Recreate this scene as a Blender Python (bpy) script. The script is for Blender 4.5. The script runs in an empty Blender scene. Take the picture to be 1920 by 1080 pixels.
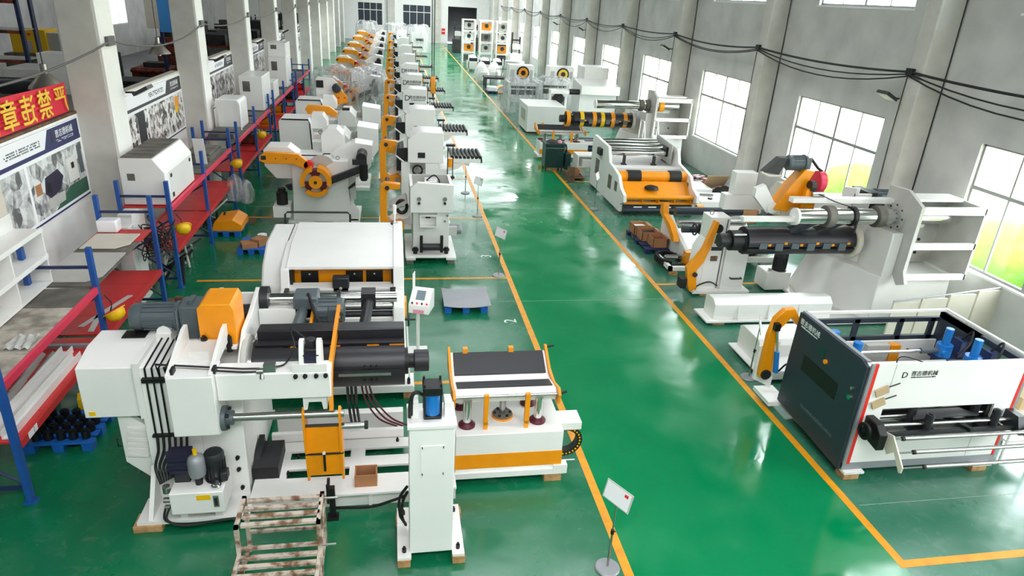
import bpy, bmesh, math, random
from mathutils import Vector, Matrix
R = math.radians
random.seed(7)
SC = bpy.context.scene
COL = SC.collection

# ------------------------------------------------------------------ camera
camd = bpy.data.cameras.new('camera'); cam = bpy.data.objects.new('camera', camd); COL.objects.link(cam)
camd.sensor_fit = 'HORIZONTAL'; camd.sensor_width = 36.0; camd.lens = 1272.76 * 36.0 / 1920.0
camd.clip_start = 0.1; camd.clip_end = 500
_r = Vector((0.985512, -0.160055, 0.056113)); _d = Vector((-0.012643, -0.399246, -0.916757)); _f = Vector((0.169134, 0.902765, -0.395485))
cam.matrix_world = Matrix(((_r.x, -_d.x, -_f.x, 0), (_r.y, -_d.y, -_f.y, 0), (_r.z, -_d.z, -_f.z, 7.0), (0, 0, 0, 1)))
SC.camera = cam

# ------------------------------------------------------------------ light
SC.view_settings.view_transform = 'Standard'; SC.view_settings.look = 'None'
SC.view_settings.gamma = 1.0; SC.view_settings.use_curve_mapping = False
SC.view_settings.exposure = 0.88
W = bpy.data.worlds.new('overcast_sky'); SC.world = W; W.use_nodes = True
bg = W.node_tree.nodes['Background']; bg.inputs[0].default_value = (0.93, 0.97, 1.0, 1); bg.inputs[1].default_value = 8.0
SC.cycles.max_bounces = 8; SC.cycles.diffuse_bounces = 5; SC.cycles.glossy_bounces = 3
SC.cycles.transparent_max_bounces = 12; SC.cycles.caustics_reflective = False; SC.cycles.caustics_refractive = False
SC.cycles.sample_clamp_indirect = 6.0
BAY = 8.13
SKY_X0, SKY_X1 = -1.5, 6.8
def portal(name, loc, rot, sx, sy):
    l = bpy.data.lights.new(name, 'AREA'); l.shape = 'RECTANGLE'; l.size = sx; l.size_y = sy
    l.cycles.is_portal = True
    o = bpy.data.objects.new(name, l); COL.objects.link(o); o.location = loc; o.rotation_euler = rot
    return o
# roof lights: (y0, y1, x0, x1); all unseen, those over the far bays widened to brighten that end
SKYLIGHTS = [(-3.0, -0.6, -6.0, SKY_X1)] + [(-0.6 + BAY * k, 0.6 + BAY * k, SKY_X0, SKY_X1) for k in range(0, 8)] + [(-1.2 + BAY * k, 1.3 + BAY * k, SKY_X0, 12.0) for k in range(8, 13)]  # first opening, behind the camera, is added to brighten the near machine fronts
SIDE_FILL = [(-0.3 + BAY * k, 0.3 + BAY * k, -30.0, -14.0) for k in range(3, 12, 3)]  # unseen openings added to lighten the side bay
for a, b, x0, x1 in SKYLIGHTS + SIDE_FILL:
    portal('skylight_portal', ((x0 + x1) / 2, (a + b) / 2, 11.45), (0, 0, 0), x1 - x0, b - a)
WINS = [(17.95 + BAY * k, 22.5 + BAY * k) for k in range(-2, 10)]
for a, b in WINS:
    portal('window_portal', (14.4, (a + b) / 2, 2.9), (0, R(90), 0), 2.95, b - a)
    portal('window_portal', (14.4, (a + b) / 2, 8.4), (0, R(90), 0), 2.3, b - a)

# ------------------------------------------------------------------ materials
def lin(c):
    return tuple(((v / 255) / 12.92 if v / 255 <= 0.04045 else ((v / 255 + 0.055) / 1.055) ** 2.4) for v in c)
MAT = {}
def mat(name, rgb, rough=0.5, metal=0.0, var=0.0, scale=3.0, rgb2=None, coat=0.0, bump=0.0, spec=0.5, trans=0.0, emit=0.0, thr=(0.35, 0.65)):
    m = bpy.data.materials.new(name); m.use_nodes = True; n = m.node_tree.nodes; l = m.node_tree.links
    b = n['Principled BSDF']; c = lin(rgb) + (1,)
    b.inputs['Base Color'].default_value = c; b.inputs['Roughness'].default_value = rough; b.inputs['Metallic'].default_value = metal
    b.inputs['Specular IOR Level'].default_value = spec
    if coat: b.inputs['Coat Weight'].default_value = coat; b.inputs['Coat Roughness'].default_value = 0.08
    if trans: b.inputs['Transmission Weight'].default_value = trans
    if emit: b.inputs['Emission Color'].default_value = c; b.inputs['Emission Strength'].default_value = emit
    if var or rgb2:
        tc = n.new('ShaderNodeTexCoord'); tx = n.new('ShaderNodeTexNoise'); tx.inputs['Scale'].default_value = scale; tx.inputs['Detail'].default_value = 5
        l.new(tc.outputs['Object'], tx.inputs['Vector'])
        rp = n.new('ShaderNodeValToRGB'); rp.color_ramp.elements[0].position = thr[0]; rp.color_ramp.elements[1].position = thr[1]
        c2 = lin(rgb2) if rgb2 else tuple(v * (1 - var) for v in c[:3])
        rp.color_ramp.elements[0].color = c2[:3] + (1,); rp.color_ramp.elements[1].color = c
        l.new(tx.outputs['Fac'], rp.inputs['Fac']); l.new(rp.outputs['Color'], b.inputs['Base Color'])
        if bump:
            bp = n.new('ShaderNodeBump'); bp.inputs['Strength'].default_value = bump; bp.inputs['Distance'].default_value = 0.02
            l.new(tx.outputs['Fac'], bp.inputs['Height']); l.new(bp.outputs['Normal'], b.inputs['Normal'])
    MAT[name] = m
    return m
mat('white', (236, 234, 230), 0.32, var=0.05, scale=1.2)
mat('white2', (226, 224, 219), 0.38, var=0.06, scale=2)
mat('cream', (214, 206, 190), 0.5, var=0.06)
mat('offgrey', (188, 186, 180), 0.5, var=0.08)
mat('orange', (240, 150, 8), 0.35, var=0.07, scale=4)
mat('yellow', (240, 190, 10), 0.4)
mat('motor', (84, 94, 98), 0.42, var=0.1)
mat('dark', (34, 34, 38), 0.45, var=0.12)
mat('navy', (42, 50, 62), 0.4, var=0.06)
mat('drum', (44, 43, 47), 0.38, metal=0.3, var=0.15)
mat('rubber', (18, 18, 20), 0.6)
mat('black', (10, 10, 11), 0.5)
mat('steel', (176, 176, 172), 0.26, metal=0.9, var=0.12)
mat('chrome', (216, 216, 214), 0.12, metal=1.0)
mat('sheet', (150, 152, 156), 0.42, metal=0.25, var=0.08)
mat('greydeck', (118, 113, 104), 0.7, rgb2=(88, 84, 77), scale=2.5)
mat('dirtydeck', (196, 186, 172), 0.8, rgb2=(128, 120, 110), scale=3.2, bump=0.1)
mat('blue', (30, 82, 158), 0.42, var=0.12)
mat('darkblue', (28, 44, 86), 0.5, var=0.1)
mat('palletblue', (24, 98, 186), 0.45, var=0.08)
mat('cylblue', (28, 118, 196), 0.28)
mat('red', (204, 44, 44), 0.42, var=0.12, scale=2)
mat('pinkred', (222, 52, 84), 0.4)
mat('brightred', (222, 40, 28), 0.45)
mat('maroon', (84, 20, 34), 0.4)
mat('wood', (196, 152, 104), 0.7, rgb2=(160, 116, 72), scale=9)
mat('darkwood', (120, 88, 62), 0.75, rgb2=(84, 62, 44), scale=6)
mat('cardboard', (170, 118, 78), 0.8, var=0.12)
mat('rust', (196, 182, 168), 0.7, rgb2=(118, 84, 58), scale=8, thr=(0.38, 0.56))
mat('plaster', (206, 205, 201), 0.85, rgb2=(184, 183, 180), scale=0.9, thr=(0.25, 0.6))
mat('colgrey', (206, 202, 194), 0.85, rgb2=(190, 186, 178), scale=1.4, thr=(0.3, 0.6))
mat('colwhite', (240, 238, 232), 0.8, var=0.05, scale=1.5)
mat('wallwhite', (238, 236, 233), 0.75, var=0.04)
mat('lineyellow', (226, 152, 24), 0.4, rgb2=(196, 130, 26), scale=5, thr=(0.2, 0.55))
mat('paintwhite', (220, 226, 222), 0.5)
mat('frame_alu', (150, 152, 150), 0.45, metal=0.2)
mat('paper', (244, 244, 246), 0.4)
mat('greenmetal', (18, 58, 54), 0.4, var=0.1)
mat('toolgreen', (40, 92, 70), 0.45)
mat('roof', (120, 122, 124), 0.8)
mat('bayfloor', (124, 124, 126), 0.4, rgb2=(84, 84, 86), scale=0.3)
mat('baydark', (48, 46, 44), 0.7, rgb2=(24, 23, 22), scale=2)
mat('bayrust', (150, 62, 34), 0.7, rgb2=(60, 30, 24), scale=3)
mat('lampgrey', (150, 142, 130), 0.35, metal=0.5)
mat('bannerred', (222, 34, 62), 0.6)
mat('banneryellow', (244, 200, 60), 0.6)
mat('headnavy', (38, 44, 92), 0.5)
mat('headblack', (52, 50, 54), 0.5)
mat('pinkbox', (216, 140, 160), 0.5)
mat('screen', (120, 130, 140), 0.2)
mat('hedge', (120, 168, 52), 0.9, rgb2=(80, 128, 36), scale=1.6)
mat('ground_out', (214, 204, 176), 0.9, rgb2=(190, 186, 150), scale=0.5)
mat('cablegrey', (96, 92, 88), 0.6)
mat('door_black', (16, 16, 18), 0.6)
mat('purple', (40, 34, 58), 0.4)
mat('tan', (186, 160, 122), 0.7)
mat('lightblue', (70, 150, 220), 0.4)

def film():
    m = bpy.data.materials.new('film'); m.use_nodes = True; n = m.node_tree.nodes; l = m.node_tree.links; n.clear()
    o = n.new('ShaderNodeOutputMaterial'); t = n.new('ShaderNodeBsdfTransparent'); t.inputs[0].default_value = (0.95, 0.95, 0.96, 1)
    p = n.new('ShaderNodeBsdfPrincipled'); p.inputs['Base Color'].default_value = (0.72, 0.72, 0.72, 1); p.inputs['Roughness'].default_value = 0.22
    mx = n.new('ShaderNodeMixShader'); tx = n.new('ShaderNodeTexNoise'); tx.inputs['Scale'].default_value = 2.2; tx.inputs['Detail'].default_value = 3
    tx.inputs['Distortion'].default_value = 1.2
    rp = n.new('ShaderNodeValToRGB'); rp.color_ramp.elements[0].position = 0.42; rp.color_ramp.elements[1].position = 0.66
    rp.color_ramp.elements[0].color = (0.10,) * 3 + (1,); rp.color_ramp.elements[1].color = (0.5,) * 3 + (1,)
    tc = n.new('ShaderNodeTexCoord'); mp = n.new('ShaderNodeMapping'); mp.inputs['Scale'].default_value = (2.2, 1.0, .35); l.new(tc.outputs['Object'], mp.inputs[0]); l.new(mp.outputs[0], tx.inputs['Vector']); l.new(tx.outputs['Fac'], rp.inputs['Fac']); l.new(rp.outputs['Color'], mx.inputs[0])
    bp = n.new('ShaderNodeBump'); bp.inputs['Strength'].default_value = 0.35; bp.inputs['Distance'].default_value = 0.05
    l.new(tx.outputs['Fac'], bp.inputs['Height']); l.new(bp.outputs['Normal'], p.inputs['Normal'])
    l.new(t.outputs[0], mx.inputs[1]); l.new(p.outputs[0], mx.inputs[2]); l.new(mx.outputs[0], o.inputs[0]); MAT['film'] = m
film()
def glass():
    m = bpy.data.materials.new('glass'); m.use_nodes = True; n = m.node_tree.nodes; l = m.node_tree.links; n.clear()
    o = n.new('ShaderNodeOutputMaterial'); t = n.new('ShaderNodeBsdfTransparent'); t.inputs[0].default_value = (0.93, 0.96, 0.95, 1)
    g = n.new('ShaderNodeBsdfGlossy'); g.inputs['Roughness'].default_value = 0.05; mx = n.new('ShaderNodeMixShader'); mx.inputs[0].default_value = 0.06
    l.new(t.outputs[0], mx.inputs[1]); l.new(g.outputs[0], mx.inputs[2]); l.new(mx.outputs[0], o.inputs[0]); MAT['glass'] = m
glass()
def floor_mat(name, c1, c2, c3, rough, scuff, hi):
    m = bpy.data.materials.new(name); m.use_nodes = True; n = m.node_tree.nodes; l = m.node_tree.links; b = n['Principled BSDF']
    tc = n.new('ShaderNodeTexCoord')
    t1 = n.new('ShaderNodeTexNoise'); t1.inputs['Scale'].default_value = 0.55; t1.inputs['Detail'].default_value = 6; t1.inputs['Roughness'].default_value = 0.62
    t2 = n.new('ShaderNodeTexNoise'); t2.inputs['Scale'].default_value = 5.0; t2.inputs['Detail'].default_value = 8; t2.inputs['Distortion'].default_value = 0.8
    l.new(tc.outputs['Object'], t1.inputs['Vector']); l.new(tc.outputs['Object'], t2.inputs['Vector'])
    r1 = n.new('ShaderNodeValToRGB'); r1.color_ramp.elements[0].position = 0.36; r1.color_ramp.elements[1].position = 0.66
    r1.color_ramp.elements[0].color = lin(c1) + (1,); r1.color_ramp.elements[1].color = lin(c2) + (1,)
    r2 = n.new('ShaderNodeValToRGB'); r2.color_ramp.elements[0].position = 0.55; r2.color_ramp.elements[1].position = 0.85
    r2.color_ramp.elements[0].color = (0, 0, 0, 1); r2.color_ramp.elements[1].color = (scuff,) * 3 + (1,)
    mx = n.new('ShaderNodeMixRGB'); mx.inputs['Color2'].default_value = lin(c3) + (1,)
    l.new(t1.outputs['Fac'], r1.inputs['Fac']); l.new(t2.outputs['Fac'], r2.inputs['Fac'])
    l.new(r2.outputs['Color'], mx.inputs['Fac']); l.new(r1.outputs['Color'], mx.inputs['Color1']); l.new(mx.outputs['Color'], b.inputs['Base Color'])
    mr = n.new('ShaderNodeMapRange'); mr.inputs['From Min'].default_value = .36; mr.inputs['From Max'].default_value = .68; mr.inputs['To Min'].default_value = rough * 0.6; mr.inputs['To Max'].default_value = rough * hi
    l.new(t1.outputs['Fac'], mr.inputs['Value']); l.new(mr.outputs['Result'], b.inputs['Roughness'])
    tb_ = n.new('ShaderNodeTexNoise'); tb_.inputs['Scale'].default_value = 1.3; tb_.inputs['Detail'].default_value = 2
    l.new(tc.outputs['Object'], tb_.inputs['Vector'])
    bp = n.new('ShaderNodeBump'); bp.inputs['Strength'].default_value = 0.3; bp.inputs['Distance'].default_value = 0.02
    l.new(tb_.outputs['Fac'], bp.inputs['Height']); l.new(bp.outputs['Normal'], b.inputs['Normal'])
    b.inputs['Specular IOR Level'].default_value = 0.72
    MAT[name] = m
floor_mat('floor_aisle', (0, 120, 70), (0, 130, 78), (50, 136, 98), 0.07, 0.2, 4.0)
floor_mat('floor_bay', (20, 100, 68), (2, 110, 70), (90, 126, 108), 0.2, 0.45, 1.8)
floor_mat('floor_right', (66, 114, 94), (28, 108, 80), (120, 140, 128), 0.16, 0.5, 2.2)

# ------------------------------------------------------------------ shapes (world coordinates)
def bx(x0, x1, y0, y1, z0, z1):
    v = [(x, y, z) for z in (z0, z1) for y in (y0, y1) for x in (x0, x1)]
    return v, [(0, 2, 3, 1), (4, 5, 7, 6), (0, 1, 5, 4), (2, 6, 7, 3), (0, 4, 6, 2), (1, 3, 7, 5)]
def _frame(d):
    d = Vector(d).normalized(); u = d.orthogonal().normalized() if abs(d.z) > 0.99 or True else None
    u = (Vector((0, 0, 1)).cross(d)).normalized() if abs(d.z) < 0.98 else Vector((1, 0, 0))
    return u, d.cross(u)
def cy(p0, p1, r, n=16, r2=None):
    p0, p1 = Vector(p0), Vector(p1); r2 = r if r2 is None else r2; u, w = _frame(p1 - p0); v = []
    for p, q in ((p0, r), (p1, r2)):
        for i in range(n):
            a = 2 * math.pi * i / n; v.append(tuple(p + u * math.cos(a) * q + w * math.sin(a) * q))
    f = [(i, (i + 1) % n, n + (i + 1) % n, n + i) for i in range(n)] + [tuple(range(n - 1, -1, -1)), tuple(range(n, 2 * n))]
    return v, f
def ring(c, ax, r0, r1, h, n=20, a0=0.0, a1=360.0):
    """annulus (or arc) of thickness h along axis ax, starting at c"""
    c = Vector(c); ax = Vector(ax).normalized(); u, w = _frame(ax); full = abs(a1 - a0) >= 360; m = n if full else n + 1; v = []
    for i in range(m):
        a = R(a0 + (a1 - a0) * i / n); d = u * math.cos(a) + w * math.sin(a)
        v += [tuple(c + d * r0), tuple(c + d * r1), tuple(c + d * r1 + ax * h), tuple(c + d * r0 + ax * h)]
    f = []
    for i in range(n):
        a, b = 4 * i, 4 * ((i + 1) % m)
        f += [(a + k, a + (k + 1) % 4, b + (k + 1) % 4, b + k) for k in range(4)]
    if not full: f += [(3, 2, 1, 0), tuple(4 * n + k for k in range(4))]
    return v, f
def tb(pts, r, n=6):
    pts = [Vector(p) for p in pts]; v = []; f = []
    for i, p in enumerate(pts):
        d = (pts[min(i + 1, len(pts) - 1)] - pts[max(i - 1, 0)])
        if d.length < 1e-6: d = Vector((0, 0, 1))
        u, w = _frame(d)
        for k in range(n):
            a = 2 * math.pi * k / n; v.append(tuple(p + u * math.cos(a) * r + w * math.sin(a) * r))
    for i in range(len(pts) - 1):
        for k in range(n): f.append((i * n + k, i * n + (k + 1) % n, (i + 1) * n + (k + 1) % n, (i + 1) * n + k))
    f += [tuple(range(n - 1, -1, -1)), tuple((len(pts) - 1) * n + k for k in range(n))]
    return v, f
def ex(ax, prof, a, b):
    """extrude a 2-D outline: ax 'x' -> (y,z), 'y' -> (x,z), 'z' -> (x,y)"""
    n = len(prof); v = []
    for t in (a, b):
        for p in prof:
            v.append((t, p[0], p[1]) if ax == 'x' else (p[0], t, p[1]) if ax == 'y' else (p[0], p[1], t))
    f = [(i, (i + 1) % n, n + (i + 1) % n, n + i) for i in range(n)] + [tuple(range(n - 1, -1, -1)), tuple(range(n, 2 * n))]
    return v, f
def lathe(c, prof, n=20, ax=(0, 0, 1)):
    """prof: (radius, height along ax)"""
    c = Vector(c); ax = Vector(ax).normalized(); u, w = _frame(ax); v = []; f = []
    for r, h in prof:
        for i in range(n):
            a = 2 * math.pi * i / n; v.append(tuple(c + ax * h + (u * math.cos(a) + w * math.sin(a)) * r))
    for j in range(len(prof) - 1):
        for i in range(n): f.append((j * n + i, j * n + (i + 1) % n, (j + 1) * n + (i + 1) % n, (j + 1) * n + i))
    f += [tuple(range(n - 1, -1, -1)), tuple((len(prof) - 1) * n + i for i in range(n))]
    return v, f
def loft(secs):
    """secs: equal-length outlines (x,y,z)"""
    n = len(secs[0]); v = [p for s in secs for p in s]; f = []
    for j in range(len(secs) - 1):
        for i in range(n): f.append((j * n + i, j * n + (i + 1) % n, (j + 1) * n + (i + 1) % n, (j + 1) * n + i))
    f += [tuple(range(n - 1, -1, -1)), tuple((len(secs) - 1) * n + i for i in range(n))]
    return v, f
def grid(fn, nu, nv):
    v = [fn(i / nu, j / nv) for j in range(nv + 1) for i in range(nu + 1)]
    f = [(j * (nu + 1) + i, j * (nu + 1) + i + 1, (j + 1) * (nu + 1) + i + 1, (j + 1) * (nu + 1) + i) for j in range(nv) for i in range(nu)]
    return v, f
def rotz(s, deg, c):
    a = R(deg); ca, sa = math.cos(a), math.sin(a)
    return [(c[0] + (x - c[0]) * ca - (y - c[1]) * sa, c[1] + (x - c[0]) * sa + (y - c[1]) * ca, z) for x, y, z in s[0]], s[1]
def rotax(s, deg, c, ax):
    m = Matrix.Rotation(R(deg), 3, ax); c = Vector(c)
    return [tuple(c + m @ (Vector(p) - c)) for p in s[0]], s[1]
def mv(s, d): return [(x + d[0], y + d[1], z + d[2]) for x, y, z in s[0]], s[1]
def catmull(pts, k=6):
    P = [Vector(p) for p in pts]; P = [2 * P[0] - P[1]] + P + [2 * P[-1] - P[-2]]; out = []
    for i in range(1, len(P) - 2):
        for j in range(k):
            t = j / k; a, b, c, d = P[i - 1], P[i], P[i + 1], P[i + 2]
            out.append(0.5 * ((2 * b) + (c - a) * t + (2 * a - 5 * b + 4 * c - d) * t * t + (3 * b - a - 3 * c + d) * t ** 3))
    return out + [P[-2]]

# ------------------------------------------------------------------ objects
def mesh(name, shapes):
    v = []; f = []
    for s in shapes:
        k = len(v); v += s[0]; f += [tuple(i + k for i in q) for q in s[1]]
    me = bpy.data.meshes.new(name); me.from_pydata(v, [], f)
    bm = bmesh.new(); bm.from_mesh(me); bmesh.ops.recalc_face_normals(bm, faces=bm.faces[:]); bm.to_mesh(me); bm.free()
    me.shade_smooth(); me.set_sharp_from_angle(angle=R(38)); me.update()
    return me
ORG = {}
def T(name, label, cat, loc, group=None):
    o = bpy.data.objects.new(name, None); COL.objects.link(o); o.empty_display_size = 0.3
    o.location = loc; ORG[o] = Vector(loc); o['label'] = label; o['category'] = cat
    if group: o['group'] = group
    return o
def clusters(sh, tol=.012):
    bb = [([min(p[i] for p in s[0]) - tol for i in range(3)], [max(p[i] for p in s[0]) + tol for i in range(3)]) for s in sh]
    par = list(range(len(sh)))
    def find(i):
        while par[i] != i: i = par[i]
        return i
    for i in range(len(sh)):
        for j in range(i):
            if all(bb[i][0][k] <= bb[j][1][k] and bb[j][0][k] <= bb[i][1][k] for k in range(3)): par[find(i)] = find(j)
    g = {}
    for i in range(len(sh)): g.setdefault(find(i), []).append(sh[i])
    return list(g.values())
def P(par, name, m, *sh, bev=0.0, label=None, kind=None):
    org = ORG[par]
    sh = [s for q in sh for s in (q if isinstance(q, list) else [q])]
    if len(sh) > 1 and kind is None and name not in ('cooling_fins',):
        cl = clusters(sh)
        if len(cl) > 1:
            for c in cl[1:]: P(par, name, m, *c, bev=bev, label=label, kind='one')
            sh = cl[0]
    if kind == 'one': kind = None
    sh = [([(x - org.x, y - org.y, z - org.z) for x, y, z in s[0]], s[1]) for s in sh]
    me = mesh(name, sh); me.materials.append(MAT[m])
    o = bpy.data.objects.new(name, me); COL.objects.link(o); o.parent = par; ORG[o] = org
    if bev:
        b = o.modifiers.new('bevel', 'BEVEL'); b.width = bev; b.segments = 2; b.limit_method = 'ANGLE'; b.angle_limit = R(40)
    if label: o['label'] = label
    if kind: o['kind'] = kind
    return o
def solo(name, label, cat, m, *sh, loc=None, group=None, kind=None, bev=0.0):
    sh = [s for q in sh for s in (q if isinstance(q, list) else [q])]
    pts = [p for s in sh for p in s[0]]
    if loc is None:
        loc = tuple((min(p[i] for p in pts) + max(p[i] for p in pts)) / 2 for i in (0, 1)) + (min(p[2] for p in pts),)
    sh = [([(x - loc[0], y - loc[1], z - loc[2]) for x, y, z in s[0]], s[1]) for s in sh]
    me = mesh(name, sh); me.materials.append(MAT[m])
    o = bpy.data.objects.new(name, me); COL.objects.link(o); o.location = loc; ORG[o] = Vector(loc)
    if bev:
        b = o.modifiers.new('bevel', 'BEVEL'); b.width = bev; b.segments = 2; b.limit_method = 'ANGLE'; b.angle_limit = R(40)
    if kind: o['kind'] = kind
    if label: o['label'] = label
    if cat: o['category'] = cat
    if group: o['group'] = group
    return o
def struct(name, m, *sh, bev=0.0): return solo(name, None, None, m, *sh, kind='structure', bev=bev)
def pieces(par, name, m, boxes, **k):
    """alike pieces, each an object of its own"""
    return [P(par, name, m, *(b if isinstance(b, list) else [b]), **k) for b in boxes]
def dup(root, d, label=None, par=None):
    c = root.copy(); COL.objects.link(c)
    if par is None:
        c.location = root.location + Vector(d)
        if label: c['label'] = label
    else: c.parent = par
    ORG[c] = ORG[root] + Vector(d)
    for ch in KIDS.get(root, [x for x in root.children]): dup(ch, d, None, c)
    return c
KIDS = {}
def text(par, name, s, m, size, origin, right, up, depth=0.004, align='CENTER', bold=0.0):
    cu = bpy.data.curves.new(name, 'FONT'); cu.body = s; cu.size = size; cu.align_x = align; cu.align_y = 'CENTER'; cu.extrude = depth / 2; cu.resolution_u = 2; cu.offset = bold
    o = bpy.data.objects.new(name, cu); COL.objects.link(o)
    dg = bpy.context.evaluated_depsgraph_get(); me = bpy.data.meshes.new_from_object(o.evaluated_get(dg))
    bpy.data.objects.remove(o); r = Vector(right).normalized(); u = Vector(up).normalized(); n = r.cross(u)
    og = Vector(origin) - (ORG[par] if par else Vector((0, 0, 0)))
    me.transform(Matrix(((r.x, u.x, n.x, og.x), (r.y, u.y, n.y, og.y), (r.z, u.z, n.z, og.z), (0, 0, 0, 1))))
    me.materials.clear(); me.materials.append(MAT[m]); me.name = name
    o = bpy.data.objects.new(name, me); COL.objects.link(o)
    if par: o.parent = par; ORG[o] = ORG[par]
    return o

def unread(par, name, m, ax, at, a0, a1, z, h, seed, n=18):
    """a line of print too small to read: small blocks of uneven width; ax 'x' -> on a plane x=at, 'y' -> y=at"""
    r = random.Random(seed); sh = []; w = (a1 - a0) / n
    for i in range(n):
        p0 = a0 + i * w; p1 = p0 + w * r.uniform(.55, .85); hh = h * r.uniform(.6, 1)
        sh.append(bx(at, at + .003, p0, p1, z, z + hh) if ax == 'x' else bx(p0, p1, at, at + .003, z, z + hh))
    return P(par, name, m, *sh, kind='stuff')
# ------------------------------------------------------------------ the hall
LX, RX = 3.02, 6.95
struct('floor', 'floor_bay', bx(-7.1, LX, -4, 106, -0.1, 0))
struct('floor', 'floor_right', bx(RX, 14, -4, 106, -0.1, 0))
struct('floor', 'floor_aisle', bx(LX, RX, -4, 106, -0.1, 0))
struct('floor', 'bayfloor', bx(-40, -7.1, -4, 106, -0.1, 0))
LW = 0.13
def line(n, x0, x1, y0, y1): return struct('trim_%d' % n, 'lineyellow', bx(x0, x1, y0, y1, 0, 0.003))
line(1, LX - LW / 2, LX + LW / 2, -3, 100); line(2, RX - LW / 2, RX + LW / 2, 6.1, 104)
for i in range(8): line(3 + i, -4.9, LX - LW / 2, 11.44 + 5.23 * i - 0.05, 11.44 + 5.23 * i + 0.05)
line(11, RX + LW / 2, 13.9, 6.1, 6.23)
for i, y in enumerate((16.1, 27.0, 37.4)): line(12 + i, RX + LW / 2, 10.2, y - 0.045, y + 0.045)
for i, (x0, x1, y) in enumerate(((7.1, 13.8, 7.35), (-.2, 6.8, 15.15), (7.1, 13.8, 19.6), (-4.8, 6.8, 23.1))):
    struct('trim_%d' % (20 + i), 'offgrey', bx(x0, x1, y - 0.0025, y + 0.0025, 0, 0.002))
def floor_no(n, s, x, y, size, rot):
    r = Vector((math.cos(R(rot)), math.sin(R(rot)), 0)); u = Vector((-r.y, r.x, 0))
    o = text(None, 'trim_%d' % n, s, 'paintwhite', size, (x, y, 0.004), r, u, 0.002); o['kind'] = 'structure'
floor_no(30, '1', 2.8, 8.86, 0.3, 90); floor_no(31, '2', 2.65, 14.05, 0.42, 90); floor_no(32, '3', 2.62, 18.3, 0.45, 90)
floor_no(33, '15', 7.2, 10.35, 0.34, -60)

# right wall with openings
def wall_with_openings(name, m, x0, x1, ya, yb, zt, rows):
    out = []; ys = sorted(WINS)
    cur = ya
    for a, b in ys:
        a2, b2 = max(a, ya), min(b, yb)
        if b2 <= a2: continue
        out.append(bx(x0, x1, cur, a2, 0, zt)); z = 0
        for z0, z1 in rows: out.append(bx(x0, x1, a2, b2, z, z0)); z = z1
        out.append(bx(x0, x1, a2, b2, z, zt)); cur = b2
    out.append(bx(x0, x1, cur, yb, 0, zt))
    return struct(name, m, *out)
wall_with_openings('wall_right', 'plaster', 14.0, 14.3, -4, 106.3, 11.4, ((1.42, 4.36), (7.28, 9.6)))
for k in range(-1, 11):
    y = 16.1 + 8.1 * k
    struct('trim_%d' % (40 + k), 'colgrey', bx(13.3, 14.0, y, y + 0.55, 0, 11.4), bev=0.04)
def window(n, x, y0, y1, z0, z1, tz, nc=4):
    fr = []; t = 0.055; d = 0.08
    fr += [bx(x, x + d, y0, y1, z0, z0 + t), bx(x, x + d, y0, y1, z1 - t, z1), bx(x, x + d, y0, y0 + t, z0, z1), bx(x, x + d, y1 - t, y1, z0, z1)]
    w = solo('window_%d' % n, None, None, 'frame_alu', *fr, kind='structure')
    if tz: P(w, 'transom', 'frame_alu', bx(x - .01, x + d - .01, y0 + t, y1 - t, tz - t * 0.8, tz + t * 0.8))
    rows = [(z0 + t, tz - t * 0.8), (tz + t * 0.8, z1 - t)] if tz else [(z0 + t, z1 - t)]
    for i in range(1, nc):
        yy = y0 + (y1 - y0) * i / nc; q = 0.045 if i == nc // 2 else 0.022
        P(w, 'mullion', 'frame_alu', bx(x + .005, x + d - .02, yy - q, yy + q, z0 + t, z1 - t))
    for i in range(nc):
        for a, b in rows:
            ya = y0 + (y1 - y0) * i / nc; yb = y0 + (y1 - y0) * (i + 1) / nc
            P(w, 'pane', 'glass', bx(x + .03, x + .036, ya + .02, yb - .02, a, b))
    P(w, 'window_sill', 'wallwhite', bx(x - 0.12, x + .0, y0 - 0.08, y1 + 0.08, z0 - 0.06, z0 - .005))
    return w
nw = 1
for a, b in WINS:
    if a > 12: window(nw, 14.1, a, b, 1.42, 4.36, 3.3); nw += 1
    elif b > 9: window(nw, 14.1, a, b, 1.42, 4.36, 3.3); nw += 1
    if b > 9 and a < 60: window(nw, 14.1, a, b, 7.28, 9.6, None); nw += 1

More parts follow.
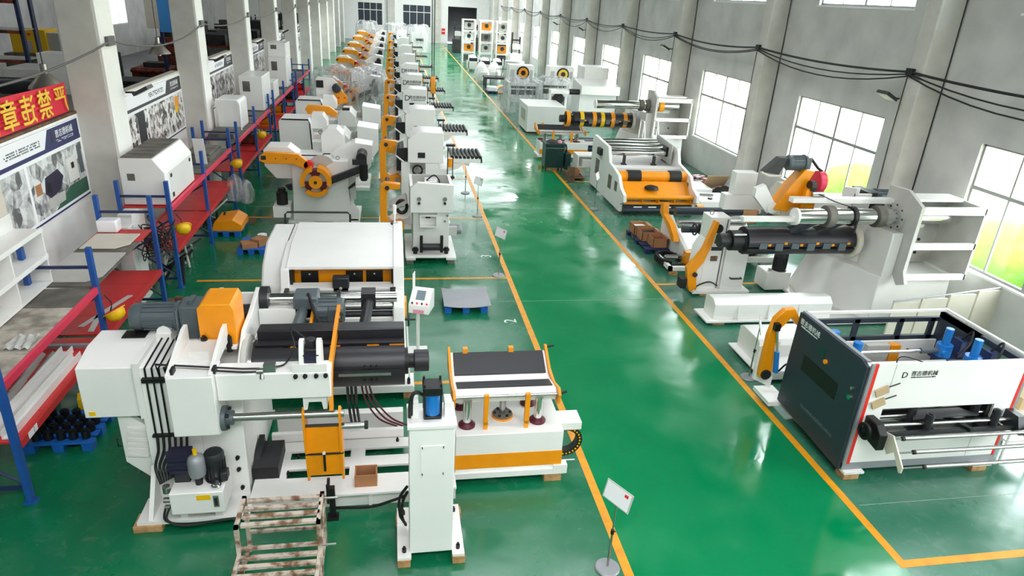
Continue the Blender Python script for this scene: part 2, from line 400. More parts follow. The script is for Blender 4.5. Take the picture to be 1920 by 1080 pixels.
# end wall with its two windows and the dark doorway
YE = 106.0
struct('wall_end', 'wallwhite', bx(-40, -4.8, YE, YE + .3, 0, 11.4), bx(-1.3, 1.5, YE, YE + .3, 0, 11.4), bx(5.55, 8.0, YE, YE + .3, 0, 11.4), bx(12.2, 14.3, YE, YE + .3, 0, 11.4),
       bx(-4.8, -1.3, YE, YE + .3, 0, 1.95), bx(-4.8, -1.3, YE, YE + .3, 5.0, 11.4), bx(1.5, 5.55, YE, YE + .3, 0, 1.95), bx(1.5, 5.55, YE, YE + .3, 5.0, 11.4), bx(8, 12.2, YE, YE + .3, 5.0, 11.4))
struct('trim_60', 'colgrey', bx(5.9, 6.9, YE - .5, YE, 0, 11.4)); struct('trim_61', 'colgrey', bx(-.6, .4, YE - .5, YE, 0, 11.4))
def end_window(n, x0, x1):
    t = .09; z0, z1 = 1.95, 5.0
    w = struct('window_%d' % n, 'wallwhite', bx(x0, x1, YE, YE + .1, z0, z0 + t), bx(x0, x1, YE, YE + .1, z1 - t, z1), bx(x0, x0 + t, YE, YE + .1, z0, z1), bx(x1 - t, x1, YE, YE + .1, z0, z1))
    P(w, 'transom', 'wallwhite', bx(x0, x1, YE, YE + .08, 3.95, 4.05))
    for i in (1, 2, 3): P(w, 'mullion', 'wallwhite', bx(x0 + (x1 - x0) * i / 4 - .035, x0 + (x1 - x0) * i / 4 + .035, YE, YE + .08, z0, z1))
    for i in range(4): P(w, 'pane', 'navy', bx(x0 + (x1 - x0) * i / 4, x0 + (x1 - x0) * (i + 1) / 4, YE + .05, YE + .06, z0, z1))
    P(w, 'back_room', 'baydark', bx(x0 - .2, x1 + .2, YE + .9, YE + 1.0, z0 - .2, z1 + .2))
end_window(nw, -4.8, -1.3); end_window(nw + 1, 1.5, 5.55); nw += 2
d = struct('door_1', 'door_black', bx(7.7, 12.5, YE + 3, YE + 3.2, 0, 5.2), bx(7.7, 8, YE + .3, YE + 3, 0, 5.2), bx(12.2, 12.5, YE + .3, YE + 3, 0, 5.2), bx(7.7, 12.5, YE + .3, YE + 3, 5.0, 5.2))
struct('wall_back', 'wallwhite', bx(-40, 14.3, -4.3, -4, 0, 11.4))
WLX = -24.0; wl = []; cur = -4
for a, b in ((68, 72), (80, 84)): wl += [bx(WLX - .3, WLX, cur, a, 0, 11.4), bx(WLX - .3, WLX, a, b, 0, 2.6), bx(WLX - .3, WLX, a, b, 6.2, 11.4)]; cur = b
struct('wall_far_left', 'plaster', *wl, bx(WLX - .3, WLX, cur, 106, 0, 11.4))
for i, (a, b) in enumerate(((68, 72), (80, 84))):
    w_ = struct('window_%d' % (90 + i), 'wallwhite', bx(WLX - .1, WLX, a, b, 2.6, 2.72), bx(WLX - .1, WLX, a, b, 6.08, 6.2), bx(WLX - .1, WLX, a, a + .1, 2.6, 6.2), bx(WLX - .1, WLX, b - .1, b, 2.6, 6.2), bx(WLX - .1, WLX, (a + b) / 2 - .05, (a + b) / 2 + .05, 2.6, 6.2))
    P(w_, 'pane', 'glass', bx(WLX - .06, WLX - .05, a, b, 2.7, 6.1))

# roof with skylight strips, some of them added for brightness
def roof_strip(x0, x1, lights):
    out = []; cur = -4.3
    for a, b in sorted(lights):
        if a > cur: out.append(bx(x0, x1, cur, a, 11.4, 11.5))
        cur = b
    if cur < 110: out.append(bx(x0, x1, cur, 110, 11.4, 11.5))
    return out
rf = roof_strip(SKY_X0, SKY_X1, [(a, b) for a, b, _, _ in SKYLIGHTS]) + roof_strip(-6.0, SKY_X0, [SKYLIGHTS[0][:2]]) + roof_strip(SKY_X1, 12.0, [(a, b) for a, b, _, x in SKYLIGHTS if x > 7]) + roof_strip(-30.0, -14.0, [(a, b) for a, b, _, _ in SIDE_FILL])
rf += [bx(-40, -30, -4.3, 110, 11.4, 11.5), bx(-14, -6, -4.3, 110, 11.4, 11.5), bx(12, 14.3, -4.3, 110, 11.4, 11.5)]
struct('ceiling', 'roof', *rf)

# left row of columns, low walls between them
for k in range(0, 11):
    y = 17.0 + 8.17 * k
    c = struct('trim_%d' % (70 + k), 'colgrey', bx(-7.1, -6.36, y, y + 0.9, 0, 11.4), bev=0.02)
    P(c, 'white_side', 'colwhite', bx(-6.36, -6.3, y + .0, y + 0.9, 0, 11.4))
struct('trim_69', 'colgrey', bx(-7.1, -6.36, 17.0 - 8.17, 17.9 - 8.17, 0, 11.4))
# ------------------------------------------------------------------ small repeated fittings
def wood_block(x0, x1, y0, y1, z1, label, m='wood', group='timber blocks under the machines'):
    return solo('wood_block', label, 'wood block', m, bx(x0, x1, y0, y1, 0, z1), group=group, bev=.006)
def bolts(par, pts, ax, r=.03, h=.05, m='black'):
    a = Vector(ax)
    for p in pts: P(par, 'bolt', m, cy(p, tuple(Vector(p) + a * h), r, 8), cy(tuple(Vector(p) + a * h), tuple(Vector(p) + a * (h + .03)), r * .6, 6))
def motor(par, p0, ax, L, r, m='motor', sub=True, box=True):
    """finned electric motor: body, fan cover, fins, terminal box"""
    a = Vector(ax).normalized(); p0 = Vector(p0); u, w = _frame(a)
    b = P(par, 'motor_body', m, cy(p0, p0 + a * L * .72, r, 20))
    P(b, 'fan_cover', m, lathe(p0 + a * L * .72, [(r * 1.06, 0), (r * 1.06, L * .18), (r * .9, L * .26), (r * .3, L * .28)], 20, a))
    P(b, 'flange', m, cy(p0 - a * .05, p0, r * 1.18, 20))
    fins = []
    for i in range(16):
        t = 2 * math.pi * i / 16; d = u * math.cos(t) + w * math.sin(t); c = p0 + d * r
        q = d * r * .10; s = a.cross(d) * .008
        fins.append(([tuple(c + s + a * .03), tuple(c - s + a * .03), tuple(c - s + q + a * .03), tuple(c + s + q + a * .03),
                      tuple(c + s + a * L * .7), tuple(c - s + a * L * .7), tuple(c - s + q + a * L * .7), tuple(c + s + q + a * L * .7)],
                     [(0, 1, 2, 3), (7, 6, 5, 4), (0, 4, 5, 1), (1, 5, 6, 2), (2, 6, 7, 3), (3, 7, 4, 0)]))
    P(b, 'cooling_fins', m, *fins)
    return b
def hoses(par, paths, r=.014, m='rubber', name='hose'):
    for q in paths: P(par, name, m, tb(catmull(q, 5), r, 6))

# ------------------------------------------------------------------ big decoiler in the foreground
D = T('decoiler', 'large white decoiler with black expanding mandrel and orange keeper arm in the foreground', 'decoiler', (-2.7, 9.2, 0))
P(D, 'column', 'white', ex('x', [(8.3, .12), (10.3, .12), (10.3, 2.2), (8.9, 2.3), (8.3, 2.3)], -3.35, -2.66), bev=.012)
P(D, 'headstock', 'white', bx(-2.66, -2.1, 8.3, 8.42, .12, 1.5), bx(-2.66, -2.1, 8.42, 10.35, .12, 2.02), bev=.012)
P(D, 'base_flange', 'white', bx(-3.5, -2.05, 7.85, 8.35, .1, .15), bx(-3.36, -2.1, 8.3, 10.5, .1, .14), ex('x', [(7.88, .15), (8.3, .15), (8.3, .75)], -3.36, -3.3))
for x in (-2.14, -2.68):
    P(D, 'side_plate', 'white', ex('x', [(8.45, 1.55), (10.45, 1.35), (10.5, 2.45), (10.3, 2.56), (9.6, 2.45), (9.1, 2.42), (8.62, 2.1)], x - .03, x + .03), bev=.006)
P(D, 'tie_plate', 'white', bx(-2.65, -2.17, 10.38, 10.44, 2.1, 2.42))
P(D, 'gear_housing', 'white', ex('x', [(8.35, 1.53), (9.3, 1.53), (9.3, 2.36), (8.8, 2.38), (8.35, 2.28)], -4.08, -3.36), bev=.012)
P(D, 'strip', 'white', ex('y', [(-3.37, 1.53), (-3.29, 1.53), (-3.29, 2.37), (-3.37, 2.37)], 8.28, 9.25))
P(D, 'warning_sticker', 'yellow', bx(-4.02, -3.94, 8.343, 8.35, 1.57, 1.63))
P(D, 'oil_window', 'black', bx(-3.72, -3.42, 9.0, 9.22, 2.375, 2.39), bx(-3.6, -3.56, 9.06, 9.12, 2.39, 2.42))
cb = P(D, 'louvred_panel', 'white2', ex('y', [(-3.72, 1.5), (-3.62, 1.53), (-3.34, 1.3), (-3.34, .42), (-3.42, .45), (-3.72, .75)], 8.42, 8.5), bev=.006)
for i in range(6): P(cb, 'louvre', 'white2', rotax(bx(-3.67, -3.4, 8.385, 8.425, .84 + .085 * i, .88 + .085 * i), 8, (-3.5, 8.4, .9), 'Y'))
P(cb, 'handle', 'black', tb([(-3.75, 8.45, 1.0), (-3.78, 8.42, 1.02), (-3.78, 8.42, 1.14), (-3.75, 8.45, 1.16)], .01))
P(D, 'front_housing', 'white', ex('x', [(7.9, 1.48), (8.35, 1.48), (8.35, 2.36), (7.9, 2.36)], -2.86, -2.30), ex('x', [(7.9, 1.48), (8.35, 1.3), (8.35, 1.48)], -2.86, -2.3), bev=.01)
for x in (-2.84, -2.33): P(D, 'gusset', 'white', ex('x', [(7.92, 2.36), (8.9, 2.36), (8.9, 2.62), (8.75, 2.62), (7.92, 2.38)], x - .025, x + .025))
P(D, 'tray', 'white2', bx(-2.82, -2.35, 8.3, 8.9, 2.36, 2.38), bx(-2.7, -2.45, 8.4, 8.42, 2.38, 2.46))
P(D, 'cross_beam', 'white', bx(-2.3, -.86, 8.0, 8.32, 1.93, 2.33), bev=.02)
for x in (-1.22, -1.0):
    P(D, 'bearing_cheek', 'white', ex('x', [(8.02, 2.33), (8.32, 2.33), (8.32, 2.62), (8.22, 2.72), (8.12, 2.72), (8.02, 2.5)], x - .03, x + .03))
P(D, 'cheek_foot', 'white', bx(-1.34, -.9, 8.0, 8.06, 2.33, 2.44))
bolts(D, [(-1.3, 8.0, 2.28), (-1.18, 8.0, 2.28), (-1.04, 8.0, 2.28), (-.92, 8.0, 2.28)], (0, -1, 0), .03, .03)
v = P(D, 'hydraulic_motor', 'dark', bx(-1.19, -1.03, 8.08, 8.3, 2.34, 2.62), cy((-1.11, 8.2, 2.6), (-1.11, 8.2, 2.72), .07, 12), bev=.01)
P(v, 'port_block', 'purple', bx(-1.2, -1.0, 8.04, 8.16, 2.42, 2.56))
P(D, 'end_bracket', 'white2', ex('y', [(-1.24, 1.93), (-.93, 1.93), (-.93, 1.72), (-.98, 1.72), (-1.0, 1.84), (-1.17, 1.84), (-1.19, 1.72), (-1.24, 1.72)], 8.05, 8.3))
fl = P(D, 'flange', 'motor', cy((-2.3, 8.12, 1.6), (-2.24, 8.12, 1.6), .17, 20), cy((-2.24, 8.12, 1.6), (-2.16, 8.12, 1.6), .1, 16))
for a in range(4): P(fl, 'bolt', 'black', cy((-2.25, 8.12 + .13 * math.cos(a * 1.57 + .8), 1.6 + .13 * math.sin(a * 1.57 + .8)), (-2.2, 8.12 + .13 * math.cos(a * 1.57 + .8), 1.6 + .13 * math.sin(a * 1.57 + .8)), .024, 8))
P(D, 'pivot_shaft', 'steel', cy((-2.2, 8.12, 1.6), (-.72, 8.12, 1.6), .055, 16))
# orange keeper arm hanging from the shaft
ka = []
prof = [(8.02, 1.66), (8.12, 1.72), (8.24, 1.62), (8.34, 1.2), (8.34, .8), (8.22, .42), (8.14, .46), (8.1, .8), (8.04, 1.2)]
K = P(D, 'keeper_arm', 'orange', ex('x', prof, -1.27, -1.24)); P(K, 'cheek', 'orange', ex('x', prof, -.79, -.76))
P(K, 'skin', 'orange', ex('x', [(8.1, 1.42), (8.14, 1.42), (8.14, .98), (8.18, .55), (8.14, .55), (8.09, .98)], -1.24, -.79))
P(K, 'slot', 'black', bx(-1.03, -1.0, 8.075, 8.1, .66, .96)); P(K, 'rivet_plate', 'white', bx(-1.035, -.995, 8.06, 8.08, .96, 1.0))
P(K, 'cross_bar', 'dark', bx(-1.27, -.75, 8.07, 8.1, .95, .97), cy((-1.27, 8.08, 1.44), (-.72, 8.08, 1.44), .02, 8))
P(K, 'roller', 'steel', cy((-.76, 8.1, 1.4), (-.45, 8.1, 1.4), .045, 12)); P(K, 'roller_nut', 'black', cy((-.45, 8.1, 1.4), (-.4, 8.1, 1.4), .06, 8))
P(K, 'leg_rod', 'dark', cy((-.97, 8.02, .58), (-.99, 7.98, .28), .022, 8))
# mandrel
AX, AZ = 9.02, 1.88
Md = P(D, 'mandrel', 'drum', cy((-2.1, AX, AZ), (-1.6, AX, AZ), .32, 28), cy((-1.6, AX, AZ), (.12, AX, AZ), .30, 28))
for i, (a0, a1) in enumerate(((20, 100), (110, 160), (170, 250), (260, 360))):
    P(Md, 'segment', 'drum', ring((-1.98, AX, AZ), (1, 0, 0), .28, .355, 2.1, 10, a0, a1))
P(Md, 'segment', 'drum', ex('x', [(9.16, 2.14), (9.44, 2.14), (9.48, 2.24), (9.44, 2.34), (9.16, 2.36)], -1.98, .12), bx(-1.55, -1.0, 9.0, 9.2, 2.12, 2.2), bx(-.55, -.12, 9.0, 9.2, 2.12, 2.2), bev=.02)
for x0, x1 in ((-1.5, -1.42), (-.95, -.8), (-.42, -.25), (-.1, .12)): P(Md, 'wedge', 'orange', bx(x0, x1, 8.94, 9.1, 2.13, 2.2))
P(Md, 'wear_strip', 'steel', rotax(bx(-.82, -.08, 8.64, 8.66, 1.86, 1.9), 0, (0, 0, 0), 'X'))
for z, x in ((2.0, -.45), (2.0, -.36), (2.0, -.28), (1.78, -.45), (1.78, -.36), (1.78, -.28), (2.0, -1.62), (2.0, -1.5), (2.0, -1.4)):
    P(Md, 'bolt_hole', 'black', cy((x, 8.7, z), (x, 8.66, z - .015), .02, 8))
P(Md, 'end_collar', 'black', cy((.12, AX, AZ), (.17, AX, AZ), .2, 20), cy((.17, AX, AZ), (.26, AX, AZ), .11, 18))
P(Md, 'end_hub', 'dark', cy((.26, AX, AZ), (.48, AX, AZ), .165, 24), bev=.01)
P(D, 'bearing_ring', 'offgrey', cy((-2.13, AX, AZ), (-2.06, AX, AZ), .46, 28), bev=.01)
P(D, 'bearing_face', 'steel', cy((-2.06, AX, AZ), (-2.0, AX, AZ), .37, 28))
# drive on top of the column
g = P(D, 'gearbox', 'motor', bx(-2.98, -2.68, 9.1, 9.5, 2.3, 2.78), bx(-3.02, -2.98, 9.06, 9.54, 2.36, 2.74), bev=.02)
P(g, 'eye_bolt', 'motor', bx(-2.86, -2.8, 9.2, 9.4, 2.78, 2.84))
motor(D, (-3.04, 9.3, 2.56), (-1, 0, 0), .62, .185)
P(D, 'drive_cover', 'orange', ex('y', [(-2.68, 2.28), (-2.2, 2.28), (-2.2, 2.82), (-2.24, 2.9), (-2.62, 2.9), (-2.68, 2.84)], 8.92, 9.5), bev=.01)
P(D, 'motor_plate', 'white', bx(-3.02, -2.2, 8.85, 9.55, 2.24, 2.28)); P(D, 'motor_stand', 'white', bx(-3.3, -2.9, 9.0, 9.6, 2.2, 2.24), bx(-3.3, -3.1, 9.05, 9.5, 2.24, 2.4), cy((-3.2, 9.1, 2.4), (-3.2, 9.5, 2.4), .1, 12))
bolts(D, [(-2.95, 8.9, 2.2), (-2.62, 8.88, 2.2), (-2.3, 8.88, 2.2)], (0, 0, 1), .045, .22)
P(D, 'brake_disc', 'orange', cy((-2.5, 9.9, 2.4), (-2.46, 9.9, 2.4), .2, 20)); P(D, 'coupling', 'dark', cy((-2.62, 9.9, 2.3), (-2.2, 9.9, 2.3), .14, 16))
# rear pressing arm shaft, arms, motor
P(D, 'rear_shaft', 'chrome', cy((-2.08, 10.3, 2.36), (.02, 10.3, 2.36), .085, 20))
P(D, 'shaft_flange', 'dark', cy((-2.1, 10.3, 2.36), (-1.98, 10.3, 2.36), .2, 20)); P(D, 'shaft_collar', 'black', cy((-.93, 10.3, 2.36), (-.87, 10.3, 2.36), .12, 16))
P(D, 'pressing_arm', 'dark', cy((-.42, 10.3, 2.36), (-.5, 9.4, 2.15), .085, 16), bx(-.55, -.32, 10.15, 10.42, 2.22, 2.48))
P(D, 'pressing_arm', 'motor', cy((-1.42, 10.3, 2.3), (-1.5, 9.4, 2.15), .085, 16))
g2 = P(D, 'arm_gearbox', 'motor', bx(-1.58, -1.2, 10.0, 10.4, 2.12, 2.5), ex('x', [(9.96, 2.12), (10.1, 1.98), (10.4, 1.98), (10.4, 2.12)], -1.56, -1.2), bev=.03)
motor(D, (-1.22, 10.12, 2.22), (1, 0, 0), .42, .2); P(D, 'terminal_box', 'motor', bx(-1.05, -.82, 9.86, 10.0, 2.1, 2.36), bev=.02)
P(D, 'motor_cable', 'rubber', tb(catmull([(-1.35, 10.1, 2.52), (-1.28, 9.9, 2.42), (-1.2, 9.7, 2.3), (-1.12, 9.5, 2.2), (-1.16, 9.3, 2.15)], 5), .028, 8))
P(D, 'taper_bracket', 'white', ex('y', [(-2.1, 1.95), (-2.1, 2.3), (-1.1, 2.3), (-1.1, 2.16)], 10.0, 10.05), bx(-2.1, -1.2, 10.05, 10.3, 2.22, 2.26))
P(D, 'red_pad', 'brightred', bx(-1.05, -.88, 9.72, 9.8, 2.0, 2.08))
gp = [(8.0, 1.72), (8.06, 2.12), (8.3, 2.36), (9.5, 2.42), (9.9, 2.42), (9.95, 2.34), (9.9, 2.26), (9.5, 2.26), (8.36, 2.22), (8.14, 2.0), (8.1, 1.72)]
P(D, 'guide_arm', 'orange', ex('x', gp, -.9, -.85)); P(D, 'guide_arm', 'orange', ex('x', [(9.2, 2.2), (10.0, 2.3), (10.0, 2.22), (9.2, 2.08)], -1.3, -1.26))
bolts(D, [(-.85, 9.72, 2.34), (-.85, 9.5, 2.34)], (1, 0, 0), .03, .02)
bolts(D, [(-2.1, 10.1, 2.1), (-2.1, 10.1, 1.92)], (1, 0, 0), .04, .04)
# hydraulic lines on the column and along the cross beam
for i in range(4):
    x = -3.22 + i * .085
    P(D, 'pipe', 'black', tb([(x, 9.1 - .05 * i, 2.34), (x, 8.6, 2.32), (x, 8.28, 2.3), (x, 8.27, 1.28)], .013, 6))
for i in range(2): P(D, 'pipe', 'black', tb([(-3.05 + .09 * i, 8.27, 2.2), (-3.05 + .09 * i, 8.2, 2.4 - .05 * i), (-1.95, 8.02, 2.4 - .05 * i), (-1.75, 8.05, 2.38 - .05 * i)], .013, 6))
P(D, 'pipe_clamp', 'black', bx(-3.27, -2.92, 8.24, 8.3, 2.1, 2.16)); P(D, 'pipe_clamp', 'black', bx(-3.26, -2.86, 8.24, 8.3, 1.25, 1.28))
for x in (-2.8, -2.3): P(D, 'pipe_clamp', 'black', bx(x - .02, x + .02, 7.98, 8.1, 2.36, 2.43))
P(D, 'valve', 'steel', cy((-1.78, 8.02, 2.36), (-1.7, 8.02, 2.36), .04, 10), cy((-1.72, 8.02, 2.32), (-1.72, 7.98, 2.26), .03, 8), bx(-1.7, -1.55, 8.02, 8.12, 2.33, 2.44))
hoses(D, [[(-3.2 + .075 * i, 8.25, 1.25), (-3.2 + .07 * i, 8.2, 1.05), (-3.24 + .05 * i, 8.12, .85), (-3.16 + .03 * i, 8.0, .66 + .02 * i)] for i in range(6)], .02)
hoses(D, [[(-1.2, 8.4, 2.62), (-1.4, 8.5, 2.72), (-1.35, 8.4, 2.5), (-1.45, 8.2, 2.36), (-1.6, 8.1, 2.36)]], .012)
hoses(D, [[(-.75 + .06 * i, 9.2, 1.5), (-.74 + .06 * i, 9.3, .9), (-.7 + .06 * i, 9.5, .35), (-.62 + .06 * i, 9.75, .1)] for i in range(3)], .022, 'dark')
hoses(D, [[(-.55 + .05 * i, 9.25, 1.5), (-.5 + .07 * i, 9.4, 1.0), (-.3 + .1 * i, 9.5, .55), (0 + .1 * i, 9.55, .34)] for i in range(3)], .016, 'maroon')
bolts(D, [(-2.22, 8.3, .82), (-2.22, 8.3, .62), (-2.2, 8.3, .3)], (0, -1, 0), .03, .03)
wood_block(-3.55, -3.18, 7.82, 8.1, .1, 'timber block under the front left foot of the foreground decoiler', group=None)

# hydraulic power unit standing in front of the column
Hy = T('hydraulic_unit', 'white hydraulic tank with silver accumulator and black pump motor on the foreground decoiler', 'hydraulic unit', (-2.65, 7.98, .15))
t = P(Hy, 'tank', 'white', bx(-3.0, -2.32, 7.75, 8.24, .33, .68), bev=.012)
P(t, 'level_gauge', 'steel', bx(-2.45, -2.38, 7.735, 7.75, .44, .62)); P(t, 'warning_label', 'yellow', bx(-2.66, -2.48, 7.742, 7.75, .56, .64)); P(t, 'gauge_glass', 'dark', bx(-2.435, -2.395, 7.73, 7.735, .47, .59))
P(Hy, 'support_leg', 'white2', bx(-2.95, -2.85, 7.9, 8.1, .15, .33), bx(-2.5, -2.4, 7.9, 8.1, .15, .33))
P(Hy, 'filler_cap', 'chrome', lathe((-2.42, 7.86, .68), [(.065, 0), (.065, .03), (.05, .04), (.05, .07), (.0, .075)], 16))
P(Hy, 'accumulator', 'sheet', lathe((-2.66, 7.95, .78), [(.04, 0), (.105, .05), (.115, .1), (.115, .27), (.1, .33), (.05, .37), (.02, .38)], 18))
P(Hy, 'accumulator_valve', 'yellow', cy((-2.66, 7.95, 1.15), (-2.66, 7.95, 1.24), .028, 8)); P(Hy, 'accumulator_neck', 'black', cy((-2.66, 7.95, .66), (-2.66, 7.95, .79), .05, 12))
motor(Hy, (-2.46, 8.06, .7), (0, 0, 1), .42, .125, 'dark'); P(Hy, 'terminal_box', 'dark', bx(-2.38, -2.28, 7.9, 8.05, .72, .86), bev=.02)
vb = P(Hy, 'valve_block', 'dark', bx(-2.98, -2.78, 7.98, 8.16, .68, .82), bev=.01)
for i in range(5): P(vb, 'solenoid_valve', 'purple', bx(-3.02, -2.74, 7.96 + .01 * (i % 2), 8.15, .84 + .065 * i, .895 + .065 * i), cy((-3.06, 8.05, .867 + .065 * i), (-2.7, 8.05, .867 + .065 * i), .026, 8))
P(Hy, 'pump', 'steel', cy((-3.06, 7.88, .62), (-3.06, 7.88, .72), .05, 10), cy((-3.1, 7.84, .52), (-3.0, 7.84, .52), .04, 10), cy((-3.08, 7.8, .44), (-3.02, 7.8, .44), .03, 8))
hoses(Hy, [[(-3.02, 7.8, .45), (-3.06, 7.72, .3), (-2.9, 7.7, .2), (-2.6, 7.72, .19)], [(-3.1, 7.86, .4), (-3.1, 7.78, .22), (-2.8, 7.75, .17), (-2.2, 7.8, .17)]], .016)

# coil-car track
Tk = T('coil_car_track', 'white slotted floor track running from the foreground decoiler to the coil car', 'track', (-.6, 8.75, 0))
for y0, y1 in ((8.0, 8.42), (8.62, 8.86), (9.06, 9.3)):
    P(Tk, 'rail', 'white', bx(-2.06, .85, y0, y1, .26, .3), bev=.004)
for x0, x1 in ((-2.06, -1.62), (-.72, -.5), (.6, .85)): P(Tk, 'cross_plate', 'white', bx(x0, x1, 8.42, 9.06, .262, .298))
P(Tk, 'front_web', 'white2', bx(-2.06, .85, 8.1, 8.16, .0, .26), bx(-1.1, -1.06, 8.02, 8.1, 0, .26), bx(-.42, -.38, 8.02, 8.1, 0, .26))
P(Tk, 'rear_rail', 'white', bx(-1.95, .1, 9.32, 9.4, .3, .44), bx(-1.95, .1, 9.85, 10.0, .0, .42)); P(Tk, 'rear_web', 'offgrey', bx(-1.95, .1, 9.4, 9.85, .1, .12))
P(Tk, 'end_guard', 'rubber', bx(-2.08, -1.72, 8.44, 9.1, .3, .5), ex('x', [(8.44, .3), (9.1, .3), (9.1, .62), (8.7, .55)], -2.08, -2.0))
bolts(Tk, [(-1.5, 8.9, .3), (-1.6, 8.5, .3), (0, 9.2, .3)], (0, 0, 1), .025, .04)
solo('cardboard_box', 'small open cardboard box on the white coil-car track', 'box', 'cardboard', bx(-.62, -.3, 8.13, 8.15, .3, .5), bx(-.62, -.3, 8.33, 8.35, .3, .52), bx(-.62, -.6, 8.15, 8.33, .3, .5), bx(-.32, -.3, 8.15, 8.33, .3, .5), bx(-.6, -.32, 8.15, 8.33, .3, .31))

# rusty step stool
St = T('step_platform', 'rusty paint-spattered steel step platform with slatted treads', 'step stool', (-1.45, 6.85, 0))
for i in range(4): P(St, 'tread_slat', 'rust', bx(-1.9, -.98, 6.82 + .145 * i, 6.88 + .145 * i, .86, .9))
for i in range(4): P(St, 'tread_slat', 'rust', bx(-1.92, -1.0, 6.28 + .15 * i, 6.34 + .15 * i, .42, .46))
for x in (-1.95, -.98):
    P(St, 'leg', 'rust', bx(x - .025, x + .025, 7.32, 7.37, 0, .9)); P(St, 'leg', 'rust', bx(x - .025, x + .025, 6.8, 6.85, 0, .9)); P(St, 'leg', 'rust', bx(x - .025, x + .025, 6.26, 6.31, 0, .46))
    P(St, 'side_rail', 'rust', bx(x - .025, x + .025, 6.8, 7.37, .86, .9)); P(St, 'side_rail', 'rust', bx(x - .025, x + .025, 6.26, 6.85, .42, .46)); P(St, 'side_rail', 'rust', bx(x - .02, x + .02, 6.3, 7.35, .1, .14))
P(St, 'cross_bar', 'rust', bx(-1.95, -.98, 6.82, 6.86, .5, .54)); P(St, 'cross_bar', 'rust', bx(-1.95, -.98, 7.33, 7.37, .3, .34))
P(St, 'hook_rod', 'steel', cy((-.98, 7.3, .84), (-.78, 7.3, .84), .016, 8)); P(St, 'hook_rod', 'steel', cy((-.98, 6.83, .5), (-.78, 6.83, .5), .016, 8))
P(St, 'brace', 'rust', tb([(-.96, 6.3, .08), (-.96, 7.3, .82)], .015))
cl_ = T('clamp_jack', 'black screw clamp standing between rusty step and white track', 'clamp', (-.93, 7.75, 0))
P(cl_, 'post', 'black', bx(-.96, -.88, 7.86, 7.94, 0, .52)); P(cl_, 'screw', 'black', cy((-.97, 7.83, .3), (-.97, 7.83, .62), .02, 8)); P(cl_, 'base', 'black', bx(-1.0, -.84, 7.8, 7.96, 0, .02))

# hydraulic support column
Pc = T('support_column', 'tall white outboard support column with blue hydraulic cylinder on top', 'support column', (.42, 7.15, .12))
P(Pc, 'post', 'white', bx(.14, .70, 6.93, 7.38, .14, 2.14), bev=.01)
P(Pc, 'access_panel', 'white', bx(.28, .58, 6.92, 6.93, 1.42, 1.86)); bolts(Pc, [(.3, 6.925, 1.84), (.56, 6.925, 1.84), (.3, 6.925, 1.44), (.56, 6.925, 1.44)], (0, -1, 0), .009, .006)
P(Pc, 'top_plate', 'white', bx(.12, .72, 6.9, 7.42, 2.12, 2.16)); P(Pc, 'side_ear', 'white', ex('y', [(.12, 2.16), (.26, 2.16), (.26, 2.36), (.2, 2.36)], 7.1, 7.3)); P(Pc, 'side_ear', 'white', ex('y', [(.58, 2.16), (.72, 2.16), (.66, 2.36), (.58, 2.36)], 7.1, 7.3))
cyl = P(Pc, 'cylinder', 'cylblue', cy((.43, 7.15, 2.18), (.43, 7.15, 2.5), .095, 20)); P(cyl, 'cylinder_head', 'black', bx(.31, .55, 7.03, 7.27, 2.5, 2.62), bx(.32, .54, 7.04, 7.26, 2.16, 2.2), bev=.015)
for dx, dy in ((.1, .1), (-.1, .1), (.1, -.1), (-.1, -.1)): P(cyl, 'tie_rod', 'black', cy((.43 + dx, 7.15 + dy, 2.2), (.43 + dx, 7.15 + dy, 2.66), .014, 6))
P(Pc, 'eye_bolt', 'steel', cy((.16, 7.36, 2.16), (.16, 7.36, 2.26), .012, 6)); P(Pc, 'eye_bolt', 'steel', cy((.68, 7.36, 2.16), (.68, 7.36, 2.26), .012, 6))
hoses(Pc, [[(.32, 7.15, 2.45), (.24, 7.12, 2.52), (.18, 7.1, 2.45), (.17, 7.1, 2.2)], [(.32, 7.1, 2.48), (.22, 7.05, 2.56), (.16, 7.05, 2.45), (.15, 7.05, 2.2)]], .02)
for x0, x1 in ((-.02, .16), (.7, .86)):
    f = P(Pc, 'foot', 'white', bx(x0, x1, 6.84, 7.2, .12, .16)); bolts(f, [((x0 + x1) / 2, 6.95, .16)], (0, 0, 1), .028, .06)
    f = P(Pc, 'foot', 'white', bx(x0, x1, 7.5, 7.8, .12, .16)); bolts(f, [((x0 + x1) / 2, 7.66, .16)], (0, 0, 1), .024, .05)
P(Pc, 'base_plate', 'white', bx(-.02, .86, 7.2, 7.8, .12, .15))
hoses(Pc, [[(.12, 7.25, .9), (.06, 7.3, .7), (.05, 7.35, .4), (.1, 7.4, .2)], [(.12, 7.3, .95), (.02, 7.32, .75), (.02, 7.4, .4), (.08, 7.45, .2)], [(.1, 7.3, .8), (-.1, 7.5, .55), (-.4, 7.7, .3), (-.9, 7.9, .15)]], .02)
for x, y, w in ((.06, 6.86, 'front left'), (.78, 6.86, 'front right'), (.04, 7.62, 'rear left'), (.8, 7.68, 'rear right')):
    wood_block(x - .08, x + .09, y - .03, y + .12, .12, 'timber block under the %s foot of the outboard support column' % w, group=None)

